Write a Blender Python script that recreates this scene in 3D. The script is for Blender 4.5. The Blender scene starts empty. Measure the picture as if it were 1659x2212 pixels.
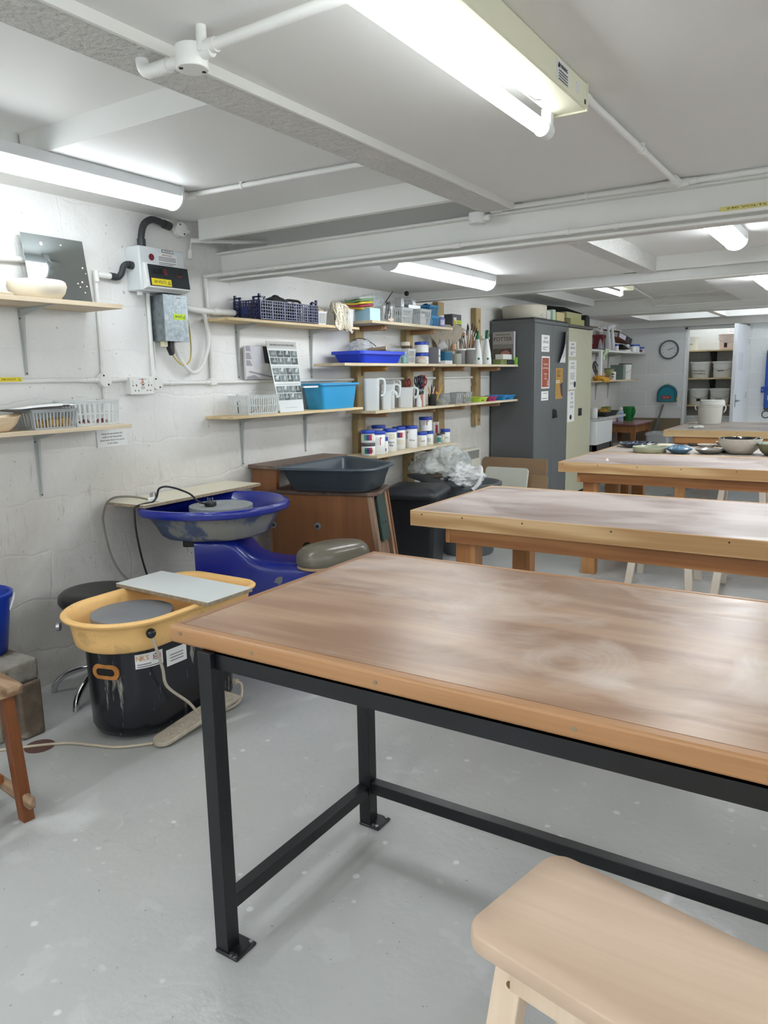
import bpy, bmesh, math, random
from mathutils import Matrix, Vector
random.seed(7)
EXPO = 1.2
SC = bpy.context.scene
COL = SC.collection
PI = math.pi
def R(d): return math.radians(d)
def lin(c):
    return tuple(((v/255)/12.92 if v/255 <= .04045 else ((v/255+.055)/1.055)**2.4) for v in c)+(1,)

# ---------------------------------------------------------------- materials
MATS = {}
def nt(m):
    m.use_nodes = True
    n = m.node_tree
    return n, n.nodes, n.links, n.nodes['Principled BSDF']
def coords(N, L, scale=(1, 1, 1), src='Object'):
    t = N.new('ShaderNodeTexCoord'); mp = N.new('ShaderNodeMapping')
    mp.inputs['Scale'].default_value = scale
    L.new(t.outputs[src], mp.inputs['Vector'])
    return mp.outputs['Vector']
def noise(N, L, vec, scale, detail=4, rough=.55, dist=0):
    t = N.new('ShaderNodeTexNoise'); t.inputs['Scale'].default_value = scale
    t.inputs['Detail'].default_value = detail; t.inputs['Roughness'].default_value = rough
    t.inputs['Distortion'].default_value = dist
    L.new(vec, t.inputs['Vector']); return t.outputs['Fac']
def ramp(N, L, fac, stops):
    r = N.new('ShaderNodeValToRGB'); e = r.color_ramp.elements
    while len(e) < len(stops): e.new(.5)
    for i, (p, c) in enumerate(stops):
        e[i].position = p; e[i].color = c if len(c) == 4 else tuple(c)+(1,)
    L.new(fac, r.inputs['Fac']); return r.outputs['Color']
def gray(a): return (a, a, a, 1)
def mix(N, L, fac, a, b, mode='MIX'):
    m = N.new('ShaderNodeMix'); m.data_type = 'RGBA'; m.blend_type = mode
    for sock, v in ((m.inputs[0], fac), (m.inputs[6], a), (m.inputs[7], b)):
        if hasattr(v, 'is_output'): L.new(v, sock)
        else: sock.default_value = v
    return m.outputs[2]
def math_(N, L, op, a, b=None):
    m = N.new('ShaderNodeMath'); m.operation = op
    for i, v in enumerate((a, b)):
        if v is None: continue
        if hasattr(v, 'is_output'): L.new(v, m.inputs[i])
        else: m.inputs[i].default_value = v
    return m.outputs[0]
def bump(N, L, P, h, strength, dist=.01):
    b = N.new('ShaderNodeBump'); b.inputs['Strength'].default_value = strength
    b.inputs['Distance'].default_value = dist
    L.new(h, b.inputs['Height']); L.new(b.outputs['Normal'], P.inputs['Normal'])
def mat(name, col, rough=.5, metal=0, var=0, vscale=6, bmp=0, bscale=40, col2=None, c2amt=.55, c2scale=8, coat=0, stretch=(1, 1, 1), bdist=.01):
    if name in MATS: return MATS[name]
    m = bpy.data.materials.new(name); T, N, L, P = nt(m); MATS[name] = m
    c = lin(col); P.inputs['Base Color'].default_value = c
    P.inputs['Roughness'].default_value = rough; P.inputs['Metallic'].default_value = metal
    P.inputs['Coat Weight'].default_value = coat
    out = None
    if var or bmp or col2:
        v = coords(N, L, stretch)
    if var:
        n = noise(N, L, v, vscale)
        d = tuple(x*(1-var) for x in c[:3])+(1,); u = tuple(min(1, x*(1+var)) for x in c[:3])+(1,)
        out = ramp(N, L, n, [(.3, d), (.7, u)])
    if col2:
        n = noise(N, L, v, c2scale, 6, .65)
        k = ramp(N, L, n, [(c2amt, gray(0)), (min(.99, c2amt+.07), gray(1))])
        out = mix(N, L, k, out if out else c, lin(col2))
    if out: L.new(out, P.inputs['Base Color'])
    if bmp: bump(N, L, P, noise(N, L, v, bscale, 5), bmp, bdist)
    return m
def wood(name, c1, c2, axis=0, scale=1, rough=.5, rings=9, dust=None, damt=.5, dstretch=None):
    """long grain along an axis: stretched noise folded into growth lines"""
    if name in MATS: return MATS[name]
    m = bpy.data.materials.new(name); T, N, L, P = nt(m); MATS[name] = m
    s = [6*scale]*3; s[axis] = .9*scale
    v = coords(N, L, s)
    n = noise(N, L, v, 1.0, 2, .4, .3)
    g = math_(N, L, 'SINE', math_(N, L, 'MULTIPLY', n, rings*6.283))
    s2 = [90*scale]*3; s2[axis] = 2.5*scale
    v2 = coords(N, L, s2)
    f = noise(N, L, v2, 1.0, 3, .6)
    a = math_(N, L, 'ADD', math_(N, L, 'MULTIPLY', g, .32), math_(N, L, 'MULTIPLY', f, .75))
    out = ramp(N, L, a, [(.05, lin(c1)), (.45, tuple((x+y)/2 for x, y in zip(lin(c1), lin(c2)))), (.75, lin(c2))])
    if dust:
        sd = dstretch or (1, 1, 1)
        dv = coords(N, L, sd)
        dn = noise(N, L, dv, 2.2, 6, .62, .8)
        k = ramp(N, L, dn, [(damt, gray(0)), (damt+.22, gray(.8))])
        out = mix(N, L, k, out, lin(dust))
        L.new(ramp(N, L, dn, [(damt, gray(rough)), (damt+.22, gray(min(1, rough+.25)))]), P.inputs['Roughness'])
    else:
        P.inputs['Roughness'].default_value = rough
    L.new(out, P.inputs['Base Color'])
    bump(N, L, P, f, .06, .004)
    return m
def clear(name, col, alpha=.5, rough=.2):
    """thin see-through plastic: part of the light passes straight through"""
    if name in MATS: return MATS[name]
    m = bpy.data.materials.new(name); T, N, L, P = nt(m); MATS[name] = m
    P.inputs['Base Color'].default_value = lin(col); P.inputs['Roughness'].default_value = rough
    P.inputs['Alpha'].default_value = alpha
    return m
def emit(name, col, s):
    if name in MATS: return MATS[name]
    m = bpy.data.materials.new(name); T, N, L, P = nt(m); MATS[name] = m
    P.inputs['Base Color'].default_value = lin(col)
    P.inputs['Emission Color'].default_value = lin(col); P.inputs['Emission Strength'].default_value = s
    return m

# ---------------------------------------------------------------- mesh building
class B:
    def __init__(s, M=None):
        s.bm = bmesh.new(); s.M = M or Matrix()
    def v(s, p): return s.bm.verts.new(s.M @ Vector(p))
    def hexa(s, c):
        q = [s.v(p) for p in c]
        for f in ((0, 3, 2, 1), (4, 5, 6, 7), (0, 1, 5, 4), (1, 2, 6, 5), (2, 3, 7, 6), (3, 0, 4, 7)):
            s.bm.faces.new([q[i] for i in f])
        return s
    def box(s, x0, x1, y0, y1, z0, z1):
        return s.hexa([(x0, y0, z0), (x1, y0, z0), (x1, y1, z0), (x0, y1, z0), (x0, y0, z1), (x1, y0, z1), (x1, y1, z1), (x0, y1, z1)])
    def taper(s, cx, cy, z0, z1, a0, b0, a1, b1):
        """frustum with rectangular sections (half sizes a,b)"""
        return s.hexa([(cx-a0, cy-b0, z0), (cx+a0, cy-b0, z0), (cx+a0, cy+b0, z0), (cx-a0, cy+b0, z0),
                       (cx-a1, cy-b1, z1), (cx+a1, cy-b1, z1), (cx+a1, cy+b1, z1), (cx-a1, cy+b1, z1)])
    def bar(s, p0, p1, w, h=None, up=(0, 0, 1)):
        """rectangular bar between two points"""
        h = h or w
        p0 = Vector(p0); p1 = Vector(p1); d = (p1-p0).normalized(); u = Vector(up)
        if abs(d.dot(u)) > .98: u = Vector((0, 1, 0))
        a = d.cross(u).normalized()*(w/2); b = a.cross(d).normalized()*(h/2)
        return s.hexa([p0-a-b, p0+a-b, p0+a+b, p0-a+b, p1-a-b, p1+a-b, p1+a+b, p1-a+b])
    def loft(s, rings, cap0=True, cap1=True, closed=True):
        vs = [[s.v(p) for p in r] for r in rings]
        n = len(vs[0])
        for a, b in zip(vs, vs[1:]):
            for i in range(n if closed else n-1):
                j = (i+1) % n
                s.bm.faces.new((a[i], a[j], b[j], b[i]))
        if cap0 and n > 2: s.bm.faces.new(list(reversed(vs[0])))
        if cap1 and n > 2: s.bm.faces.new(vs[-1])
        return s
    def cyl(s, p0, p1, r0, r1=None, n=20, cap=True):
        r1 = r0 if r1 is None else r1
        p0 = Vector(p0); p1 = Vector(p1); d = (p1-p0).normalized()
        u = Vector((1, 0, 0)) if abs(d.x) < .9 else Vector((0, 1, 0))
        a = d.cross(u).normalized(); b = d.cross(a)
        cs = [(math.cos(2*PI*i/n), math.sin(2*PI*i/n)) for i in range(n)]
        return s.loft([[p0+(a*c+b*t)*r0 for c, t in cs], [p1+(a*c+b*t)*r1 for c, t in cs]], cap, cap)
    def lathe(s, prof, c, n=28, sx=1, sy=1, cap0=True, cap1=True, fn=None):
        """profile of (radius, z) turned about the vertical through c"""
        rings = []
        for r, z in prof:
            rg = []
            for i in range(n):
                t = 2*PI*i/n; k = fn(t, z) if fn else 1
                rg.append((c[0]+math.cos(t)*r*sx*k, c[1]+math.sin(t)*r*sy*k, c[2]+z))
            rings.append(rg)
        return s.loft(rings, cap0, cap1)
    def tube(s, pts, r, n=10, cap=True):
        pts = [Vector(p) for p in pts]; rings = []; a = None
        for i, p in enumerate(pts):
            d = (pts[min(i+1, len(pts)-1)]-pts[max(i-1, 0)]).normalized()
            if a is None:
                u = Vector((0, 0, 1)) if abs(d.z) < .9 else Vector((1, 0, 0))
                a = d.cross(u).normalized()
            else:
                a = (a-d*a.dot(d)).normalized()
            b = d.cross(a); rr = r[i] if isinstance(r, (list, tuple)) else r
            rings.append([p+(a*math.cos(2*PI*k/n)+b*math.sin(2*PI*k/n))*rr for k in range(n)])
        return s.loft(rings, cap, cap)
    def prism(s, pts, h):
        """polygon points extruded by vector h"""
        h = Vector(h); pts = [Vector(p) for p in pts]
        return s.loft([pts, [p+h for p in pts]])
    def ball(s, c, rx, ry=None, rz=None, nu=16, nv=10, fn=None):
        ry = ry or rx; rz = rz or rx; rings = []
        for j in range(nv+1):
            a = -PI/2+PI*min(max(j/nv, .02), .98)
            rg = []
            for i in range(nu):
                t = 2*PI*i/nu; k = fn(t, a) if fn else 1
                rg.append((c[0]+math.cos(a)*math.cos(t)*rx*k, c[1]+math.cos(a)*math.sin(t)*ry*k, c[2]+math.sin(a)*rz*k))
            rings.append(rg)
        return s.loft(rings)
    def grid(s, f, nu, nv):
        vs = [[s.v(f(i/nu, j/nv)) for i in range(nu+1)] for j in range(nv+1)]
        for j in range(nv):
            for i in range(nu):
                s.bm.faces.new((vs[j][i], vs[j][i+1], vs[j+1][i+1], vs[j+1][i]))
        return s

def smooth_pts(pts, k=6):
    """Catmull-Rom through the points"""
    P = [Vector(p) for p in pts]; out = []
    for i in range(len(P)-1):
        a, b, c, d = P[max(i-1, 0)], P[i], P[i+1], P[min(i+2, len(P)-1)]
        for j in range(k):
            t = j/k
            out.append(.5*((2*b)+(c-a)*t+(2*a-5*b+4*c-d)*t*t+(-a+3*b-3*c+d)*t**3))
    out.append(P[-1]); return out

def world_loc(o):
    v = Vector(o.location); p = o.parent
    while p: v = v+Vector(p.location); p = p.parent
    return v
def obj(name, b, m, parent=None, bevel=0, seg=2, ang=40, solid=0, sub=0):
    """link the collected geometry (world coordinates) as one mesh object"""
    bm = b.bm
    bmesh.ops.recalc_face_normals(bm, faces=bm.faces)
    xs = [v.co for v in bm.verts]
    lo = Vector([min(c[i] for c in xs) for i in range(3)]); hi = Vector([max(c[i] for c in xs) for i in range(3)])
    c = (lo+hi)/2; c.z = lo.z
    bmesh.ops.translate(bm, verts=bm.verts, vec=-c)
    me = bpy.data.meshes.new(name); bm.to_mesh(me); bm.free()
    for p in me.polygons: p.use_smooth = True
    me.set_sharp_from_angle(angle=R(ang))
    o = bpy.data.objects.new(name, me); COL.objects.link(o)
    me.materials.append(m)
    o.location = c
    if parent:
        o.parent = parent; o.location = c-world_loc(parent)
    if solid:
        md = o.modifiers.new('thickness', 'SOLIDIFY'); md.thickness = solid; md.offset = 0
    if sub:
        md = o.modifiers.new('subdivision', 'SUBSURF'); md.levels = sub; md.render_levels = sub
    if bevel:
        md = o.modifiers.new('bevel', 'BEVEL'); md.width = bevel; md.segments = seg; md.limit_method = 'ANGLE'; md.angle_limit = R(50)
    return o
def tag(o, label, cat, group=None):
    o['label'] = label; o['category'] = cat
    if group: o['group'] = group
    return o
def thing(name, label, cat, loc, group=None):
    o = bpy.data.objects.new(name, None); COL.objects.link(o); o.location = loc; o.empty_display_size = .05
    return tag(o, label, cat, group)
def struct(name, b, m, **k):
    o = obj(name, b, m, **k); o['kind'] = 'structure'; return o
def lab(o, t): o['label'] = t; return o

# lettering: a flat mesh of the characters on a plane given by origin, right and up vectors
def frame(o, right, up):
    r = Vector(right).normalized(); u = Vector(up); u = (u-r*u.dot(r)).normalized(); n = r.cross(u)
    return Matrix(((r.x, u.x, n.x, o[0]), (r.y, u.y, n.y, o[1]), (r.z, u.z, n.z, o[2]), (0, 0, 0, 1)))
def lettering(txt, size, F, m, parent, name='lettering', align='CENTER', sx=1, lift=.0012, space=1.0):
    cu = bpy.data.curves.new('t', 'FONT'); cu.body = txt; cu.size = size; cu.align_x = align; cu.align_y = 'CENTER'
    cu.space_line = space; cu.resolution_u = 2; cu.extrude = .0002
    t = bpy.data.objects.new('t', cu); COL.objects.link(t)
    dg = bpy.context.evaluated_depsgraph_get()
    me = bpy.data.meshes.new_from_object(t.evaluated_get(dg))
    bpy.data.objects.remove(t); bpy.data.curves.remove(cu)
    me.name = name
    me.transform(F @ Matrix.Translation((0, 0, lift)) @ Matrix.Diagonal((sx, 1, 1, 1)))
    vs = [v.co for v in me.vertices]
    c = Vector([(min(p[i] for p in vs)+max(p[i] for p in vs))/2 for i in range(3)])
    me.transform(Matrix.Translation(-c))
    me.materials.clear(); me.materials.append(m)
    o = bpy.data.objects.new(name, me); COL.objects.link(o)
    o.location = c
    if parent: o.parent = parent; o.location = c-world_loc(parent)
    return o
def plate(F, w, h, t=.001, M=None):
    """thin rectangular sheet centred on frame F"""
    b = B(F); b.box(-w/2, w/2, -h/2, h/2, 0, t); return b
WX = lambda y, z, x=0: frame((x, y, z), (0, 1, 0), (0, 0, 1))       # on a face looking into the room (+x)
WY = lambda x, z, y: frame((x, y, z), (1, 0, 0), (0, 0, 1))         # on a face looking towards -y

# common materials
BLACK = mat('black_ink', (22, 22, 24), .6)
INK = mat('grey_ink', (95, 95, 100), .7)
WHITEP = mat('white_plastic', (226, 226, 222), .35)
PAPER = mat('paper', (222, 223, 222), .8)
# ---------------------------------------------------------------- the room
def wall_mat():
    m = bpy.data.materials.new('painted_rough_wall'); T, N, L, P = nt(m)
    v = coords(N, L)
    big = noise(N, L, v, 1.1, 5, .6)
    c = ramp(N, L, big, [(.3, lin((214, 213, 210))), (.65, lin((232, 232, 231)))])
    # brown splash marks and drips, denser on the lower half of the wall
    sp = N.new('ShaderNodeSeparateXYZ'); L.new(v, sp.inputs[0])
    hgt = ramp(N, L, math_(N, L, 'MULTIPLY', sp.outputs['Z'], .45), [(.38, gray(1)), (.58, gray(0))])
    vs = coords(N, L, (1, 9, 1.4))
    drip = ramp(N, L, noise(N, L, vs, 4.0, 7, .7), [(.60, gray(0)), (.72, gray(.8))])
    c = mix(N, L, math_(N, L, 'MULTIPLY', drip, hgt), c, lin((128, 118, 105)))
    film = ramp(N, L, noise(N, L, v, 1.7, 6, .65, .5), [(.25, gray(.95)), (.75, gray(.35))])
    c = mix(N, L, math_(N, L, 'MULTIPLY', film, hgt), c, lin((184, 178, 168)))
    dots = ramp(N, L, noise(N, L, v, 38, 3, .5), [(.70, gray(0)), (.74, gray(.7))])
    c = mix(N, L, dots, c, lin((150, 146, 140)))
    L.new(c, P.inputs['Base Color']); P.inputs['Roughness'].default_value = .55
    # brick courses showing through thick paint, with lumps and hairline cracks
    br = N.new('ShaderNodeTexBrick'); br.inputs['Scale'].default_value = 1.0
    br.inputs['Brick Width'].default_value = .44; br.inputs['Row Height'].default_value = .225; br.inputs['Mortar Size'].default_value = .008
    br.inputs['Mortar Smooth'].default_value = .8
    cm = N.new('ShaderNodeCombineXYZ'); L.new(sp.outputs['Y'], cm.inputs[0]); L.new(sp.outputs['Z'], cm.inputs[1])
    dn = N.new('ShaderNodeTexNoise'); dn.inputs['Scale'].default_value = 5; L.new(v, dn.inputs['Vector'])
    va = N.new('ShaderNodeVectorMath'); va.operation = 'MULTIPLY_ADD'; va.inputs[1].default_value = (.11, .11, .11)
    L.new(dn.outputs['Color'], va.inputs[0]); L.new(cm.outputs[0], va.inputs[2]); L.new(va.outputs[0], br.inputs['Vector'])
    h = math_(N, L, 'ADD', math_(N, L, 'MULTIPLY', br.outputs['Fac'], -.12), noise(N, L, v, 9, 6, .6))
    vo = N.new('ShaderNodeTexVoronoi'); vo.feature = 'DISTANCE_TO_EDGE'; vo.inputs['Scale'].default_value = 4; L.new(va.outputs[0], vo.inputs['Vector'])
    h = math_(N, L, 'ADD', h, ramp(N, L, vo.outputs['Distance'], [(0, gray(-.2)), (.02, gray(0))]))
    bump(N, L, P, h, .55, .018)
    return m
def block_mat():
    m = bpy.data.materials.new('painted_block_wall'); T, N, L, P = nt(m)
    v = coords(N, L); sp = N.new('ShaderNodeSeparateXYZ'); L.new(v, sp.inputs[0])
    cm = N.new('ShaderNodeCombineXYZ'); L.new(sp.outputs['X'], cm.inputs[0]); L.new(sp.outputs['Z'], cm.inputs[1])
    br = N.new('ShaderNodeTexBrick'); br.inputs['Scale'].default_value = 1.0
    br.inputs['Brick Width'].default_value = .45; br.inputs['Row Height'].default_value = .225; br.inputs['Mortar Size'].default_value = .006
    br.inputs['Mortar Smooth'].default_value = .4
    br.inputs['Color1'].default_value = lin((212, 214, 214)); br.inputs['Color2'].default_value = lin((205, 208, 208)); br.inputs['Mortar'].default_value = lin((222, 224, 224))
    L.new(cm.outputs[0], br.inputs['Vector']); L.new(br.outputs['Color'], P.inputs['Base Color'])
    P.inputs['Roughness'].default_value = .6
    h = math_(N, L, 'ADD', math_(N, L, 'MULTIPLY', br.outputs['Fac'], -.5), math_(N, L, 'MULTIPLY', noise(N, L, v, 60, 4), .3))
    bump(N, L, P, h, .5, .012); return m
def floor_mat():
    m = bpy.data.materials.new('painted_concrete_floor'); T, N, L, P = nt(m)
    v = coords(N, L)
    c = ramp(N, L, noise(N, L, v, 1.3, 6, .6), [(.3, lin((172, 174, 173))), (.7, lin((184, 185, 183)))])
    for sc_, th_, am_ in ((6.5, .64, .25), (17, .67, .5)):
        c = mix(N, L, ramp(N, L, noise(N, L, v, sc_, 4, .5), [(th_, gray(0)), (th_+.04, gray(am_))]), c, lin((202, 204, 203)))
    vo = N.new('ShaderNodeTexVoronoi'); vo.inputs['Scale'].default_value = 9; vo.inputs['Randomness'].default_value = 1
    dn = noise(N, L, v, 20, 3)
    L.new(v, vo.inputs['Vector'])
    dd = math_(N, L, 'ADD', vo.outputs['Distance'], math_(N, L, 'MULTIPLY', dn, .12))
    keep = ramp(N, L, noise(N, L, v, 2.3, 2), [(.47, gray(0)), (.55, gray(1))])
    spots = math_(N, L, 'MULTIPLY', ramp(N, L, dd, [(.13, gray(.9)), (.17, gray(0))]), keep)
    c = mix(N, L, spots, c, lin((214, 215, 213)))
    vs = noise(N, L, v, 70, 2, .5)
    c = mix(N, L, ramp(N, L, vs, [(.74, gray(0)), (.76, gray(.6))]), c, lin((110, 112, 110)))
    # one long hairline crack per metre or so, broken up
    wv = N.new('ShaderNodeTexWave'); wv.inputs['Scale'].default_value = .22; wv.inputs['Distortion'].default_value = 9; wv.inputs['Detail'].default_value = 5; wv.inputs['Detail Scale'].default_value = 1.2
    L.new(v, wv.inputs['Vector'])
    ck = math_(N, L, 'MULTIPLY', ramp(N, L, wv.outputs['Fac'], [(.9990, gray(0)), (.9997, gray(.7))]), ramp(N, L, noise(N, L, v, 1.7, 2), [(.5, gray(0)), (.56, gray(1))]))
    c = mix(N, L, ck, c, lin((206, 208, 206)))
    L.new(c, P.inputs['Base Color'])
    rip = ramp(N, L, noise(N, L, v, 1.6, 3, .5), [(.38, gray(0)), (.72, gray(1))])
    L.new(mix(N, L, rip, gray(.36), gray(.24)), P.inputs['Roughness'])
    h = math_(N, L, 'ADD', math_(N, L, 'MULTIPLY', noise(N, L, v, 34, 3, .5), .45), math_(N, L, 'MULTIPLY', noise(N, L, v, 6, 3), .8))
    bump(N, L, P, h, .42, .008)
    return m
WALLM = wall_mat(); BLOCKM = block_mat(); FLOORM = floor_mat()
CEILM = mat('ceiling_paint', (222, 222, 220), .6, var=.02, vscale=1.5, bmp=.05, bscale=30)
BEAMM = mat('beam_paint', (224, 224, 220), .42, var=.025, vscale=3, bmp=.06, bscale=25)
TEXM = mat('rough_textured_paint', (222, 221, 217), .6, bmp=1.0, bscale=48, bdist=.035)
XR, YF, YB = 6.6, -2.6, 11.25

b = B(); b.box(-.15, XR+.15, YF-.15, 12.6, -.12, 0); struct('floor', b, FLOORM)
b = B(); b.box(-.15, 0, YF-.15, 12.6, 0, 2.6); struct('wall_left', b, WALLM)
b = B(); b.box(XR, XR+.15, YF-.15, 12.6, 0, 2.6); struct('wall_right', b, BLOCKM)
b = B(); b.box(0, XR, YF-.15, YF, 0, 2.6); struct('wall_front', b, BLOCKM)
b = B(); b.box(0, .885, YB, YB+.12, 0, 2.6); b.box(1.66, XR, YB, YB+.12, 0, 2.6); b.box(.885, 1.66, YB, YB+.12, 1.955, 2.6)
struct('wall_back', b, BLOCKM)
# ceiling boards: higher on the left of each bay, the right part sits lower; open slot above the first steel beam
for p in (
    (0, 1.63, YF, 1.80, 2.275, 2.36),
    (0, 1.63, 1.80, 2.98, 2.19, 2.36),
    (1.63, XR, YF, 3.16, 2.085, 2.36),
    (0, 1.63, 2.98, 3.35, 2.33, 2.36),
    (0, 1.80, 3.27, 5.13, 2.0, 2.36),
    (1.80, XR, 3.16, 5.13, 2.085, 2.36),
    (0, .36, 5.13, 8.78, 2.125, 2.36),
    (.36, 1.9, 5.13, 8.78, 2.20, 2.36),
    (1.9, XR, 5.13, 8.78, 2.09, 2.36),
    (0, XR, 8.78, 8.99, 2.19, 2.36),
    (0, .52, 8.99, YB, 2.06, 2.36),
    (.52, XR, 8.99, 9.70, 2.06, 2.36),
    (.52, XR, 10.72, YB, 2.06, 2.36),
    (.52, XR, 9.70, 10.72, 2.27, 2.36),
):
    b = B(); b.box(*p); struct('ceiling', b, CEILM)
b = B(); b.box(.10, 1.65, 2.96, 2.995, 2.09, 2.22); struct('trim_1', b, BEAMM)                 # downstand in front of the slot
b = B(); b.box(1.625, 1.765, YF, 3.15, 2.062, 2.30); struct('trim_2', b, TEXM)               # textured rib along the ceiling
b = B(); b.box(1.762, 1.771, YF, 3.15, 2.060, 2.09); struct('trim_3', b, BEAMM)              # its plaster bead
b = B(); b.box(0, .40, YF, 1.80, 2.17, 2.30); struct('trim_4', b, BEAMM, bevel=.02)          # boxing against the wall
b = B(); b.box(1.80, 1.90, 3.28, 5.10, 1.99, 2.12); struct('trim_5', b, TEXM)                 # rib, second bay
b = B(); b.box(1.40, 1.47, 9.71, 10.71, 2.06, 2.26); struct('trim_6', b, BEAMM)
b = B(); b.box(0, XR, YB-.16, YB-.001, 1.985, 2.07); struct('trim_7', b, BEAMM)                # head of the far wall
def ibeam(n, y, z0, z1, w=.09, x1=XR):
    b = B(); t = .012
    b.box(-.02, x1, y, y+w, z0, z0+t); b.box(-.02, x1, y, y+w, z1-t, z1); b.box(-.02, x1, y+w/2-.006, y+w/2+.006, z0, z1)
    struct('trim_%d' % n, b, BEAMM, bevel=.003)
ibeam(8, 3.18, 1.913, 2.065)
ibeam(9, 5.13, 1.932, 2.107)
ibeam(10, 8.95, 2.03, 2.19)
b = B(); b.box(1.70, XR, 5.10, 5.135, 2.0, 2.10); struct('trim_11', b, BEAMM)
# ---- store cupboard behind the far wall
b = B(); b.box(.60, .70, YB+.12, 12.4, 0, 2.5); b.box(1.95, 2.05, YB+.12, 12.4, 0, 2.5); b.box(.60, 2.05, 12.15, 12.4, 0, 2.5); b.box(.60, 2.05, YB+.12, 12.2, 2.35, 2.5)
struct('wall_store', b, BLOCKM)
FRAMEM = mat('door_frame_paint', (226, 228, 228), .45)
b = B(); b.box(.872, .905, YB-.012, YB+.13, 0, 1.975); b.box(1.64, 1.675, YB-.012, YB+.13, 0, 1.975); b.box(.872, 1.675, YB-.012, YB+.13, 1.945, 1.975)
struct('trim_12', b, FRAMEM, bevel=.003)
# opened door leaf, hinged on the right jamb
DOORM = mat('door_paint', (206, 210, 216), .4, var=.02)
hx, hy = 1.655, 11.22; ex, ey = 1.615, 10.58
d = Vector((ex-hx, ey-hy, 0)).normalized(); nrm = Vector((-d.y, d.x, 0))
b = B(); M = Matrix(((d.x, nrm.x, 0, hx), (d.y, nrm.y, 0, hy), (0, 0, 1, 0), (0, 0, 0, 1)))
b.M = M; b.box(0.01, .70, -.022, .022, .01, 1.955)
door = struct('door_1', b, DOORM, bevel=.002)
b = B(M); b.cyl((.64, .022, 1.0), (.64, .06, 1.0), .012); b.cyl((.64, .055, 1.0), (.54, .055, 1.0), .009); b.box(.62, .66, .022, .027, .92, 1.08)
obj('door_handle', b, mat('steel', (170, 172, 175), .3, 1), door)
for z in (.25, 1.05, 1.75):
    b = B(M); b.cyl((0.0, .02, z-.04), (0.0, .02, z+.04), .008, n=8); obj('hinge', b, mat('steel', (170, 172, 175), .3, 1), door)
b = B(M); b.box(.30, .56, .0222, .0232, 1.38, 1.60)
obj('notice', b, mat('door_notice', (196, 200, 206), .6), door)
# ---------------------------------------------------------------- ceiling lights and conduits
TUBE = emit('lit_fluorescent_tube', (246, 252, 255), 4.6)
BATTEN = mat('batten_cream_metal', (226, 224, 200), .4)
BATTENW = mat('batten_white_metal', (222, 224, 226), .4)
TUBEG = emit('lit_diffuser', (246, 252, 255), 11)
def open_batten(label, x, y0, y1, zc, notices=False):
    """bare tube on a cream spine; the tube hangs off one side"""
    t = thing('fluorescent_light', label, 'light', (x, (y0+y1)/2, zc), 'fluorescent ceiling lights')
    b = B(); b.box(x-.045, x+.045, y0, y1, zc-.062, zc); obj('spine', b, BATTEN, t, bevel=.004)
    for q in (y0, y1):
        b = B(); b.box(x-.047, x+.047, q-.004, q+.004, zc-.066, zc); obj('end_cap', b, BATTEN, t)
    tx, tz = x-.055, zc-.098
    b = B(); b.cyl((tx, y0+.05, tz), (tx, y1-.05, tz), .0185, n=20); obj('tube', b, TUBE, t)
    for y in (y0+.01, y1-.05):
        b = B(); b.cyl((tx, y, tz), (tx, y+.04, tz), .021, n=18); b.box(tx-.006, tx+.02, y+.012, y+.03, tz, zc-.05); obj('lamp_holder', b, BATTENW, t)
    if notices:
        b = B(); b.box(x+.0452, x+.0462, y1-.22, y1-.14, zc-.05, zc-.008)
        s = obj('warning_label', b, PAPER, t)
        F = frame((x+.0463, y1-.18, zc-.02), (0, 1, 0), (0, 0, 1))
        lettering('WARNING', .012, F, BLACK, s)
        b = B(F); b.prism([(-.036, -.006, .001), (-.026, -.006, .001), (-.031, .006, .001)], (0, 0, .0004)); obj('warning_triangle', b, BLACK, s)
        b = B(F)
        for k in range(4): b.box(-.03, .03, -.012-.006*k, -.010-.006*k, .001, .0013)
        obj('small_print', b, INK, s)
        b = B(); b.cyl((x+.045, y1-.075, zc-.03), (x+.047, y1-.075, zc-.03), .013); obj('knockout', b, BATTENW, t)
        b = B(); b.box(x+.045, x+.0465, y1-.02, y1-.012, zc-.052, zc-.042); obj('slot', b, BLACK, t)
        b = B(); b.tube(smooth_pts([(tx+.02, y1-.19, zc-.064), (tx+.03, y1-.17, zc-.07), (tx+.036, y1-.15, zc-.066), (tx+.025, y1-.165, zc-.07)]), .0015, 6); obj('wire_clip', b, mat('steel', (170, 172, 175), .3, 1), t)
    return t
TUBEF = emit('brighter_lit_diffuser', (246, 252, 255), 24)
TUBED = emit('dimmed_lit_diffuser', (242, 250, 255), 8)  # emission turned down so the upper left wall does not clip
def boxed_batten(label, x, y0, y1, zc, group='fluorescent ceiling lights', w=.055, st=None):
    """closed fitting: white body and a rounded lit diffuser hung below it"""
    t = thing('fluorescent_light', label, 'light', (x, (y0+y1)/2, zc), group)
    b = B(); b.box(x-w, x+w, y0+.01, y1-.01, zc-.045, zc); obj('body', b, BATTENW, t, bevel=.004)
    b = B(); n = 12
    ring = [(x+w*math.cos(PI+PI*i/n), zc-.045+.045*math.sin(PI+PI*i/n)) for i in range(n+1)]
    b.loft([[(px, y0+.012, pz) for px, pz in ring], [(px, y1-.012, pz) for px, pz in ring]]); obj('diffuser', b, {'far': TUBEF, 'dim': TUBED}.get(st, TUBEG), t)
    for y in (y0, y1-.012):
        b = B(); ringc = [(x+(w+.003)*math.cos(PI+PI*i/n), zc-.045+.048*math.sin(PI+PI*i/n)) for i in range(n+1)]+[(x+w+.003, zc), (x-w-.003, zc)]
        b.prism([(px, y, pz) for px, pz in ringc], (0, .012, 0)); obj('end_cap', b, BATTENW, t)
    return t
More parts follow.
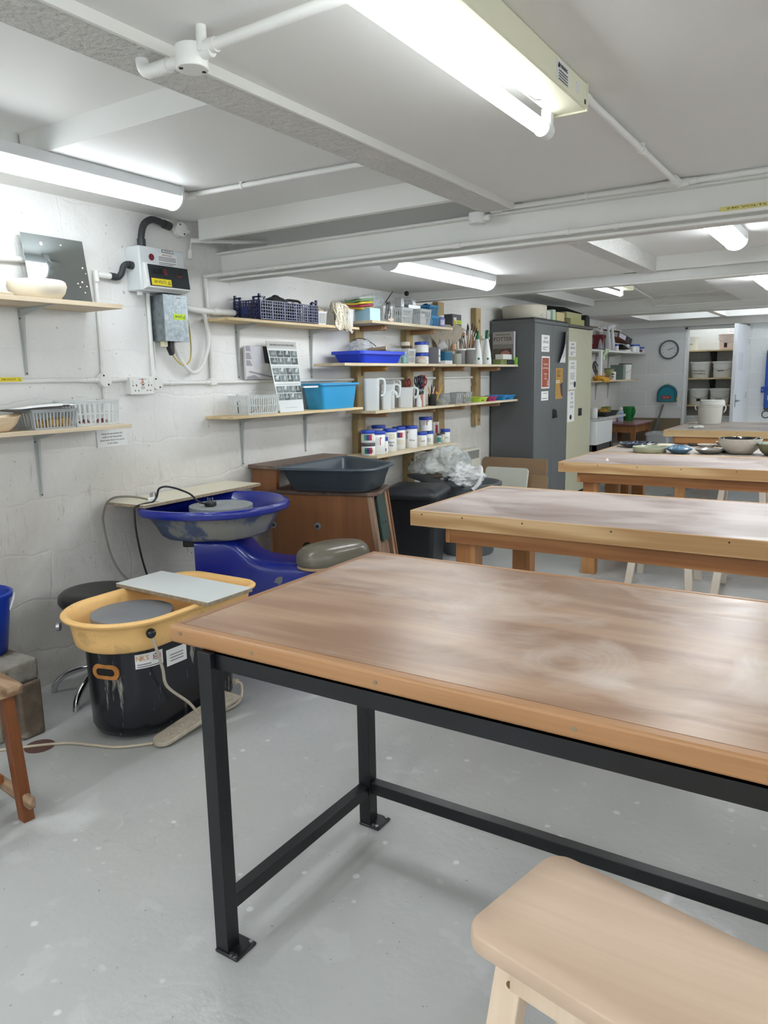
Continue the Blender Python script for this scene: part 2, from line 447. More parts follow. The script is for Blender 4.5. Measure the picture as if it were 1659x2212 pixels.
open_batten('bare fluorescent tube on cream batten above the nearest table', 2.40, .45, 2.02, 2.085, True)
boxed_batten('long lit fluorescent fitting on low ceiling above the mirror and left wall', .50, .95, 2.44, 2.19, st='dim')
boxed_batten('lit fluorescent fitting between first two steel beams, nearest the left wall shelves', .97, 3.42, 4.62, 2.0)
boxed_batten('lit fluorescent fitting between first two steel beams, on the right', 2.44, 3.30, 4.52, 2.085)
boxed_batten('lit fluorescent fitting beyond the second steel beam at the right edge', 2.36, 5.74, 6.94, 2.088, st='far')
open_batten('small bare tube light beyond second steel beam, above the tall cupboards', 1.19, 5.95, 7.10, 2.165)
# the boxed battens below are unseen fill lights, added to brighten the room
boxed_batten('added fill light fitting over right side of room, out of the picture', 4.6, .6, 2.1, 2.085)
boxed_batten('added unseen fill light over right side of room between beams', 4.6, 3.5, 4.9, 2.085)
boxed_batten('added unseen fill light over right side of room beyond second beam', 4.6, 5.4, 6.8, 2.09)
boxed_batten('added unseen fill light behind the camera', 2.4, -2.0, -.6, 2.085, st='far')  # added fill from behind the view
boxed_batten('added unseen fill light on right side of the last bay', 4.2, 9.2, 10.7, 2.06, st='far')
boxed_batten('added unseen fill light right of the farthest table', 4.4, 7.2, 8.6, 2.09, st='far')
boxed_batten('added unseen fill light over front left of room, behind the camera', 1.0, -1.9, -.5, 2.275, st='far')  # added fill, lights the left zone from the front
boxed_batten('added unseen fill light over far right of the second bay', 5.8, 3.5, 4.9, 2.085)
boxed_batten('added unseen fill light behind camera on the right side', 4.5, -1.9, -.4, 2.085, st='far')  # added fill for the floor in the right foreground
boxed_batten('added unseen fill light over far right side of first bay', 5.8, 1.0, 2.5, 2.085)
t = thing('fluorescent_light', 'lit fluorescent fitting in the raised ceiling slot before the far wall', 'light', (1.6, 10.2, 2.27), 'fluorescent ceiling lights')
b = B(); b.box(.8, 2.6, 10.16, 10.24, 2.22, 2.27); obj('body', b, BATTENW, t)
b = B(); b.cyl((.82, 10.2, 2.20), (2.58, 10.2, 2.20), .018); obj('tube', b, TUBEG, t)
t = thing('fluorescent_light', 'lit fitting on the ceiling inside the store cupboard', 'light', (1.3, 11.75, 2.35), 'fluorescent ceiling lights')
b = B(); b.box(.85, 1.75, 11.7, 11.8, 2.30, 2.35); obj('body', b, BATTENW, t)
b = B(); b.cyl((.87, 11.75, 2.27), (1.73, 11.75, 2.27), .018); obj('tube', b, TUBEG, t)

PVC = mat('white_painted_conduit', (226, 226, 223), .4, var=.015)
DARKPIPE = mat('charcoal_corrugated_hose', (50, 52, 55), .5)
def conduit(label, pts, r=.0105, clips=(), couplers=(), m=None, sm=False):
    """a run of round pipe with saddle clips and couplers"""
    p = smooth_pts(pts, 8) if sm else pts
    t = thing('conduit_pipe', label, 'pipe', pts[0])
    b = B(); b.tube(p, r, 12); obj('pipe', b, m or PVC, t)
    P = [Vector(q) for q in pts]; tot = sum((b_-a).length for a, b_ in zip(P, P[1:]))
    def at(f):
        s = f*tot
        for a, b_ in zip(P, P[1:]):
            l = (b_-a).length
            if s <= l+1e-6: return a+(b_-a)*(s/l), (b_-a).normalized()
            s -= l
        return P[-1], (P[-1]-P[-2]).normalized()
    for f in couplers:
        q, d = at(f); b = B(); b.cyl(q-d*.022, q+d*.022, r*1.22, n=14); obj('coupler', b, PVC, t)
    for f, side in clips:
        q, d = at(f); s = Vector(side); b = B(); b.cyl(q-d*.006, q+d*.006, r*1.3, n=14); b.bar(q+s*r*1.2, q+s*.022, .014, .02, d); obj('clip', b, PVC, t)
    return t
def jbox(label, c, ax, r=.034, h=.03, arms=()):
    """round junction box with two screws and stub arms"""
    t = thing('junction_box', label, 'junction box', c); c = Vector(c); ax = Vector(ax)
    b = B(); b.cyl(c, c+ax*h, r, n=28)
    for a in arms: b.cyl(c+ax*h*.45, c+ax*h*.45+Vector(a).normalized()*(r+.025), .0125, n=14)
    obj('housing', b, PVC, t, bevel=.002)
    u = Vector((0, 0, 1)) if abs(ax.z) < .5 else Vector((0, 1, 0)); w = ax.cross(u)
    for k in (1, -1):
        q = c+ax*h+(u*.62+w*.35)*r*k; b = B(); b.cyl(q-ax*.001, q+ax*.0015, .0045, n=10); obj('screw', b, BLACK, t)
    return t
PIPEV = .012
conduit('white conduit running along wall behind lower left bracket shelf', [(.013, -.4, 1.392), (.013, 2.335, 1.384)], couplers=(.985,))
conduit('white conduit dropping from the mirror shelf to round junction box', [(.013, 2.372, 1.86), (.013, 2.372, 1.415)], couplers=(.02, .97))
conduit('short white conduit below round box behind clear basket', [(.013, 2.372, 1.35), (.013, 2.372, 1.215)], couplers=(.15,))
jbox('round white junction box on wall, left of the double socket', (.002, 2.370, 1.383), (1, 0, 0), arms=((0, 1, 0), (0, -1, 0), (0, 0, 1), (0, 0, -1)))
conduit('stub of white conduit between round box and double socket', [(.013, 2.405, 1.384), (.013, 2.50, 1.384)], couplers=(.3,))
jbox('round white junction box on wall, at right end of double socket', (.002, 2.682, 1.364), (1, 0, 0), arms=((0, 1, 0), (0, 0, 1)))
conduit('white conduit dropping from fuse board to socket', [(.013, 2.672, 1.82), (.013, 2.672, 1.395)], couplers=(.96,))
conduit('thin white mini conduit beside the drop from fuse board', [(.008, 2.698, 1.80), (.008, 2.694, 1.40)], r=.005, clips=((.78, (0, 0, 0)),))
conduit('white conduit running along wall from socket to timber shelving', [(.013, 2.715, 1.363), (.013, 6.70, 1.360)], couplers=(.02, .085))
conduit('white conduit down the wall left of the crate shelf', [(.013, 3.075, 1.915), (.013, 3.085, 1.37)], couplers=(.04, .96))
b = B(); b.box(.0, .028, 3.06, 3.108, 1.345, 1.385); tag(obj('conduit_tee', b, PVC, bevel=.005), 'square white conduit tee low on wall beside crate shelf', 'pipe fitting')
conduit('white conduit clipped along lower flange of first steel beam', [(.013, 3.06, 1.925), (.05, 3.168, 1.945), (XR, 3.168, 1.945)], couplers=(.03, .233), clips=((.055, (0, 1, 0)), (.072, (0, 1, 0)), (.11, (0, 1, 0)), (.31, (0, 1, 0)), (.34, (0, 1, 0))))
conduit('white conduit stub ending in dark slot above the first beam', [(.02, 2.965, 2.01), (.02, 2.98, 2.10), (.335, 3.33, 2.10)], couplers=(.03, .2, .32), clips=((.55, (0, 1, 0)),))
conduit('white conduit across low left ceiling from long light', [(.53, 2.52, 2.175), (1.62, 2.575, 2.175)], clips=((.25, (0, 0, 1)),))
b = B(); b.cyl((.50, 2.44, 2.172), (.50, 2.53, 2.172), .016); b.cyl((.50, 2.52, 2.172), (.55, 2.525, 2.172), .016); tag(obj('conduit_elbow', b, PVC), 'white conduit elbow at end of long left light', 'pipe fitting')
conduit('white conduit from bare tube batten to first steel beam', [(2.43, 2.03, 2.065), (2.43, 3.10, 2.065)], couplers=(.02, .55), clips=((.55, (0, 0, 1)),))
conduit('white conduit along upper corner of first steel beam', [(1.66, 3.155, 2.07), (XR, 3.155, 2.07)], couplers=(.005, .145, .165), clips=((.085, (0, 0, 1)),))
b = B(); b.cyl((2.43, 3.08, 2.067), (2.43, 3.155, 2.067), .017); b.cyl((2.39, 3.15, 2.067), (2.47, 3.15, 2.067), .015); tag(obj('conduit_tee', b, PVC), 'round white conduit tee where two ceiling pipes meet at beam', 'pipe fitting')
jbox('round white junction box at end of textured rib beside dark slot', (1.60, 3.145, 2.02), (0, 0, 1), r=.036, h=.045, arms=((1, 0, 0),))
jbox('round white junction box hanging under the textured ceiling rib', (1.855, 1.245, 2.055), (0, 0, -1), r=.034, h=.045, arms=((-1, -.02, 0), (1, .02, 0)))
b = B(); b.cyl((1.89, 1.24, 2.035), (1.89, 1.24, 2.09), .011); tag(obj('conduit_stub', b, PVC), 'short white pipe stub above the ceiling junction box', 'pipe fitting')
conduit('white conduit crossing near ceiling from junction box to bare tube', [(1.89, 1.245, 2.043), (2.345, 1.255, 2.055)], r=.012, couplers=(.03,))
t = conduit('short white conduit left of ceiling junction box with broken elbow', [(1.83, 1.244, 2.033), (1.745, 1.242, 2.033)], r=.012, couplers=(.75,))
b = B(); b.tube(smooth_pts([(1.745, 1.242, 2.033), (1.72, 1.242, 2.036), (1.708, 1.242, 2.05), (1.706, 1.242, 2.075)], 5), .0145, 14); obj('elbow', b, PVC, t)
conduit('thin white conduit at top right corner of ceiling', [(2.915, .9, 2.078), (2.90, 1.9, 2.078)], r=.006)
conduit('white conduit loop on the third steel beam', [(1.12, 7.12, 2.19), (1.0, 8.77, 2.17), (1.0, 8.935, 2.10), (XR, 8.935, 2.10)], couplers=(.02,))
jbox('round white junction box high on wall in ceiling corner', (.005, 2.905, 2.143), (1, 0, 0), r=.036, h=.035, arms=((0, -1, 0), (0, 1, 0)))
t = thing('conduit_pipe', 'thick charcoal hose arching from top of fuse board to junction box', 'pipe', (.06, 2.62, 2.02))
b = B(); b.tube(smooth_pts([(.055, 2.620, 2.022), (.055, 2.622, 2.07), (.052, 2.645, 2.125), (.05, 2.69, 2.155), (.045, 2.74, 2.158), (.035, 2.80, 2.150), (.03, 2.83, 2.147)], 8), .0165, 14); obj('hose', b, DARKPIPE, t)
for p, q in (((.055, 2.62, 2.022), (.055, 2.62, 2.055)), ((.037, 2.785, 2.152), (.03, 2.83, 2.147))):
    b = B(); b.cyl(p, q, .0205, n=16); obj('gland', b, DARKPIPE, t)
t = thing('conduit_pipe', 'short charcoal hose bending out of left side of fuse board', 'pipe', (.02, 2.47, 1.87))
b = B(); b.tube(smooth_pts([(.018, 2.455, 1.868), (.022, 2.49, 1.866), (.03, 2.508, 1.885), (.038, 2.515, 1.915), (.042, 2.535, 1.93), (.045, 2.565, 1.925)], 7), .0145, 14); obj('hose', b, DARKPIPE, t)
b = B(); b.cyl((.045, 2.543, 1.927), (.045, 2.566, 1.925), .019, n=16); obj('gland', b, DARKPIPE, t)
b = B(); b.cyl((.018, 2.452, 1.868), (.02, 2.478, 1.867), .017, n=16); obj('gland', b, DARKPIPE, t)
b = B(); b.cyl((.017, 2.375, 1.867), (.017, 2.46, 1.867), .0145, n=14); b.cyl((.017, 2.372, 1.885), (.017, 2.372, 1.835), .0145, n=14); obj('elbow', b, PVC, t)
conduit('white conduit sloping along wall behind the mirror', [(.016, .9, 1.83), (.016, 2.05, 1.895)], r=.013)
t = conduit('thick white cable looping from steel box up to crate shelf', [(.05, 2.86, 1.745), (.055, 2.99, 1.738), (.035, 3.045, 1.66), (.035, 3.045, 1.56), (.035, 2.99, 1.45), (.04, 2.92, 1.415), (.045, 2.85, 1.46), (.05, 2.80, 1.53), (.05, 2.785, 1.57)], r=.0115, sm=True)
conduit('fat white pipe running from steel box towards crate', [(.05, 2.85, 1.752), (.06, 3.0, 1.74), (.055, 3.24, 1.742)], r=.017, couplers=(.62,), sm=True)
conduit('thin yellow earth cable looping under the steel box', [(.05, 2.845, 1.745), (.05, 2.885, 1.72), (.05, 2.905, 1.60), (.05, 2.895, 1.485), (.05, 2.84, 1.455), (.05, 2.78, 1.50), (.05, 2.74, 1.57)], r=.004, m=mat('yellow_cable', (196, 176, 96), .5), sm=True)
# 240 volt stickers
YEL = mat('yellow_label', (226, 206, 40), .5); LIME = mat('lime_label', (196, 226, 40), .5)
def volts(F, w, h, m, parent=None, label=None):
    b = plate(F, w, h)
    o = obj('voltage_label', b, m, parent)
    if label: tag(o, label, 'label')
    lettering('240 VOLTS', h*.62, F @ Matrix.Translation((-w*.09, 0, 0)), BLACK, o, sx=w*.66/(h*.62*5.1))
    b = B(F @ Matrix.Translation((w*.38, 0, .0012))); s = h*.33
    b.prism([(-s, -s*.8, 0), (s, -s*.8, 0), (0, s, 0)], (0, 0, .0003)); tr = obj('warning_triangle', b, BLACK, o)
    b = B(F @ Matrix.Translation((w*.38, 0, .0016))); b.prism([(-s*.6, -s*.6, 0), (s*.6, -s*.6, 0), (0, s*.62, 0)], (0, 0, .0002)); b.box(-s*.08, s*.08, -s*.45, s*.25, .0003, .0006)
    obj('warning_triangle', b, m, o)
    return o
volts(WX(1.895, 1.391, .0245), .105, .018, YEL, label='yellow 240 volts label on wall conduit at left edge')
volts(frame((2.69, 3.1565, 1.955), (1, 0, 0), (0, 0, 1)), .22, .016, mat('faded_yellow_label', (206, 196, 120), .5), label='faded yellow 240 volts label on steel beam conduit')

# fuse board
GREYP = mat('fuse_board_grey', (206, 211, 214), .35)
t = thing('fuse_board', 'pale grey wall fuse board with dark hinged window', 'fuse board', (0, 2.70, 1.81))
b = B(); b.box(0, .10, 2.562, 2.848, 1.808, 2.016); obj('case', b, GREYP, t, bevel=.006)
b = B(); b.hexa([(.1, 2.575, 1.812), (.132, 2.575, 1.822), (.132, 2.85, 1.822), (.1, 2.85, 1.812), (.1, 2.575, 1.938), (.118, 2.575, 1.936), (.118, 2.85, 1.936), (.1, 2.85, 1.938)]); obj('flap_frame', b, mat('fuse_board_flap', (222, 224, 224), .3), t, bevel=.003)
fl = frame((.1262, 2.715, 1.879), (0, 1, 0), (-.122, 0, 1))
b = B(fl); b.box(-.124, .13, -.05, .052, 0, .0015); win = obj('window', b, mat('smoked_window', (48, 52, 56), .08), t)
b = B(fl)
for k in range(6): b.box(-.105+.012*k, -.096+.012*k, .012, .03, .0016, .004)
for k in range(3): b.box(.045+.016*k, .056+.016*k, .006, .026, .0016, .004)
obj('breaker_switches', b, mat('breaker', (30, 30, 34), .4), win)
b = B(fl); b.box(-.033, -.012, .006, .036, .0016, .005); b.box(.05, .085, .002, .012, .0042, .006); obj('breaker_switches', b, mat('breaker_red', (92, 36, 36), .4), win)
volts(fl @ Matrix.Translation((-.052, -.03, .0016)), .125, .033, YEL, t)
b = B(); b.cyl((.10, 2.636, 1.968), (.1015, 2.636, 1.968), .016, n=28); q = obj('maker_badge', b, mat('dark_red', (112, 28, 40), .4), t)
F = WX(2.735, 1.963, .1003); b = plate(F, .125, .06); p = obj('notice', b, PAPER, t)
lettering('IMPORTANT', .011, F @ Matrix.Translation((0, .022, 0)), mat('notice_red', (150, 60, 60), .6), p)
b = B(F)
for k in range(5): b.box(-.055, .055-.02*(k == 4), .010-.0075*k-(.004 if k > 2 else 0), .013-.0075*k-(.004 if k > 2 else 0), .001, .0013)
obj('small_print', b, INK, p)
F = WX(2.74, 2.005, .1003); b = plate(F, .075, .014); p = obj('notice', b, BLACK, t); b = plate(F @ Matrix.Translation((0, 0, .001)), .068, .009); p2 = obj('notice_panel', b, PAPER, p)
lettering('IMPORTANT', .008, F @ Matrix.Translation((0, 0, .001)), BLACK, p)
b = B(); b.cyl((.04, 2.60, 1.79), (.04, 2.60, 1.81), .014, n=14); obj('gland', b, PVC, t)
# galvanised box
GALV = mat('galvanised_steel', (132, 140, 144), .38, .75, var=.28, vscale=45)
t = thing('switch_box', 'galvanised steel box under the fuse board with lime 240 volts label', 'electrical box', (0, 2.77, 1.57))
b = B(); b.box(0, .10, 2.690, 2.845, 1.572, 1.798); obj('case', b, GALV, t, bevel=.003)
b = B(); b.box(.10, .104, 2.688, 2.847, 1.570, 1.80); obj('cover', b, GALV, t, bevel=.001)
volts(WX(2.79, 1.693, .1041), .082, .03, LIME, t)
F = WX(2.79, 1.785, .1041); b = plate(F, .032, .008); p = obj('label_strip', b, PAPER, t); lettering('ISOLATOR', .006, F, BLACK, p)
b = B(); b.prism([(.05, 2.735, 1.573), (.05, 2.765, 1.573), (.05, 2.765, 1.51), (.05, 2.752, 1.50), (.05, 2.735, 1.535)], (.03, 0, 0)); obj('cable_gland', b, mat('black_rubber', (28, 28, 30), .5), t, bevel=.004)
b = B(); b.box(.05, .075, 2.70, 2.725, 1.545, 1.572); obj('cable_gland', b, mat('cream_plastic', (214, 206, 176), .5), t)
b = B(); b.box(.1042, .105, 2.672+.02, 2.715, 1.675, 1.70); obj('tape', b, mat('clear_tape', (190, 196, 198), .2), t)
# double socket
t = thing('socket_outlet', 'white twin switched power socket with printed test panel on wall', 'socket', (0, 2.57, 1.31))
b = B(); b.box(0, .038, 2.500, 2.640, 1.312, 1.394); obj('back_box', b, PVC, t, bevel=.003)
b = B(); b.box(.038, .047, 2.497, 2.645, 1.309, 1.397); obj('face_plate', b, WHITEP, t, bevel=.004)
for y in (2.517, 2.616):
    b = B(); b.hexa([(.047, y-.006, 1.366), (.047, y+.006, 1.366), (.047, y+.006, 1.386), (.047, y-.006, 1.386), (.0535, y-.006, 1.366), (.0535, y+.006, 1.366), (.049, y+.006, 1.386), (.049, y-.006, 1.386)]); obj('rocker_switch', b, WHITEP, t, bevel=.0008)
b = B()
for y, z in ((2.512, 1.354), (2.524, 1.329), (2.545, 1.329), (2.626, 1.354), (2.598, 1.329), (2.618, 1.329)): b.cyl((.046, y, z), (.0475, y, z), .0033, n=10)
for y in (2.533, 2.608): b.box(.046, .0475, y-.0025, y+.0025, 1.349, 1.36)
obj('pin_holes', b, BLACK, t)
b = B(); b.cyl((.047, 2.572, 1.372), (.0485, 2.572, 1.372), .007); obj('test_button', b, mat('orange_button', (206, 120, 90), .5), t)
b = B(); b.box(.047, .0485, 2.566, 2.58, 1.354, 1.360); b.box(.047, .0482, 2.567, 2.576, 1.382, 1.387); obj('indicator', b, mat('dark_red', (112, 28, 40), .4), t)
b = B()
for z, w in ((1.384, .048), (1.364, .036), (1.347, .022), (1.342, .028), (1.337, .022)): b.box(.047, .0477, 2.572-w/2, 2.572+w/2, z-.001, z+.001)
obj('printed_text', b, INK, t)
# paper notice under the lower left shelf
F = frame((.003, 2.40, 1.104), (0, 1, .01), (0, 0, 1)); b = plate(F, .176, .08)
t = tag(obj('paper_notice', b, PAPER), 'white laminated notice on wall under lower left shelf end', 'notice')
lettering('Please do not activate the\npedal on the Pottershala\nwheel when there is no power\nto the wheel.', .0115, F, BLACK, t, space=1.35)
# ---------------------------------------------------------------- work tables
def dusty_top(name, c1, c2, dust, amt, arcs):
    m = wood(name, c1, c2, 0, .8, .32, 5, dust, amt, (1, 1.6, 1))
    T, N, L, P = m.node_tree, m.node_tree.nodes, m.node_tree.links, m.node_tree.nodes['Principled BSDF']
    prev = P.inputs['Base Color'].links[0].from_socket
    for (cx, cy, r0, r1, a, seed) in arcs:               # wiped clay arcs, each a swept ring with brush lines
        v = coords(N, L)
        sub = N.new('ShaderNodeVectorMath'); sub.operation = 'SUBTRACT'; L.new(v, sub.inputs[0]); sub.inputs[1].default_value = (cx, cy, 0)
        mu = N.new('ShaderNodeVectorMath'); mu.operation = 'MULTIPLY'; L.new(sub.outputs[0], mu.inputs[0]); mu.inputs[1].default_value = (1, 1, 0)
        ln = N.new('ShaderNodeVectorMath'); ln.operation = 'LENGTH'; L.new(mu.outputs[0], ln.inputs[0])
        rad = math_(N, L, 'ADD', ln.outputs['Value'], math_(N, L, 'MULTIPLY', noise(N, L, v, 2.2+seed*.6, 3), .16))
        w = (r1-r0)
        band = ramp(N, L, math_(N, L, 'DIVIDE', math_(N, L, 'SUBTRACT', rad, r0-.02), w+.04), [(.0, gray(0)), (.2, gray(1)), (.85, gray(.7)), (1, gray(0))])
        lines = ramp(N, L, math_(N, L, 'SINE', math_(N, L, 'MULTIPLY', math_(N, L, 'ADD', rad, math_(N, L, 'MULTIPLY', noise(N, L, v, 9, 2), .02)), 300)), [(.2, gray(.8)), (.8, gray(1))])
        part_ = ramp(N, L, noise(N, L, v, 2.1+seed*.7, 3, .6), [(.47, gray(0)), (.60, gray(1))])
        k = math_(N, L, 'MULTIPLY', math_(N, L, 'MULTIPLY', band, lines), math_(N, L, 'MULTIPLY', part_, a))
        prev = mix(N, L, k, prev, lin(dust))
    L.new(prev, P.inputs['Base Color'])
    return m
TOP1 = dusty_top('clay_wiped_plywood', (150, 116, 92), (178, 146, 120), (212, 197, 186), .50, [(-.10, -.20, .12, .24, .55, 0), (-.52, -.04, .10, .26, .5, 1), (.05, -.10, .26, .33, .6, 2), (-.35, .20, .06, .22, .45, 3), (.34, -.12, .14, .22, .5, 4)])
TOP2 = dusty_top('pale_clay_dusted_board', (150, 130, 122), (174, 156, 149), (192, 180, 176), .40, [(-.8, 0, .1, .3, .5, 1), (-.3, .1, .2, .3, .4, 2)])
TOP4 = dusty_top('grey_clay_dusted_board', (146, 132, 122), (168, 154, 144), (188, 180, 172), .42, [])
EDGE1 = wood('varnished_edge', (150, 106, 66), (180, 134, 92), 0, .7, .4, 3)
EDGE1Y = wood('varnished_edge_short', (132, 92, 62), (160, 118, 84), 1, .7, .4, 3)
PINE = wood('pine_edge', (176, 134, 88), (214, 180, 134), 0, .75, .5, 8)
PINEY = wood('pine_edge_short', (178, 142, 104), (206, 172, 132), 1, .75, .5, 8)
PINED = wood('dark_pine_apron', (140, 88, 46), (176, 122, 72), 0, .75, .5, 8)
PINEL = wood('pine_leg', (158, 104, 58), (190, 138, 88), 2, .75, .5, 6)
PINE4 = wood('pale_pine_edge', (196, 164, 118), (218, 190, 146), 0, .6, .5, 4)
STEELB = mat('black_painted_steel', (18, 20, 24), .38, .1, bmp=.05, bscale=80, col2=(120, 120, 118), c2amt=.70, c2scale=24)
SCREW = mat('sunk_screw', (70, 64, 56), .4, .6)
def screws(t, pts, r, m=SCREW, ax=(0, -1, 0)):
    for p in pts:
        b = B(); p = Vector(p); b.cyl(p, p+Vector(ax)*.0012, r, n=12); obj('screw', b, m, t)
# nearest table, steel frame
T1Z = .805
x0, x1, y0, y1 = 1.762, 3.70, 1.155, 2.03
t = thing('work_table', 'nearest work table with clay-smeared reddish top on black steel frame', 'table', ((x0+x1)/2, (y0+y1)/2, 0))
b = B(); b.box(x0+.022, x1-.022, y0+.03, y1-.022, T1Z-.02, T1Z); obj('tabletop', b, TOP1, t)
for q in ((y0, y0+.03), (y1-.022, y1)):
    b = B(); b.box(x0, x1, q[0], q[1], T1Z-.039, T1Z+.001); obj('edge_strip', b, EDGE1, t, bevel=.006, seg=3)
for q in ((x0, x0+.022), (x1-.022, x1)):
    b = B(); b.box(q[0], q[1], y0+.03, y1-.022, T1Z-.039, T1Z+.001); obj('edge_strip', b, EDGE1Y, t, bevel=.004)
screws(t, [(1.80, y0, .792), (2.02, y0, .785), (2.34, y0, .785), (2.735, y0, .785), (3.2, y0, .785)], .0048, mat('bright_screw', (150, 134, 112), .4, .5))
fz = T1Z-.04
b = B()
b.box(1.866, x1-.06, y0+.004, y0+.008, fz-.04, fz); b.box(1.866, x1-.06, y0+.004, y0+.044, fz-.004, fz)
b.box(1.866, x1-.06, 1.765, 1.80, fz-.035, fz); b.box(1.866, 1.90, y0+.01, 1.80, fz-.035, fz)
obj('top_frame', b, STEELB, t)
for (lx, ly) in ((1.866, 1.142), (1.866, 1.762), (3.58, 1.142), (3.58, 1.762)):
    b = B(); b.box(lx, lx+.04, ly, ly+.04, .008, fz); leg = obj('leg', b, STEELB, t, bevel=.0015)
    s = 1 if lx < 2.5 else -1
    b = B(); px0 = lx if s > 0 else lx-.032
    b.box(px0, px0+.073, ly-.006, ly+.066, 0, .009); obj('foot_plate', b, STEELB, leg, bevel=.006)
    for (sx, sy) in ((.062, .0), (.062, .055), (.05 if s > 0 else .01, .0)):
        b = B(); b.cyl((px0+sx, ly+sy+.002, .008), (px0+sx, ly+sy+.002, .0125), .0055, n=12); obj('bolt', b, mat('steel', (170, 172, 175), .3, 1), leg)
b = B(); b.box(1.886-.017, 1.886+.017, 1.182, 1.762, .104, .138); obj('stretcher', b, STEELB, t, bevel=.0015)
b = B(); b.box(3.60-.017, 3.60+.017, 1.182, 1.762, .104, .138); obj('stretcher', b, STEELB, t, bevel=.0015)
b = B(); b.box(1.906, 3.58, 1.765, 1.799, .112, .148); obj('stretcher', b, STEELB, t, bevel=.0015)
# the pine tables
def pine_table(label, x0, x1, y0, y1, top, edge, z=.78, ov=.19, screwx=(), apron=PINED, legs=None, lw=.095):
    t = thing('work_table', label, 'table', ((x0+x1)/2, (y0+y1)/2, 0))
    b = B(); b.box(x0+.018, x1-.018, y0+.018, y1-.018, z-.03, z); obj('tabletop', b, top, t)
    for q in ((y0, y0+.018), (y1-.018, y1)):
        b = B(); b.box(x0, x1, q[0], q[1], z-.068, z+.0012); obj('edge_board', b, edge, t, bevel=.0015)
    for q in ((x0, x0+.018), (x1-.018, x1)):
        b = B(); b.box(q[0], q[1], y0+.018, y1-.018, z-.068, z+.0012); obj('edge_board', b, PINEY, t, bevel=.0015)
    az0, az1 = z-.135, z-.0685
    for q in ((y0+.03, y0+.065), (y1-.065, y1-.03)):
        b = B(); b.box(x0+ov, x1-ov, q[0], q[1], az0, az1); obj('apron', b, apron, t, bevel=.0015)
    for q in ((x0+ov-.02, x0+ov), (x1-ov, x1-ov+.02)):
        b = B(); b.box(q[0], q[1], y0+.028, y1-.03, az0, az1); obj('apron', b, PINEL, t)
    for lx in (x0+ov+.01, x1-ov-.01-lw):
        for ly in (y0+.067, y1-.067-lw):
            b = B(); b.box(lx, lx+lw, ly, ly+lw*.8, 0, z-.069); obj('leg', b, PINEL, t, bevel=.002)
    screws(t, [(sx, y0, z-.014) for sx in screwx], .0035)
    return t
pine_table('second work table, pale dusty top with bold-grained pine edge', 1.400, 3.85, 2.878, 3.745, TOP2, PINE, screwx=(1.46, 1.66, 1.935, 2.30, 2.72, 3.2), ov=.185)
pine_table('third work table, pine edged and carrying glazed bowls and plates', 1.330, 3.85, 4.988, 5.735, TOP2, PINE, ov=.145, screwx=(1.36, 1.60, 1.86, 2.13, 2.45, 2.8))
pine_table('dusty table pushed against back of the third table', 1.345, 3.85, 5.737, 6.42, TOP4, PINE, ov=.145)
pine_table('farthest work table with white plastic bucket on it', 1.295, 3.85, 8.25, 9.75, TOP4, PINE4, ov=.115, screwx=(1.36, 1.72, 2.0, 2.4), apron=wood('orange_pine_apron', (166, 110, 62), (192, 140, 88), 0, .6, .5, 3))
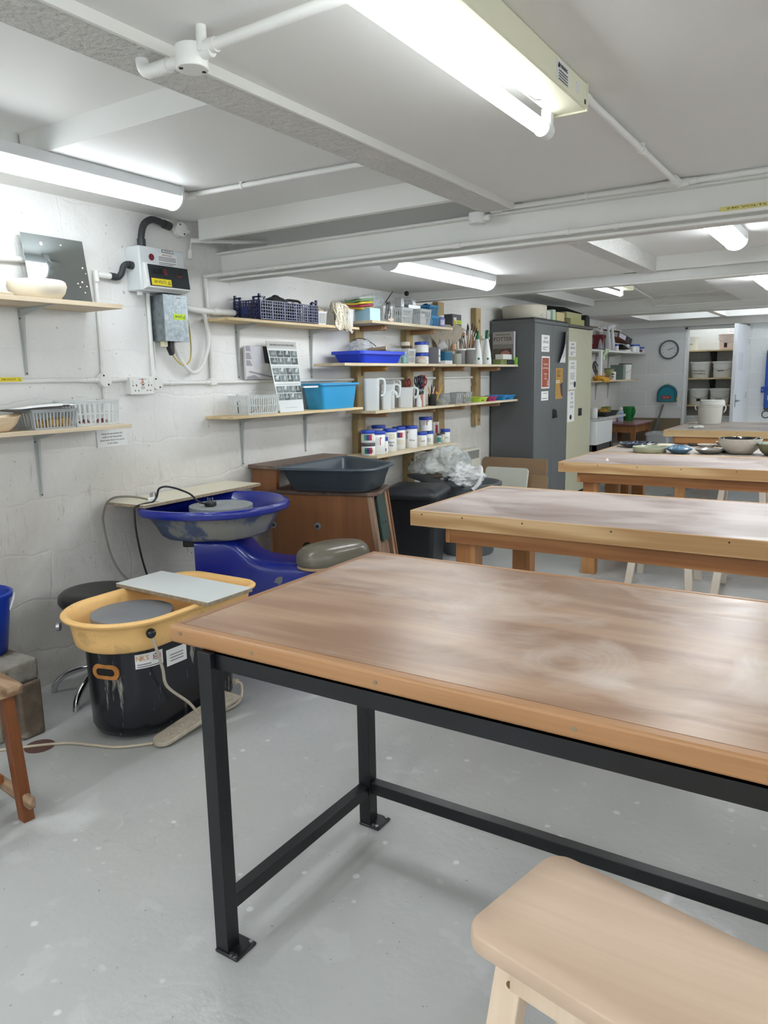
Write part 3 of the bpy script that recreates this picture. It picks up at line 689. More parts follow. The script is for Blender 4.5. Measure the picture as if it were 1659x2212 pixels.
# seat stools
BIRCH = wood('pale_birch', (190, 164, 142), (210, 186, 164), 0, .45, .42, 3)
BIRCHL = wood('pale_birch_leg', (200, 176, 150), (220, 198, 174), 2, .5, .45, 3)
def rounded_rect(hx, hy, r, n=7):
    pts = []
    for cx, cy, a in ((hx-r, hy-r, 0), (-hx+r, hy-r, 90), (-hx+r, -hy+r, 180), (hx-r, -hy+r, 270)):
        for i in range(n+1):
            q = R(a+90*i/n); pts.append((cx+r*math.cos(q), cy+r*math.sin(q)))
    return pts
def saddle_stool(label, c, ang, h, L_=.42, W=.245, group=None, legm=None, wear=False):
    t = thing('wooden_stool', label, 'stool', (c[0], c[1], 0), group)
    M = Matrix.Translation((c[0], c[1], 0)) @ Matrix.Rotation(R(ang), 4, 'Z')
    b = B(M); pts = rounded_rect(L_/2, W/2, .035)
    dip = lambda x: -.010*math.cos(x/(L_/2)*PI/2)
    # slightly dished seat: cross sections along the length
    n = 18; rings = []
    b.bm.free(); b = B(M)
    outer = pts
    lev = [(.0, h-.026, 0), (1, h-.005, 1), (1, h, 1)]
    rings = [[(x*.995, y*.995, h-.028) for x, y in outer], [(x, y, h-.022) for x, y in outer], [(x, y, h-.004+dip(x)*.6) for x, y in outer], [(x*.985, y*.975, h+dip(x)*.6) for x, y in outer]]
    k = 1
    for s in (.75, .5, .25, .02): rings.append([(x*.985*s, y*.975*s, h+.001+dip(x*s)*.6) for x, y in outer])
    b.loft(rings); obj('seat', b, BIRCH, t, ang=50)
    lm = legm or BIRCHL
    for sx in (-1, 1):
        for sy in (-1, 1):
            top = (sx*(L_/2-.065), sy*(W/2-.045), h-.028); bot = (sx*(L_/2-.02), sy*(W/2+.035), 0)
            b = B(M); w, d = .045, .028
            b.hexa([(bot[0]-w/2, bot[1]-d/2, 0), (bot[0]+w/2, bot[1]-d/2, 0), (bot[0]+w/2, bot[1]+d/2, 0), (bot[0]-w/2, bot[1]+d/2, 0),
                    (top[0]-w/2, top[1]-d/2, top[2]), (top[0]+w/2, top[1]-d/2, top[2]), (top[0]+w/2, top[1]+d/2, top[2]), (top[0]-w/2, top[1]+d/2, top[2])])
            leg = obj('leg', b, lm, t, bevel=.002)
            b = B(M); q = Vector(top)+(Vector(bot)-Vector(top))*.06; b.cyl((q.x-sx*.005, q.y+sy*.0135, q.z-.008), (q.x-sx*.005, q.y+sy*.0165, q.z-.008), .0055, n=12); obj('screw_plug', b, mat('screw_hole', (110, 84, 60), .6), leg)
    for sy in (-1, 1):
        b = B(M); b.box(-L_/2+.07, L_/2-.07, sy*(W/2-.03)-.009, sy*(W/2-.03)+.009, h-.075, h-.029); obj('rail', b, BIRCHL, t)
    for sx in (-1, 1):
        z = h*.45; f = 1-z/(h-.028); px = sx*(L_/2-.065+(.045)*f)
        b = B(M); b.box(px-.011, px+.011, -(W/2-.02), (W/2-.02), z-.02, z+.02); obj('stretcher', b, BIRCHL, t, bevel=.002)
    z = h*.45
    b = B(M); b.box(-(L_/2-.05), L_/2-.05, -.012, .012, z-.02, z+.02); obj('stretcher', b, BIRCHL, t, bevel=.002)
    return t
STX = (2.918, .928)
near = saddle_stool('pale birch stool in the foreground in front of the nearest table', STX, -12, .60, .44, .245)
b = B(Matrix.Translation((STX[0], STX[1], 0)) @ Matrix.Rotation(R(-12), 4, 'Z')); n = 14
b.loft([[(-.065+(.014+.004*math.sin(3*a))*math.cos(a), -.03+(.010+.003*math.sin(2*a+1))*math.sin(a), z) for a in [2*PI*i/n for i in range(n)]] for z in (.5925, .5952)])
obj('clay_mark', b, mat('dried_clay', (226, 214, 204), .8), near)
WB = wood('whitewashed_birch', (214, 200, 184), (232, 222, 208), 2, .5, .5, 3)
saddle_stool('pale stool tucked under the third table, on the left', (2.03, 5.10), 0, .50, .42, .24, legm=WB)
saddle_stool('pale stool tucked under third table, right of another', (2.56, 5.08), 0, .50, .42, .24, legm=WB)
saddle_stool('pale stool standing behind the third table, far under it', (2.25, 6.95), 0, .50, .42, .24, legm=WB)
# old wooden stool at the left edge
OLD = wood('worn_stool_top', (120, 92, 66), (170, 142, 114), 0, 1.2, .7, 7, (206, 198, 186), .56)
OLDL = wood('orange_brown_stool_leg', (112, 60, 24), (146, 86, 42), 2, 1, .5, 4)
t = thing('wooden_stool', 'old worn wooden stool cut by the left edge of picture', 'stool', (.80, 1.12, 0))
M = Matrix.Translation((.785, 1.125, 0)) @ Matrix.Rotation(R(-7), 4, 'Z')
b = B(M); pts = rounded_rect(.165, .155, .02); b.loft([[(x, y, .43) for x, y in pts], [(x, y, .452) for x, y in pts], [(x*.97, y*.97, .458) for x, y in pts]]); obj('seat', b, OLD, t)
for sx in (-1, 1):
    for sy in (-1, 1):
        b = B(M); b.hexa([(sx*.135-.02, sy*.13-.018, .0), (sx*.135+.02, sy*.13-.018, .0), (sx*.135+.02, sy*.13+.018, .0), (sx*.135-.02, sy*.13+.018, .0),
                          (sx*.125-.02, sy*.11-.018, .43), (sx*.125+.02, sy*.11-.018, .43), (sx*.125+.02, sy*.11+.018, .43), (sx*.125-.02, sy*.11+.018, .43)]); obj('leg', b, OLDL, t, bevel=.002)
for sy in (-1, 1):
    b = B(M); b.box(-.17, .195, sy*.128-.012, sy*.128+.012, .055, .095); obj('stretcher', b, OLD, t, bevel=.008)
b = B(M); b.box(-.02, .02, -.12, .12, .09, .115); obj('stretcher', b, OLDL, t)
# ---------------------------------------------------------------- potter's wheels and things on the floor
STEEL = mat('steel', (170, 172, 175), .3, 1)
def stadium(cx, y0, y1, r, n=12, rf=None):
    """outline rounded at the near end (y0) and, with radius rf, at the far corners (y1)"""
    pts = []
    for i in range(2*n+1):
        a = PI+PI*i/(2*n); pts.append((cx+r*math.cos(a), y0+r+r*math.sin(a)))
    rf = rf or r*.5
    for i in range(n+1):
        a = PI/2*i/n; pts.append((cx+r-rf+rf*math.cos(a), y1-rf+rf*math.sin(a)))
    for i in range(n+1):
        a = PI/2+PI/2*i/n; pts.append((cx-r+rf+rf*math.cos(a), y1-rf+rf*math.sin(a)))
    return pts
def inset(pts, d, c=None):
    n = len(pts); out = []
    for i in range(n):
        p = Vector(pts[i-1]); q = Vector(pts[i]); s = Vector(pts[(i+1) % n])
        t = (s-p).normalized(); nn = Vector((-t.y, t.x)); out.append((q.x+nn.x*d, q.y+nn.y*d))
    return out
# --- yellow topped electric wheel
YELW = mat('yellow_basin_plastic', (236, 190, 122), .5, var=.05, vscale=5, col2=(214, 174, 114), c2amt=.58, c2scale=9)
DRUM = mat('black_glossy_drum', (24, 27, 34), .22, var=.3, vscale=4, col2=(150, 146, 138), c2amt=.61, c2scale=20, stretch=(1, 1, .16))
ALU = mat('grey_wheelhead', (150, 154, 160), .42, .6, var=.06, vscale=8)
t = thing('potters_wheel', 'electric potter\'s wheel with yellow basin on black clay-splashed drum', 'potter\'s wheel', (.70, 1.95, 0))
cx = .705
o0 = stadium(.690, 1.715, 2.29, .172, rf=.06)
b = B(); b.loft([[(x, y, z) for x, y in inset(o0, d)] for d, z in ((.03, .012), (.012, .02), (.0, .045), (-.004, .2), (-.006, .365), (.004, .372))]); dr = obj('drum', b, DRUM, t, ang=50)
ob = stadium(cx, 1.625, 2.40, .232, rf=.10)
b = B(); prof = ((.065, .372), (.048, .375), (.036, .385), (.030, .42), (.022, .47), (.006, .483), (-.006, .490), (-.008, .498), (.0, .505), (.012, .505), (.022, .498), (.030, .485), (.036, .43), (.060, .395), (.12, .39))
b.loft([[(x, y, z) for x, y in inset(ob, d)] for d, z in prof], True, True); obj('basin', b, YELW, t, ang=60)
b = B(); b.cyl((.705, 1.885, .39), (.705, 1.885, .452), .045, n=20); b.cyl((.705, 1.885, .452), (.705, 1.885, .478), .158, n=48); obj('wheelhead', b, ALU, t, bevel=.002)
# handle slot in the drum with a worn orange surround
F = frame((.735, 1.7215, .287), (.965, .26, 0), (0, 0, 1))
rr = lambda hx, hy, r: rounded_rect(hx, hy, r)
b = B(F); b.loft([[(x, y, z) for x, y in rr(.058, .030, .028)] for z in (-.004, .006)]); obj('handle_surround', b, mat('rusty_orange', (176, 116, 52), .6, var=.25, vscale=30), dr, bevel=.002)
b = B(F); b.loft([[(x, y, z) for x, y in rr(.040, .014, .013)] for z in (.002, .0068)]); obj('handle_slot', b, mat('dark_void', (14, 14, 15), .8), dr)
# stickers that follow the drum's curve
def dpt(q, z, o=.0012):
    r = .178+o
    return Vector((.690+r*math.cos(q/.178), 1.887+r*math.sin(q/.178), z)) if q < 0 else Vector((.690+r, 1.887+q, z))
def wrap(name, q0, q1, z0, z1, m, par, o=.0012, n=8):
    b = B(); b.grid(lambda u, v: dpt(q0+(q1-q0)*u, z0+(z1-z0)*v, o), n, 1); return obj(name, b, m, par)
s1 = wrap('maker_sticker', -.115, -.005, .295, .352, PAPER, dr)
def on_drum(q, z): 
    e = .002; p = dpt(q, z, .002); return frame(p, dpt(q+e, z)-dpt(q-e, z), (0, 0, 1))
OR = mat('orange_print', (206, 140, 60), .6)
for k, ch in enumerate('NKS'): lettering(ch, .026, on_drum(-.103+.017*k, .334), OR, dr, 'sticker_letter')
wrap('sticker_print', -.108, -.055, .309, .312, INK, dr, .002); wrap('sticker_print', -.108, -.012, .300, .303, INK, dr, .002)
UF = on_drum(-.030, .332)
b = B(UF); b.box(-.016, .016, -.012, .012, -.0015, .0004); obj('flag', b, mat('flag_blue', (40, 50, 110), .6), dr)
for sgn in (1, -1):
    b = B(UF); b.bar((-.0155, -.0115*sgn, .0006), (.0155, .0115*sgn, .0006), .004, .0003, (0, 0, 1)); obj('flag_white_cross', b, PAPER, dr)
b = B(UF); b.box(-.016, .016, -.004, .004, .0008, .0011); obj('flag_white_cross', b, PAPER, dr)
b = B(UF); b.box(-.0035, .0035, -.012, .012, .0008, .0011); obj('flag_white_cross', b, PAPER, dr)
b = B(UF); b.box(-.016, .016, -.002, .002, .0012, .0014); obj('flag_red_cross', b, mat('flag_red', (180, 40, 50), .6), dr)
b = B(UF); b.box(-.002, .002, -.012, .012, .0012, .0014); obj('flag_red_cross', b, mat('flag_red', (180, 40, 50), .6), dr)
wrap('plain_sticker', .012, .115, .272, .338, PAPER, dr)
for k in range(3): wrap('sticker_print', .03, .098, .288+.012*k, .2915+.012*k, INK, dr, .002)
# drain plug, lever with ball and bent rod, foot pedal, bracket
b = B(); p = Vector((.512, 1.695, .437)); nrm = Vector((-.8, -.6, 0)); b.cyl(p, p+nrm*.012, .016, n=20); pl = obj('drain_plug', b, STEEL, t)
b = B(); b.cyl(p+nrm*.012, p+nrm*.014, .0115, n=20); obj('plug_bung', b, mat('black_rubber', (28, 28, 30), .5), pl)
b = B(); b.tube(smooth_pts([(.925, 1.79, .44), (.93, 1.80, .40), (.925, 1.83, .30), (.92, 1.85, .22), (.94, 1.93, .13), (.945, 1.97, .07)], 6), .006, 10); lv = obj('pedal_lever', b, mat('clay_crusted_metal', (176, 166, 150), .7, var=.15, vscale=40), t)
b = B(); b.ball((.925, 1.788, .452), .019); obj('lever_knob', b, mat('black_ball', (22, 24, 30), .12), lv)
b = B(); ax = Vector((.03, 1, 0)).normalized(); sd = Vector((ax.y, -ax.x, 0))
pc = Vector((.925, 1.99, .045)); pts = []
for i in range(13):
    a = PI*i/12; pts.append(pc-ax*.17+(-ax*math.sin(a)*.045+sd*math.cos(a)*.045))
pts += [pc+ax*.19-sd*.05, pc+ax*.19+sd*.05]
b.loft([[q+Vector((0, 0, (q-pc).dot(ax)*.13-.012)) for q in pts], [q+Vector((0, 0, (q-pc).dot(ax)*.13+.004)) for q in pts]]); pd = obj('foot_pedal', b, mat('clay_crusted_metal', (176, 166, 150), .7, var=.15, vscale=40), t, bevel=.003)
b = B()
for i in range(3):
    for j in range(10):
        q = pc+ax*(-.15+.034*j)+sd*(-.024+.024*i); z = (q-pc).dot(ax)*.13+.004
        b.lathe([(.007, 0), (.004, .003), (.001, .0035)], (q.x, q.y, q.z+z), 8)
obj('pedal_studs', b, mat('clay_crusted_metal', (176, 166, 150), .7, var=.15, vscale=40), pd)['kind'] = 'stuff'
b = B(); b.box(.528, .545, 1.86, 1.90, .30, .37); obj('side_catch', b, mat('black_rubber', (28, 28, 30), .5), t)
t = thing('power_cable', 'cream cable lying on floor from the black drum to the left', 'cable', (.5, 1.5, 0))
b = B(); b.tube(smooth_pts([(.862, 2.27, .075), (.90, 2.27, .07), (.93, 2.22, .02), (.92, 2.12, .007), (.905, 2.03, .007), (.93, 1.88, .008), (.90, 1.80, .007), (.80, 1.70, .006), (.70, 1.66, .006), (.60, 1.62, .006), (.50, 1.53, .006), (.42, 1.45, .006), (.34, 1.38, .006), (.1, 1.2, .006)], 8), .0055, 10); obj('cord', b, mat('cream_cable', (196, 184, 164), .6), t)
b = B(); b.tube(smooth_pts([(.855, 2.27, .075), (.875, 2.27, .076)], 3), .013, 12); obj('cable_gland', b, mat('clay_crusted_metal', (176, 166, 150), .7), t)
# board lying across the yellow basin
CHIP = mat('chipboard_edge', (150, 134, 112), .8, var=.3, vscale=90, bmp=.3, bscale=120)
LAMW = mat('white_laminate', (226, 230, 228), .25, var=.01)
def bat_board(label, M, w, d, h, face, name='bat_board'):
    t = thing(name, label, 'board', M.translation)
    b = B(M); b.box(-w/2, w/2, -d/2, d/2, .0, h); obj('chipboard_core', b, CHIP, t, bevel=.001)
    b = B(M); b.box(-w/2, w/2, -d/2, d/2, h, h+.0012); obj('laminate_face', b, face, t)
    return t
bat_board('white laminated board laid across the yellow basin', Matrix.Translation((.72, 2.14, .5055)) @ Matrix.Rotation(R(-1.5), 4, 'Z'), .565, .245, .0155, LAMW)
# --- low round stool with chrome legs
t = thing('swivel_stool', 'black padded round stool on curved chrome legs behind the yellow wheel', 'stool', (.285, 2.04, 0))
b = B(); b.lathe([(.12, .405), (.158, .412), (.168, .43), (.165, .455), (.148, .470), (.12, .474), (.08, .471), (.07, .472), (.03, .470), (.004, .471)], (.285, 2.04, 0), 44); obj('seat', b, mat('black_vinyl', (26, 26, 27), .32, var=.1, vscale=12), t, ang=70)
b = B(); b.cyl((.285, 2.04, .10), (.285, 2.04, .41), .022); obj('column', b, mat('chrome', (205, 208, 212), .12, 1), t)
for k in range(5):
    a = R(218+72*k); c, s = math.cos(a), math.sin(a)
    b = B(); b.tube(smooth_pts([(.285+c*.02, 2.04+s*.02, .115), (.285+c*.09, 2.04+s*.09, .112), (.285+c*.16, 2.04+s*.16, .09), (.285+c*.215, 2.04+s*.215, .045), (.285+c*.228, 2.04+s*.228, .0)], 6), .0135, 12); obj('leg', b, mat('chrome', (205, 208, 212), .12, 1), t)
# --- blue wheel
BLUE = mat('blue_fibreglass', (16, 34, 132), .28, var=.08, vscale=3, coat=.3)
BLUEC = mat('blue_clay_filmed', (66, 80, 112), .5, var=.2, vscale=6, col2=(128, 130, 128), c2amt=.5, c2scale=6)
t = thing('potters_wheel', 'blue fibreglass potter\'s wheel with seat arm, beside the cream board', 'potter\'s wheel', (.42, 2.65, 0))
# basin: egg shaped, flat at the wall end; local axis u points to the seat
MR = Matrix.Translation((.40, 2.64, 0)) @ Matrix.Rotation(R(30), 4, 'Z')
half = [(-.30, -.19), (-.245, -.262), (-.10, -.328), (.05, -.345), (.20, -.310), (.315, -.195), (.375, -.07)]
od = smooth_pts([(u, v, 0) for u, v in half+[(.387, 0)]+[(u, -v) for u, v in reversed(half)]], 4)
od = [(p.x, p.y) for p in od]
def scl(pts, k, c=(.03, 0)): return [(c[0]+(x-c[0])*k, c[1]+(y-c[1])*k) for x, y in pts]
b = B(MR); prof = ((.50, .628), (.66, .630), (.72, .645), (.80, .70), (.88, .742), (.95, .752))
b.loft([[(x, y, z) for x, y in scl(od, k)] for k, z in prof], True, False); obj('basin_underside', b, BLUEC, t, ang=60)
b = B(MR); prof = ((.95, .748), (.985, .750), (1.0, .758), (1.0, .778), (.985, .787), (.93, .787), (.90, .780), (.87, .745), (.80, .70), (.60, .70), (.02, .70))
b.loft([[(x, y, z) for x, y in scl(od, k)] for k, z in prof], False, True); obj('basin', b, BLUE, t, ang=60)
wc = (.05, .0)
b = B(MR); b.cyl((wc[0], wc[1], .70), (wc[0], wc[1], .745), .05); b.cyl((wc[0], wc[1], .745), (wc[0], wc[1], .768), .155, n=44); wh = obj('wheelhead', b, mat('clay_filmed_wheelhead', (142, 146, 148), .6, .2, var=.1, vscale=20), t, bevel=.002)
for k in range(1, 9):
    b = B(MR); r = .017*k; n = 40
    b.loft([[(wc[0]+rr_*math.cos(2*PI*i/n), wc[1]+rr_*math.sin(2*PI*i/n), z) for i in range(n)] for rr_, z in ((r-.0025, .768), (r, .7692), (r+.0025, .768))], False, False)
    obj('turned_ring', b, mat('clay_filmed_wheelhead', (142, 146, 148), .6, .2), wh)
sec = []
for (x, hw, zt) in ((-.045, .172, .628), (.03, .174, .628), (.10, .170, .626), (.145, .160, .610), (.175, .152, .575), (.21, .145, .535), (.26, .138, .508), (.33, .132, .496), (.42, .126, .490), (.47, .115, .486), (.56, .095, .478), (.62, .075, .465)):
    rg = []; n = 8; rc = .05 if x > .12 else .035
    rg += [(x, -hw, 0.0), (x, -hw, zt*.55), (x, -hw, zt-rc-.01)]
    for i in range(1, n+1):
        a = PI-PI/2*i/n; rg.append((x, -hw+rc+rc*math.cos(a), zt-rc+rc*math.sin(a)))
    for i in range(n+1):
        a = PI/2-PI/2*i/n; rg.append((x, hw-rc+rc*math.cos(a), zt-rc+rc*math.sin(a)))
    rg += [(x, hw, zt*.55), (x, hw, 0)]
    sec.append(rg)
b = B(MR); b.loft(sec); body = obj('body', b, BLUE, t, ang=50)
chip = ((-.024, -.018), (-.010, .003), (.006, .010), (.020, .008), (.018, -.012), (.006, -.032), (-.006, -.022))
b = B(MR); b.prism([(.345+x, -.1345-.0, .425+z) for x, z in chip], (0, .02, 0)); obj('paint_chip', b, mat('chipped_grey', (112, 116, 120), .6), body)
b = B(); b.cyl((.915, 2.925, .44), (.915, 2.925, .475), .05, n=18); obj('seat_post', b, STEEL, t)
SM = Matrix.Translation((.925, 2.93, 0)) @ Matrix.Rotation(R(72), 4, 'Z')
so = [(.200*math.copysign(abs(math.cos(a))**.8, math.cos(a)), .118*math.copysign(abs(math.sin(a))**.85, math.sin(a))) for a in [2*PI*i/40 for i in range(40)]]
b = B(SM); b.loft([[(x*k, y*k, z) for x, y in so] for k, z in ((.90, .476), (.97, .482), (1.0, .50), (.985, .525), (.93, .548), (.80, .566), (.5, .577), (.04, .58))]); obj('seat', b, mat('olive_grey_vinyl', (112, 106, 94), .25, var=.05), t, ang=70)
b = B(SM); b.loft([[(x*k, y*k, z) for x, y in so] for k, z in ((.92, .466), (.975, .470), (.975, .482), (.9, .482))]); obj('seat_base', b, mat('tan_plywood', (176, 148, 112), .6), t)
b = B(MR); b.box(-.11, -.045, -.14, -.05, .585, .628); obj('motor_bracket', b, mat('black_rubber', (28, 28, 30), .5), t, bevel=.006)
b = B(MR); b.tube(smooth_pts([(-.09, -.13, .59), (-.09, -.13, .57), (-.085, -.13, .555), (-.075, -.13, .55), (-.07, -.13, .56)], 5), .002, 8); obj('hook', b, STEEL, t)
# cream board across the blue basin with the plugs on it
CREAML = mat('cream_laminate', (214, 206, 184), .35, var=.02)
bat_board('long cream laminated board against the wall on the blue wheel', Matrix.Translation((.150, 2.735, .7885)) @ Matrix.Rotation(R(-88.5), 4, 'Z'), .83, .262, .0145, CREAML)
def plug(label, c, ang, m, cord, cm, r=.0045, flip=True):
    t = thing('power_plug', label, 'plug', c); M = Matrix.Translation(c) @ Matrix.Rotation(R(ang), 4, 'Z')
    pts = [(-.026, -.022), (.026, -.022), (.026, .008), (.012, .026), (-.012, .026), (-.026, .008)]
    b = B(M); b.loft([[(x, y, z) for x, y in pts] for z in (.0, .022)]); obj('plug_body', b, m, t, bevel=.005)
    for x, y in ((-.011, -.008), (.011, -.008), (0, .012)):
        b = B(M); b.box(x-.003, x+.003, y-.002, y+.002, .022, .042); obj('pin', b, STEEL, t)
    b = B(); b.tube(smooth_pts(cord, 8), r, 10); obj('cord', b, cm, t)
    return t
ZB = .8045
plug('white mains plug lying pins up on the cream board', (.235, 2.425, ZB), 60, WHITEP, [(.225, 2.405, ZB+.012), (.18, 2.37, ZB+.025), (.13, 2.33, ZB+.03), (.085, 2.305, ZB+.02), (.06, 2.285, .79), (.055, 2.27, .70), (.08, 2.30, .50), (.15, 2.38, .36), (.24, 2.46, .26), (.30, 2.50, .22)], mat('grey_cable', (122, 116, 106), .6), .005)
plug('black mains plug lying pins up on the blue wheel head', (.435, 2.60, .7695), 100, mat('black_rubber', (28, 28, 30), .5), [(.425, 2.575, .785), (.41, 2.545, .80), (.38, 2.52, .84), (.32, 2.46, .875), (.28, 2.43, .87), (.262, 2.425, .83), (.262, 2.40, .808), (.26, 2.36, .806), (.255, 2.312, .80), (.255, 2.295, .78), (.255, 2.30, .65), (.26, 2.34, .45), (.29, 2.42, .20), (.32, 2.5, .05)], mat('black_cord', (24, 24, 26), .4), .0048)
# --- brown wooden kick wheel
BRW = wood('brown_varnished_ply', (126, 82, 50), (156, 106, 68), 2, .5, .4, 2, (156, 132, 112), .60)
BRWT = wood('worn_brown_top', (88, 68, 58), (118, 96, 84), 1, .6, .5, 4, (164, 152, 142), .58)
PLYE = wood('worn_ply_edge', (126, 98, 78), (164, 136, 112), 2, 1.2, .6, 6)
t = thing('kick_wheel', 'brown wooden bench kick wheel with grey tray on its deck', 'potter\'s wheel', (.45, 3.6, 0))
for y in (3.36, 4.01):
    b = B(); b.prism([(.02, y, .60), (.195, y, .60), (.212, y, .855), (.02, y, .855)], (0, .025, 0)); obj('shelf_end', b, BRW, t)
b = B(); b.box(.012, .218, 3.335, 4.07, .855, .877); obj('back_shelf', b, BRWT, t, bevel=.003)
KM = Matrix.Translation((.17, 3.345, 0)) @ Matrix.Rotation(R(14), 4, 'Z')
b = B(KM); b.loft([[(x, y, z) for x, y in ((-.01, -.012), (.615, -.012), (.665, .03), (.63, .33), (.30, .52), (.02, .58))] for z in (.712, .734)]); obj('deck', b, BRWT, t, bevel=.005)
b = B(KM); b.prism([(0, 0, 0), (.715, 0, 0), (.612, 0, .711), (0, 0, .711)], (0, .02, 0)); sp = obj('side_panel', b, BRW, t)
for x, z in ((.012, .526), (.295, .530)):
    b = B(KM); b.cyl((x, 0, z), (x, -.004, z), .020, n=20); wsh = obj('washer', b, mat('clay_filmed_wheelhead', (142, 146, 148), .6, .2), sp)
    b = B(KM); b.cyl((x, -.004, z), (x, -.013, z), .010, n=8); obj('bolt_head', b, mat('dark_steel', (90, 90, 92), .4, .8), sp)
b = B(KM); b.cyl((.226, .001, .399), (.226, -.0008, .399), .032, n=28); obj('hand_hole', b, mat('dark_void', (14, 14, 15), .8), sp)
b = B(KM); b.prism([(0, .27, 0), (.735, .27, 0), (.635, .27, .711), (0, .27, .711)], (0, .02, 0)); obj('side_panel', b, BRW, t)
for y, w_ in ((-.002, .042), (.238, .055)):
    b = B(KM); b.hexa([(.70, y, 0), (.728, y, 0), (.728, y+w_, 0), (.70, y+w_, 0), (.602, y, .71), (.628, y, .71), (.628, y+w_, .71), (.602, y+w_, .71)]); obj('end_post', b, PLYE, t, bevel=.002)
b = B(KM); b.hexa([(.685, .04, 0), (.70, .04, 0), (.70, .24, 0), (.685, .24, 0), (.59, .04, .705), (.605, .04, .705), (.605, .24, .705), (.59, .24, .705)]); obj('end_panel', b, PLYE, t)
kq = KM.to_3x3()
gp = frame(KM @ Vector((.632, .165, .565)), kq @ Vector((0, 1, 0)), kq @ Vector((-.14, 0, 1))); b = B(gp); b.loft([[(x, y, z) for x, y in rounded_rect(.062, .135, .02)] for z in (-.008, .012)]); pad = obj('green_pad', b, mat('dark_green_vinyl', (46, 70, 66), .4, var=.1), t, bevel=.004)
for x in (-.03, .03):
    b = B(gp); b.cyl((x, -.03, .012), (x, -.03, .015), .008, n=14); obj('rivet', b, mat('dark_steel', (90, 90, 92), .4, .8), pad)
b = B(KM); b.box(-.012, 0, 0, .29, 0, .70); obj('rear_board', b, BRW, t)
# moulded grey tray standing on the deck
GTR = mat('grey_moulded_plastic', (62, 72, 80), .38, var=.1, vscale=4, col2=(108, 112, 114), c2amt=.68, c2scale=12)
t = thing('splash_tray', 'dark grey moulded plastic tray resting on the brown kick wheel', 'tray', (.46, 3.72, .735))
tx0, tx1, ty0, ty1 = .20, .80, 3.385, 4.06
def tray_o(k, n=8):
    cx_, cy_2 = .53, 3.60
    base = []
    for (px, py, r) in ((.275, 3.245, .08), (.865, 3.395, .13), (.79, 3.78, .10), (.24, 4.0, .08)): base.append((px, py))
    pts = []
    m = len(base)
    for i in range(m):
        p = Vector(base[i]); a = Vector(base[i-1]); c = Vector(base[(i+1) % m]); r = (.05, .12, .10, .06)[i]
        pa = p+(a-p).normalized()*r; pc_ = p+(c-p).normalized()*r
        for j in range(n+1):
            s = j/n; q = pa*(1-s)**2+p*2*s*(1-s)+pc_*s*s; pts.append((cx_+(q.x-cx_)*k, cy_2+(q.y-cy_2)*k))
    return pts
b = B(); prof = ((.66, .736), (.71, .738), (.75, .75), (.90, .862), (.955, .870), (.985, .866), (.99, .872), (.96, .880), (.91, .878), (.88, .865), (.78, .76), (.70, .752), (.02, .752))
b.loft([[(x, y, z) for x, y in tray_o(k)] for k, z in prof]); obj('shell', b, GTR, t, ang=60)
# --- bins
BIN = mat('black_bin_plastic', (34, 38, 42), .4, var=.15, vscale=8, col2=(96, 98, 98), c2amt=.7, c2scale=20)
BINB = mat('black_bin_body', (24, 28, 34), .4, var=.1, vscale=6)
BING = mat('grey_bin_plastic', (98, 104, 108), .42, var=.06, vscale=6)
t = thing('bin', 'square black dustbin with closed lid, nearest the brown wheel', 'bin', (.42, 4.60, 0))
MB_ = Matrix.Translation((.42, 4.60, 0)) @ Matrix.Rotation(R(14), 4, 'Z')
b = B(MB_); b.loft([[(x*k, y*k, z) for x, y in rounded_rect(.20, .20, .04)] for k, z in ((.80, 0), (.98, .52), (1.0, .55))]); obj('body', b, BINB, t, ang=50)
b = B(MB_); b.loft([[(x*k, y*k, z) for x, y in rounded_rect(.215, .225, .04)] for k, z in ((.98, .545), (1.0, .55), (1.0, .575), (.94, .59), (.80, .61), (.5, .622), (.03, .625))]); obj('lid', b, BIN, t, ang=50)
t = thing('bin', 'round grey dustbin filled with crumpled clear plastic', 'bin', (.50, 5.28, 0))
b = B(); b.lathe([(.19, 0), (.20, .02), (.245, .53), (.262, .535), (.265, .56), (.25, .565), (.235, .55), (.20, .10), (.02, .09)], (.50, 5.28, 0), 40, fn=lambda a, z: 1+.012*math.cos(20*a)*(0 if z > .5 else 1)); obj('body', b, BING, t, ang=50)
t = thing('loose_cover', 'loose black bin lid leaning on the grey bin', 'lid', (.36, 5.03, .58))
ML = Matrix.Translation((.36, 5.03, .595)) @ Matrix.Rotation(R(9), 4, 'Y') @ Matrix.Rotation(R(-6), 4, 'X')
b = B(ML); b.lathe([(.22, -.012), (.235, -.01), (.235, .0), (.20, .012), (.10, .022), (.01, .024)], (0, 0, 0), 36, sy=.9); ld = obj('lid_shell', b, BIN, t)
b = B(ML); b.box(.06, .075, -.06, .02, .022, .0265); obj('white_scuff', b, mat('white_scuff', (176, 180, 180), .6), t)
b = B(ML); b.tube(smooth_pts([(.10, -.06, .022), (.11, -.05, .045), (.12, 0, .05), (.11, .05, .045), (.10, .06, .022)], 5), .009, 8); obj('lid_handle', b, BIN, t)
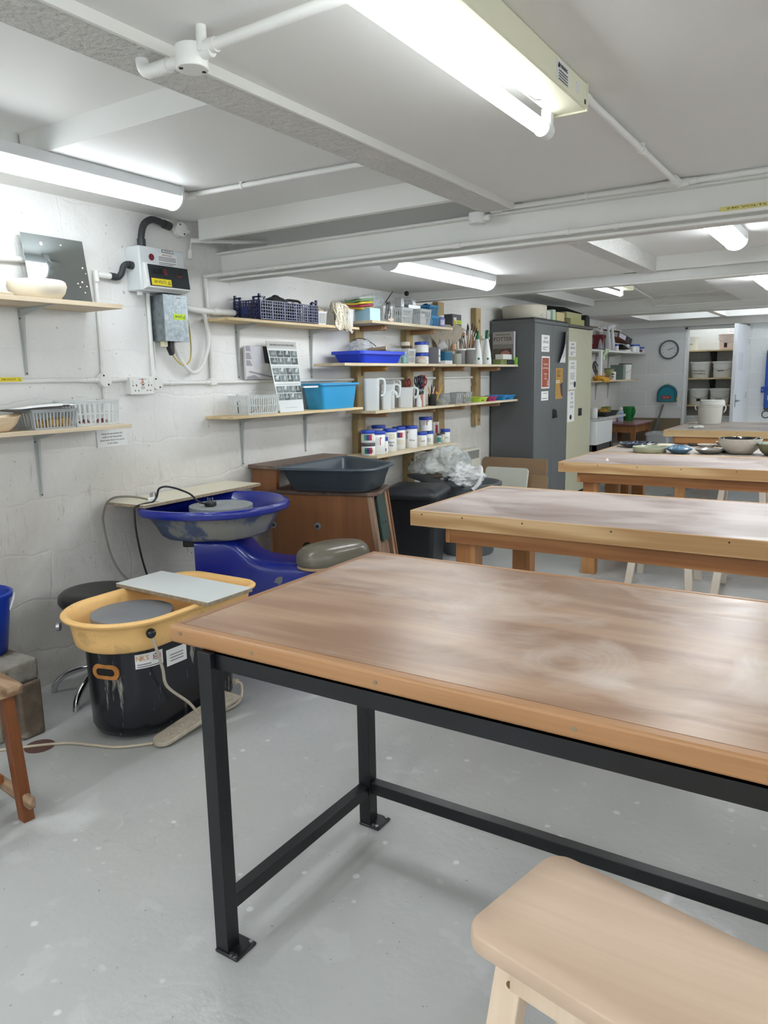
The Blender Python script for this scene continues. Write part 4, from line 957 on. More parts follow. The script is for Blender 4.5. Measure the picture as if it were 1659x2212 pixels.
# crumpled plastic: a folded sheet gathered into lobes
CLEARF = clear('crumpled_clear_film', (228, 234, 234), .34, .10)
MILKY = clear('milky_carrier_bag', (236, 238, 238), .72, .3)
def crumple(c, rx, ry, rz, seed, amp=.28, nu=90, nv=60, frq=1.7):
    from mathutils import noise as mn
    def f(t, a):
        d = Vector((math.cos(a)*math.cos(t), math.cos(a)*math.sin(t), math.sin(a)))
        q = d*frq+Vector((seed*3.7, seed*1.3, 0))
        r1 = mn.noise(q); r2 = 1-abs(mn.noise(q*2.6))*2; r3 = 1-abs(mn.noise(q*6.5+Vector((1, 2, 3))))*2
        return .92+amp*(r1*1.0+(r2-.5)*.5+(r3-.5)*.16)
    b = B(); b.ball(c, rx, ry, rz, nu, nv, f); return b
t = thing('plastic_bag', 'crumpled clear polythene heaped in the grey bin', 'plastic bag', (.33, 5.22, .56))
b = crumple((.33, 5.22, .69), .20, .20, .145, 1, .42); obj('film', b, CLEARF, t, ang=180)
b = crumple((.13, 5.14, .67), .075, .08, .06, 4, .4, 50, 30); obj('film', b, CLEARF, t, ang=180)
t = thing('plastic_bag', 'white carrier bag hanging over the grey bin\'s right rim', 'plastic bag', (.58, 5.12, .56))
b = crumple((.55, 5.12, .62), .15, .13, .095, 7, .42, 70, 44); obj('film', b, MILKY, t, ang=180)
b = B(); b.tube(smooth_pts([(.60, 5.16, .65), (.66, 5.14, .70), (.70, 5.10, .68), (.70, 5.06, .59), (.66, 5.04, .54)], 6), [.02]+[.014]*23+[.02], 8); obj('bag_handle', b, MILKY, t)
t = thing('clay_bag', 'dark earthy clay bag poking out under the clear polythene', 'clay', (.40, 5.10, .56))
b = crumple((.33, 5.06, .60), .12, .09, .055, 3, .3, 30, 20); obj('lump', b, mat('dark_clay', (74, 66, 52), .8, var=.3, vscale=20), t)
# storage heater on the wall
t = thing('wall_heater', 'cream electric wall heater with slotted top grille by the grey cupboard', 'heater', (.06, 6.05, .22))
CRH = mat('cream_enamel', (206, 204, 192), .4)
b = B(); b.box(.005, .095, 5.72, 6.37, .22, .725); h = obj('case', b, CRH, t, bevel=.01)
b = B(); b.box(.094, .0965, 5.77, 6.33, .63, .705); g = obj('grille', b, mat('grille_dark', (120, 122, 116), .5), t)
b = B()
for k in range(29): b.box(.0966, .0985, 5.778+.019*k, 5.788+.019*k, .635, .70)
obj('grille_slats', b, mat('grille_slat', (150, 150, 142), .5), g)['kind'] = 'stuff'
# boards leaning on the side of the grey cupboard
CARD = mat('brown_hardboard', (150, 124, 96), .75, var=.08, vscale=5, bmp=.1)
def leaning(label, x0, x1, yb, z1, tilt, th, m, name='board', y_ang=0):
    t = thing(name, label, 'board', ((x0+x1)/2, yb, 0))
    M = Matrix.Translation(((x0+x1)/2, yb, 0)) @ Matrix.Rotation(R(y_ang), 4, 'Z') @ Matrix.Rotation(R(-tilt), 4, 'X')
    w = (x1-x0)/2
    b = B(M); b.loft([[(x, y, z) for x, z in [(px, pz+z1/2) for px, pz in rounded_rect(w, z1/2, .03)]] for y in (0, th)]); obj('sheet', b, m, t, bevel=.001)
    return t
leaning('large brown hardboard sheet leaning against the grey cupboard', .01, .655, 6.49, .62, 10, .012, CARD)
leaning('white painted drawing board leaning in front of brown hardboard', .175, .585, 6.16, .575, 15, .022, mat('aged_white_board', (206, 208, 198), .5, var=.03, col2=(180, 170, 140), c2amt=.72, c2scale=5))
leaning('small brown fibreboard leaning right of the white drawing board', .45, .72, 6.34, .49, 11, .014, mat('fibreboard', (164, 136, 104), .7, var=.05))
# --- lower left corner: blocks, bucket
CONC = mat('stained_concrete_block', (140, 136, 128), .9, var=.25, vscale=14, bmp=1.0, bscale=30, col2=(96, 84, 72), c2amt=.56, c2scale=6)
CONC2 = mat('pale_concrete_block', (176, 172, 160), .9, var=.2, vscale=16, bmp=1.0, bscale=30)
CONC3 = mat('brown_stained_block', (112, 98, 84), .9, var=.3, vscale=16, bmp=.8, bscale=30, col2=(160, 152, 140), c2amt=.60, c2scale=11)
def block(label, x0, x1, y0, y1, z0, z1, m, seed, ang=0):
    t = thing('concrete_block', label, 'block', ((x0+x1)/2, (y0+y1)/2, z0))
    b = B(); b.box(x0, x1, y0, y1, z0, z1)
    o = obj('block', b, m, t, bevel=.012, seg=3); o.rotation_euler.z = R(ang); return t
block('brown stained block standing upright under concrete slab block', .20, .43, 1.548, 1.645, 0, .228, CONC3, 1)
block('rough pale block standing upright behind the old wooden stool', .14, .375, 1.40, 1.505, 0, .228, CONC2, 2)
block('big grey concrete block lying flat under the blue bucket', .02, .425, 1.30, 1.642, .2285, .315, CONC, 3)
BKT = mat('blue_bucket_plastic', (18, 52, 150), .3, var=.06, vscale=4)
t = thing('bucket', 'blue plastic bucket with white handle standing on concrete blocks', 'bucket', (.196, 1.542, .3155))
bc = (.196, 1.542, .3155)
b = B(); b.lathe([(.095, 0), (.102, .005), (.128, .20), (.130, .225), (.140, .228), (.142, .245), (.132, .25), (.125, .24), (.098, .02), (.01, .018)], bc, 40); obj('body', b, BKT, t, ang=50)
b = B(); hp = [(bc[0]+.05*math.cos(a)+.07*math.sin(a), bc[1]+.135*math.cos(a)-.06*math.sin(a), bc[2]+.225-.115*math.sin(a)) for a in [PI*i/16 for i in range(17)]]
b.tube(hp, .0065, 10); obj('handle', b, WHITEP, t)
b = B(frame((bc[0]+.09, bc[1]-.08, bc[2]+.15), (.66, .75, 0), (.1, -.1, 1))); b.box(-.02, .02, -.015, .02, .002, .004); obj('label', b, PAPER, t)
# round bare patch in the floor paint: a drain cover under the cable
t = thing('floor_patch', 'small round red-brown drain cover set in floor under cream cable', 'drain cover', (.52, 1.555, 0))
b = B(); b.cyl((.52, 1.555, 0), (.52, 1.555, .0025), .055, n=28); obj('disc', b, mat('red_brown_iron', (96, 66, 58), .7, var=.2, vscale=60), t)
# ---------------------------------------------------------------- wall shelves on brackets and what stands on them
PLYS = wood('plywood_shelf', (184, 166, 140), (208, 192, 166), 1, .8, .6, 3)
PLYS2 = wood('fresh_plywood_shelf', (196, 172, 130), (220, 200, 160), 1, .8, .6, 3)
BRK = mat('grey_bracket', (176, 180, 178), .45)
def shelf(label, x1, y0, y1, z, th=.018, m=PLYS, x0=.002, name='wall_shelf'):
    t = thing(name, label, 'shelf', (x0, (y0+y1)/2, z-th))
    b = B(); b.box(x0, x1, y0, y1, z-th, z); obj('board', b, m, t, bevel=.001); return t
def bracket(label, y, z, L_=.28, D=.17, m=BRK):
    """pressed steel shelf bracket: tapering upright with a rib, arm under the board"""
    t = thing('shelf_bracket', label, 'bracket', (0, y, z-L_))
    b = B(); b.hexa([(0.0005, y-.007, z-L_), (0.004, y-.007, z-L_), (.004, y+.007, z-L_), (.0005, y+.007, z-L_), (.0005, y-.014, z-.012), (.004, y-.014, z-.012), (.004, y+.014, z-.012), (.0005, y+.014, z-.012)])
    obj('upright', b, m, t)
    b = B(); b.hexa([(.002, y-.003, z-L_+.01), (.007, y-.003, z-L_+.01), (.007, y+.003, z-L_+.01), (.002, y+.003, z-L_+.01), (.002, y-.006, z-.02), (.026, y-.006, z-.02), (.026, y+.006, z-.02), (.002, y+.006, z-.02)])
    obj('rib', b, m, t, bevel=.002)
    b = B(); b.hexa([(.0005, y-.014, z-.004), (D, y-.008, z-.004), (D, y+.008, z-.004), (.0005, y+.014, z-.004), (.0005, y-.014, z-.0005), (D, y-.008, z-.0005), (D, y+.008, z-.0005), (.0005, y+.014, z-.0005)])
    obj('arm', b, m, t)
    b = B(); b.hexa([(.004, y-.006, z-.035), (D*.8, y-.004, z-.008), (D*.8, y+.004, z-.008), (.004, y+.006, z-.035), (.004, y-.006, z-.004), (D*.8, y-.004, z-.004), (D*.8, y+.004, z-.004), (.004, y+.006, z-.004)]); obj('rib', b, m, t, bevel=.002)
    for zz_, yy in ((z-.045, y-.008), (z-.05, y+.006), (z-L_+.008, y)):
        b = B(); b.cyl((.003, yy, zz_), (.0065 if zz_ < z-.1 else .0055, yy, zz_), .0034, n=10); obj('screw', b, BLACK, t)
    return t
shelf('upper left plywood wall shelf carrying mirror and white bowl', .262, .95, 2.312, 1.712, .019)
bracket('grey bracket under the upper left shelf', 1.985, 1.693, .285, .23)
shelf('lower left plywood wall shelf carrying slotted plastic baskets', .215, .95, 2.352, 1.180, .017)
bracket('grey bracket under the lower left shelf', 2.0, 1.163, .29, .18)
shelf('upper bracket shelf carrying navy crate and lace basket', .205, 3.035, 4.262, 1.702, .016, PLYS2)
bracket('grey bracket under left part of crate shelf', 3.308, 1.686, .305, .19)
bracket('grey bracket under right part of crate shelf', 3.99, 1.686, .31, .19)
shelf('lower bracket shelf carrying throwing poster and turquoise tub', .205, 3.03, 4.285, 1.177, .015, PLYS2)
bracket('grey bracket under left part of turquoise tub shelf', 3.305, 1.162, .285, .18)
bracket('grey bracket under right part of turquoise tub shelf', 3.90, 1.162, .26, .18)

CLR = clear('clear_slotted_plastic', (222, 226, 226), .50, .25)
CLRW = clear('white_slotted_plastic', (228, 230, 230), .82, .3)
CLRG = clear('smoky_slotted_plastic', (186, 192, 194), .60, .3)
def basket(label, c, w, d, h, m=CLR, taper=.88, ang=0, group=None, slots=(9, 7), rows=2, name='plastic_basket'):
    """slotted plastic basket: rim, floor, corner posts and rows of slats on each side. w along y, d along x"""
    t = thing(name, label, 'basket', c, group)
    M = Matrix.Translation(c) @ Matrix.Rotation(R(ang), 4, 'Z')
    def P(u, v, k):  # u,v in -1..1 on outline at height fraction k
        s = taper+(1-taper)*k
        return (u*d/2*s, v*w/2*s, k*h)
    b = B(M)
    b.hexa([P(-1, -1, 0), P(1, -1, 0), P(1, 1, 0), P(-1, 1, 0)]+[(p[0], p[1], p[2]+.002) for p in (P(-1, -1, 0), P(1, -1, 0), P(1, 1, 0), P(-1, 1, 0))])
    th = .0016
    def strip(f0, f1, side, k0, k1):
        if side in (0, 2): q = [P(a, -1 if side == 0 else 1, k) for a, k in ((f0, k0), (f1, k0), (f1, k1), (f0, k1))]; o = Vector((0, th if side == 0 else -th, 0))
        else: q = [P(-1 if side == 1 else 1, a, k) for a, k in ((f0, k0), (f1, k0), (f1, k1), (f0, k1))]; o = Vector((th if side == 1 else -th, 0, 0))
        q = [Vector(p) for p in q]; b.loft([q, [p+o for p in q]])
    for side in range(4):
        n = slots[1] if side in (0, 2) else slots[0]
        strip(-1, 1, side, .0, .10); strip(-1, 1, side, .86, 1.0)
        for r in range(1, rows):
            k = .10+.76*r/rows; strip(-1, 1, side, k-.03, k+.03)
        for i in range(n+1):
            a = -1+2*i/n; w_ = .45/n if 0 < i < n else .9/n
            strip(max(-1, a-w_), min(1, a+w_), side, .08, .9)
    body = obj('slotted_body', b, m, t, ang=20)
    b = B(M); r = .004; e = 1.0
    for q in ((P(-e, -e, 1), P(e, -e, 1)), (P(e, -e, 1), P(e, e, 1)), (P(e, e, 1), P(-e, e, 1)), (P(-e, e, 1), P(-e, -e, 1))):
        b.bar(q[0], q[1], .008, .004)
    obj('rim', b, m, t)
    return t
def heap(label, c, rx, ry, rz, seed, m, cat, name, amp=.3, part='lump'):
    t = thing(name, label, cat, c); b = crumple((c[0], c[1], c[2]+rz*.85), rx, ry, rz, seed, amp, 32, 20); o = obj(part, b, m, t, ang=35)
    return t
# ---- upper left shelf
MIRM = mat('old_mirror_glass', (196, 204, 206), .045, 1.0, col2=(160, 166, 168), c2amt=.72, c2scale=7)
t = thing('mirror', 'frameless old mirror leaning on the wall behind white bowl', 'mirror', (.1, 2.10, 1.7125))
A0, A1, C0, C1 = Vector((.094, 1.988, 1.7135)), Vector((.090, 2.288, 1.7135)), Vector((.031, 2.0, 2.003)), Vector((.030, 2.302, 2.003))
nn = (A1-A0).cross(C0-A0).normalized()*.004
b = B(); b.loft([[A0, A1, C1, C0], [p-nn for p in (A0, A1, C1, C0)]]); obj('glass', b, MIRM, t)
for k, (u, v, r) in enumerate(((.30, .87, .008), (.62, .89, .004), (.93, .58, .004), (.97, .50, .003), (.80, .33, .003), (.88, .36, .004), (.90, .20, .003), (.83, .28, .003), (.95, .30, .003), (.25, .55, .003))):
    p = A0+(A1-A0)*u+(C0-A0)*v-nn*.3*0; p = p + nn*.15
    b = B(frame(p+nn*.3, (A1-A0), (C0-A0))); b.lathe([(r, -.001), (r*.8, .0012), (r*.1, .0014)], (0, 0, 0), 10, sy=1.2); obj('clay_fleck', b, mat('dried_clay', (226, 214, 204), .8), t)
PLASTER = mat('cream_plaster', (224, 216, 200), .7, var=.04, vscale=6, col2=(206, 192, 160), c2amt=.66, c2scale=8, bmp=.1)
def bowl(label, c, prof, m, n=40, sx=1, sy=1, fn=None, name='bowl', cat='bowl', group=None, inner=None):
    t = thing(name, label, cat, c, group)
    b = B(); b.lathe(prof, c, n, sx, sy, True, True, fn); obj('body', b, m, t, ang=60); return t
bowl('wide low cream plaster bowl standing before the mirror', (.150, 1.975, 1.7125), [(.075, 0), (.088, .004), (.108, .03), (.116, .055), (.112, .072), (.104, .078), (.094, .076), (.086, .07), (.10, .05), (.07, .015), (.005, .012)], PLASTER)
bowl('thin cream plaster disc lying at left end of mirror shelf', (.165, 1.765, 1.7125), [(.07, 0), (.078, .004), (.08, .012), (.07, .016), (.005, .016)], PLASTER, name='plaster_disc', cat='plaster disc')
bowl('cream bowl at picture edge on upper left shelf', (.12, 1.70, 1.73), [(.05, 0), (.075, .02), (.09, .06), (.088, .10), (.08, .10), (.07, .05), (.005, .02)], PLASTER)
b = B(); b.lathe([(.085, 0), (.09, .006), (.05, .012), (.035, .0175), (.005, .0175)], (.12, 1.70, 1.7125), 28); tag(obj('bowl_stand', b, PLASTER), 'low cream plaster stand under bowl at picture edge', 'plaster disc')
# ---- lower left shelf
basket('clear slotted basket of orange sponges, front of lower left shelf', (.130, 1.975, 1.1805), .215, .135, .082, CLRG, .9, slots=(13, 7), rows=1)
basket('clear slotted basket holding dark red glaze tests, beside orange sponges', (.095, 2.205, 1.1805), .235, .15, .112, CLR, .92, slots=(9, 6), rows=2)
SPO = mat('orange_sponge', (206, 160, 84), .9, var=.15, vscale=20, bmp=.4, bscale=60)
for k, (x, y, s) in enumerate(((.15, 1.985, .026), (.16, 2.035, .028), (.12, 1.95, .024), (.10, 2.03, .026))):
    heap(('yellow-orange sponge at front in the clear basket', 'pale orange sponge at right end in clear basket', 'yellow sponge near left of the clear basket', 'orange sponge at back in the clear basket')[k], (x, y, 1.184), s, s*1.2, s*.9, k+2, SPO, 'sponge', 'sponge', .25)
t = thing('folder', 'paper and dark folder lying across the sponge basket', 'folder', (.12, 1.93, 1.264))
b = B(Matrix.Translation((.12, 1.945, 1.267)) @ Matrix.Rotation(R(4), 4, 'X') @ Matrix.Rotation(R(-8), 4, 'Z')); b.box(-.075, .085, -.125, .10, 0, .007); obj('dark_cover', b, mat('dark_folder', (60, 58, 56), .6), t)
b = B(Matrix.Translation((.12, 1.965, 1.275)) @ Matrix.Rotation(R(4), 4, 'X') @ Matrix.Rotation(R(-10), 4, 'Z')); b.grid(lambda u, v: (-.07+.15*u, -.12+.24*v, .004*math.sin(3*v+u)), 6, 10); obj('paper_sheet', b, PAPER, t, solid=.001)
REDG = mat('dark_red_glaze', (110, 34, 48), .35, var=.3, vscale=60)
for k, (x, y) in enumerate(((.13, 2.15), (.14, 2.235), (.11, 2.255))):
    t = thing('wire_hook_bundle', ('red tangled wire bundle at left in test basket', 'red tangled wire bundle in middle of test basket', 'red tangled wire bundle at right in test basket')[k], 'wire bundle', (x, y, 1.1835))
    b = B(); rnd = random.Random(k); pts = [(x+rnd.uniform(-.025, .025), y+rnd.uniform(-.028, .028), 1.187+rnd.uniform(0, .022)) for _ in range(16)]
    b.tube(smooth_pts(pts, 5), .0017, 6); obj('wire', b, REDG, t)
    b = B(); pts = [(x, y, 1.19)]+[(x+rnd.uniform(-.008, .008), y+rnd.uniform(-.008, .008), 1.19+.022*j) for j in range(1, (4, 6, 2)[k])]
    b.tube(smooth_pts(pts, 4), .0011, 6); obj('wire_tail', b, BLACK, t)
t = thing('wooden_bowl', 'shallow boat shaped carved wooden tray at left picture edge', 'bowl', (.12, 1.70, 1.1805))
b = B(); pr = [(.55, 0), (.62, .002), (.85, .03), (.98, .055), (1.0, .06), (.94, .058), (.80, .035), (.5, .014), (.02, .012)]
b.loft([[(.13+x*k*.072, 1.70+y*k*.148, 1.1805+z+(.012*abs(y)**4 if z > .03 else 0)) for x, y in [(math.copysign(abs(math.cos(a))**.7, math.cos(a)), math.copysign(abs(math.sin(a))**.7, math.sin(a))) for a in [2*PI*i/36 for i in range(36)]]] for k, z in pr]); obj('body', b, wood('pale_carved_wood', (190, 166, 132), (216, 196, 166), 1, 1, .6, 3), t, ang=50)
for k in range(3):
    b = B(); b.cyl((.10+.02*k, 1.62, 1.215+.004*k), (.115+.015*k, 1.79, 1.228), .005, .003, 10); tag(obj('modelling_tool', b, mat('grey_wood_tool', (150, 138, 124), .6)), ('wooden modelling tool nearest wall in carved tray', 'wooden modelling tool in middle of carved tray', 'wooden modelling tool nearest front of carved tray')[k], 'tool', 'tools in the carved tray')
# ---- crate shelf
NAVY = mat('navy_crate_plastic', (24, 32, 78), .35)
t = thing('crate', 'navy blue lattice plastic produce crate', 'crate', (.11, 3.55, 1.7025))
x0, x1, y0, y1, z0, H = .022, .215, 3.275, 3.80, 1.7035, .105
def lattice(M, L_, H_, nu, nv, th=.004, topz=None):
    b = B(M)
    for i in range(nu+1):
        w_ = .006 if i % 5 else .014
        u = L_*i/nu; b.box(max(0, u-w_/2), min(L_, u+w_/2), -th, 0, 0, H_)
    for j in range(nv+1):
        w_ = .005 if j not in (0, nv) else .012
        v = H_*j/nv; b.box(0, L_, -th*1.2, 0, max(0, v-w_/2), min(H_, v+w_/2))
    return b
def axes(o, u): u = Vector(u).normalized(); n = Vector((-u.y, u.x, 0)); return Matrix(((u.x, n.x, 0, o[0]), (u.y, n.y, 0, o[1]), (0, 0, 1, o[2]), (0, 0, 0, 1)))
for o, u, L_, n in (((x0, y0, z0), (1, 0, 0), x1-x0, 10), ((x1, y0, z0), (0, 1, 0), y1-y0, 25), ((x1, y1, z0), (-1, 0, 0), x1-x0, 10), ((x0, y1, z0), (0, -1, 0), y1-y0, 25)):
    obj('side_wall', lattice(axes(o, u), L_, H, n, 6), NAVY, t)
b = B(); b.box(x0, x1, y0, y1, z0, z0+.004); obj('floor_panel', b, NAVY, t)
for cx_, cy_c in ((x0, y0), (x1, y0), (x1, y1), (x0, y1)):
    sx = 1 if cx_ == x0 else -1; sy = 1 if cy_c == y0 else -1
    b = B()
    for q in range(4):
        b.box(min(cx_, cx_+sx*.05), max(cx_, cx_+sx*.05), min(cy_c, cy_c+sy*.006), max(cy_c, cy_c+sy*.006), z0+.028*q, z0+.028*q+.006)
    b.box(min(cx_, cx_+sx*.012), max(cx_, cx_+sx*.012), min(cy_c, cy_c+sy*.012), max(cy_c, cy_c+sy*.012), z0, z0+H+.032)
    b.box(min(cx_+sx*.04, cx_+sx*.052), max(cx_+sx*.04, cx_+sx*.052), min(cy_c, cy_c+sy*.008), max(cy_c, cy_c+sy*.008), z0, z0+H+.02)
    b.box(min(cx_, cx_+sx*.008), max(cx_, cx_+sx*.008), min(cy_c+sy*.04, cy_c+sy*.052), max(cy_c+sy*.04, cy_c+sy*.052), z0, z0+H+.02)
    b.box(min(cx_, cx_+sx*.052), max(cx_, cx_+sx*.052), min(cy_c, cy_c+sy*.008), max(cy_c, cy_c+sy*.008), z0+H+.012, z0+H+.02)
    b.box(min(cx_, cx_+sx*.008), max(cx_, cx_+sx*.008), min(cy_c, cy_c+sy*.052), max(cy_c, cy_c+sy*.052), z0+H+.012, z0+H+.02)
    obj('corner_post', b, NAVY, t)
b = B(); b.box(x0+.06, x0+.11, y0-.0055, y0-.004, z0+.03, z0+.07); obj('maker_panel', b, mat('navy_panel', (26, 40, 104), .35), t)
heap('black rubber sheet bundled in the navy crate', (.12, 3.52, 1.71), .07, .12, .075, 5, mat('black_rubber', (28, 28, 30), .5), 'rubber sheet', 'rubber_sheet', .25)
b = B(); b.tube(smooth_pts([(.10, 3.60, 1.80), (.10, 3.64, 1.835), (.11, 3.70, 1.838), (.12, 3.745, 1.832), (.12, 3.755, 1.80)], 5), .008, 8); tag(obj('rubber_hose', b, mat('black_rubber', (28, 28, 30), .5)), 'black hose loop rising out of the navy crate', 'hose')
basket('small white slotted basket between crate and lace basket', (.145, 3.885, 1.7025), .085, .09, .078, CLRW, .88, slots=(8, 7), rows=1)
heap('natural twine and netting in the small white basket', (.13, 3.89, 1.73), .042, .045, .05, 8, mat('natural_twine', (186, 170, 140), .9, var=.2, vscale=60, bmp=.6, bscale=90), 'twine', 'twine_bundle', .4)
basket('white basket stuffed with cream lace, end of crate shelf', (.150, 4.135, 1.7025), .15, .10, .108, CLRW, .9, slots=(1, 1), rows=1)
LACE = mat('cream_lace', (228, 220, 202), .9, var=.05, vscale=30, bmp=.5, bscale=80)
t = thing('lace_cloth', 'cream lace spilling out of white basket over shelf edge', 'lace', (.17, 4.08, 1.7025))
b = crumple((.15, 4.13, 1.80), .055, .085, .055, 3, .4, 48, 30); obj('gathered_lace', b, LACE, t, ang=25)
rnd = random.Random(5)
for k in range(22):     # looping crocheted strands hanging from the heap
    y = 3.965+.0075*k; top = 1.845-.001*k
    pts = [(.15, y+.05, 1.83), (.19, y+.02, top), (.212, y+rnd.uniform(-.01, .02), 1.80), (.218, y+.03+rnd.uniform(-.02, .02), 1.75-.004*k), (.216, y+.05+rnd.uniform(-.015, .015), 1.70-.03*abs(math.sin(k)))]
    b = B(); b.tube(smooth_pts(pts, 6), .0020, 6); obj('lace_strand', b, LACE, t)
b = B(); b.grid(lambda u, v: (.214+.006*math.sin(9*u+4*v), 3.985+.085*u+.03*v*(1-v), 1.835-.165*v*(.75+.25*math.sin(PI*u))), 16, 24)
fs = list(b.bm.faces); rnd = random.Random(3)
kill = [f for i, f in enumerate(fs) if (i % 16) % 3 == 1 and (i//16) % 3 == 1]
bmesh.ops.delete(b.bm, geom=kill, context='FACES'); obj('lace_panel', b, LACE, t, solid=.002)
# ---- poster shelf
PH = [mat('photo_tone_%d' % i, c, .35) for i, c in enumerate(((58, 66, 68), (96, 106, 108), (138, 148, 148), (182, 190, 190)))]
t = thing('poster', 'tall glossy poster of throwing photographs leaning on the wall', 'poster', (.12, 3.58, 1.1775))
q0, q1, q2, q3 = Vector((.195, 3.435, 1.1785)), Vector((.195, 3.655, 1.1785)), Vector((.062, 3.762, 1.602)), Vector((.062, 3.482, 1.600))
up_ = (q3-q0); F = frame(q0, (q1-q0), up_); h_ = up_.length; w_ = (q1-q0).length
sh = (up_.dot(Vector((F[0][0], F[1][0], F[2][0]))))   # sideways lean of the sheet
FS = F @ Matrix(((1, sh/h_, 0, 0), (0, 1, 0, 0), (0, 0, 1, 0), (0, 0, 0, 1)))
wt = (q2-q3).length
def pp(u, v, z=0): return FS @ Vector((u*(w_+(wt-w_)*v), v*h_*.985, z))
b = B(); b.loft([[pp(0, 0, 0), pp(1, 0, 0), pp(1, 1, 0), pp(0, 1, 0)], [pp(u, v, .002) for u, v in ((0, 0), (1, 0), (1, 1), (0, 1))]]); sheet = obj('sheet', b, mat('glossy_poster_paper', (214, 218, 218), .15), t)
def pq(u0, u1, v0, v1, m, z=.0025, nm='photo', par=None):
    b = B(); b.loft([[pp(u, v, z) for u, v in ((u0, v0), (u1, v0), (u1, v1), (u0, v1))], [pp(u, v, z+.0004) for u, v in ((u0, v0), (u1, v0), (u1, v1), (u0, v1))]]); return obj(nm, b, m, par or sheet)
rows = (.775, .672, .528, .427, .272, .168); rnd = random.Random(11)
pq(0, 1, .90, 1, mat('poster_head', (184, 184, 182), .3), nm='heading_band')
for ri, v0 in enumerate(rows):
    for ci in range(4):
        u0 = .03+.243*ci; o = pq(u0, u0+.228, v0, v0+.093, PH[rnd.choice((0, 1, 1))])
        b = B(); cu, cv = u0+.114+rnd.uniform(-.03, .03), v0+.035+rnd.uniform(0, .015)
        ru, rv = rnd.uniform(.05, .08), rnd.uniform(.012, .022)
        ring = [(cu+ru*math.cos(2*PI*i/16), cv+rv*math.sin(2*PI*i/16)) for i in range(16)]
        b.loft([[pp(u, v, .003) for u, v in ring], [pp(u, v, .0034) for u, v in ring]]); obj('photo_shape', b, PH[2], sheet)
        b = B(); du = rnd.uniform(-.05, .05); pts = ((cu-.03+du, cv+.005), (cu+.03, cv+.0), (cu+.045-du, cv+.05), (cu-.01, cv+.045))
        b.loft([[pp(u, v, .0036) for u, v in pts], [pp(u, v, .004) for u, v in pts]]); obj('photo_shape', b, PH[rnd.choice((2, 3, 3))], sheet)
for v in (.632, .385):
    pq(.03, .97, v, v+.012, mat('caption_grey', (168, 174, 174), .5), nm='caption')
pq(.25, .75, .06, .067, mat('caption_grey', (168, 174, 174), .5), nm='caption')
FT = frame(pp(.5, .945, .003), pp(.6, .945)-pp(.5, .945), pp(.5, .96)-pp(.5, .945))
lettering("THROWING ON THE POTTER'S WHEEL", .0165, FT, INK, sheet, sx=.78)
FT = frame(pp(.8, .07, .003), pp(.9, .07)-pp(.8, .07), pp(.8, .09)-pp(.8, .07))
t = thing('canvas_print', 'pale mounted photograph of a cup on table, behind the poster', 'picture', (.02, 3.45, 1.375))
b = B(); b.box(.026, .040, 3.328, 3.60, 1.375, 1.566); cv = obj('mount', b, mat('photo_white', (206, 204, 204), .6), t)
def yz(pts, x, m, nm):
    b = B(); b.prism([(x, y, z) for y, z in pts], (.0006, 0, 0)); return obj(nm, b, m, cv)
PV = mat('photo_violet', (150, 146, 156), .6); PD = mat('photo_dark', (62, 58, 64), .6)
for k, (za, zb) in enumerate(((1.535, 1.566), (1.49, 1.527), (1.452, 1.484))): yz([(3.335, za), (3.375+.006*k, za), (3.368, zb), (3.335, zb)], .0402, PV, 'stone_block')
yz([(3.37, 1.566), (3.50, 1.566), (3.50, 1.44), (3.42, 1.43), (3.39, 1.47)], .0403, mat('photo_apron', (196, 196, 202), .6), 'apron_shape')
yz([(3.48, 1.566), (3.60, 1.566), (3.60, 1.46), (3.495, 1.47)], .0405, PD, 'shadow_shape')
yz([(3.35, 1.415), (3.60, 1.375), (3.60, 1.385), (3.36, 1.424)], .0406, PV, 'table_edge'); yz([(3.335, 1.39), (3.40, 1.40), (3.45, 1.378), (3.335, 1.377)], .0406, PV, 'cloth_shape')
yz([(3.455, 1.465), (3.53, 1.465), (3.522, 1.432), (3.505, 1.422), (3.48, 1.422), (3.463, 1.434)], .0408, mat('photo_cup', (222, 218, 212), .6), 'cup_shape')
basket('long clear slotted basket of tools in front of the poster', (.12, 3.30, 1.1775), .275, .145, .105, CLR, .9, slots=(14, 6), rows=2)
for k, (x, y0_, m_) in enumerate(((.10, 3.22, (60, 52, 46)), (.14, 3.24, (176, 160, 136)), (.12, 3.30, (120, 110, 100)), (.09, 3.33, (70, 66, 64)), (.15, 3.34, (196, 186, 170)))):
    t = thing('pottery_tool', ('dark handled tool standing at left of long clear basket', 'pale wooden tool lying at front left in long basket', 'grey metal tool in middle of long clear basket', 'dark tool at back of the long clear basket', 'cream tool lying at right of long clear basket')[k], 'tool', (x, y0_, 1.18))
    b = B(); z1 = 1.295 if k == 0 else 1.205+.012*k; p0 = Vector((x, y0_-.03, 1.186)); p1 = Vector((x-.01, y0_+.07, z1)) if k else Vector((x, y0_-.04, z1))
    b.cyl(p0, p0+(p1-p0)*.6, .006, .005, 10); obj('handle', b, mat('tool_%d' % k, m_, .5), t)
    b = B(); b.cyl(p0+(p1-p0)*.6, p1, .0025, .002, 8); obj('blade', b, STEEL, t)
TURQ = mat('turquoise_plastic', (44, 150, 204), .32, var=.03, vscale=5, col2=(150, 200, 220), c2amt=.74, c2scale=14)
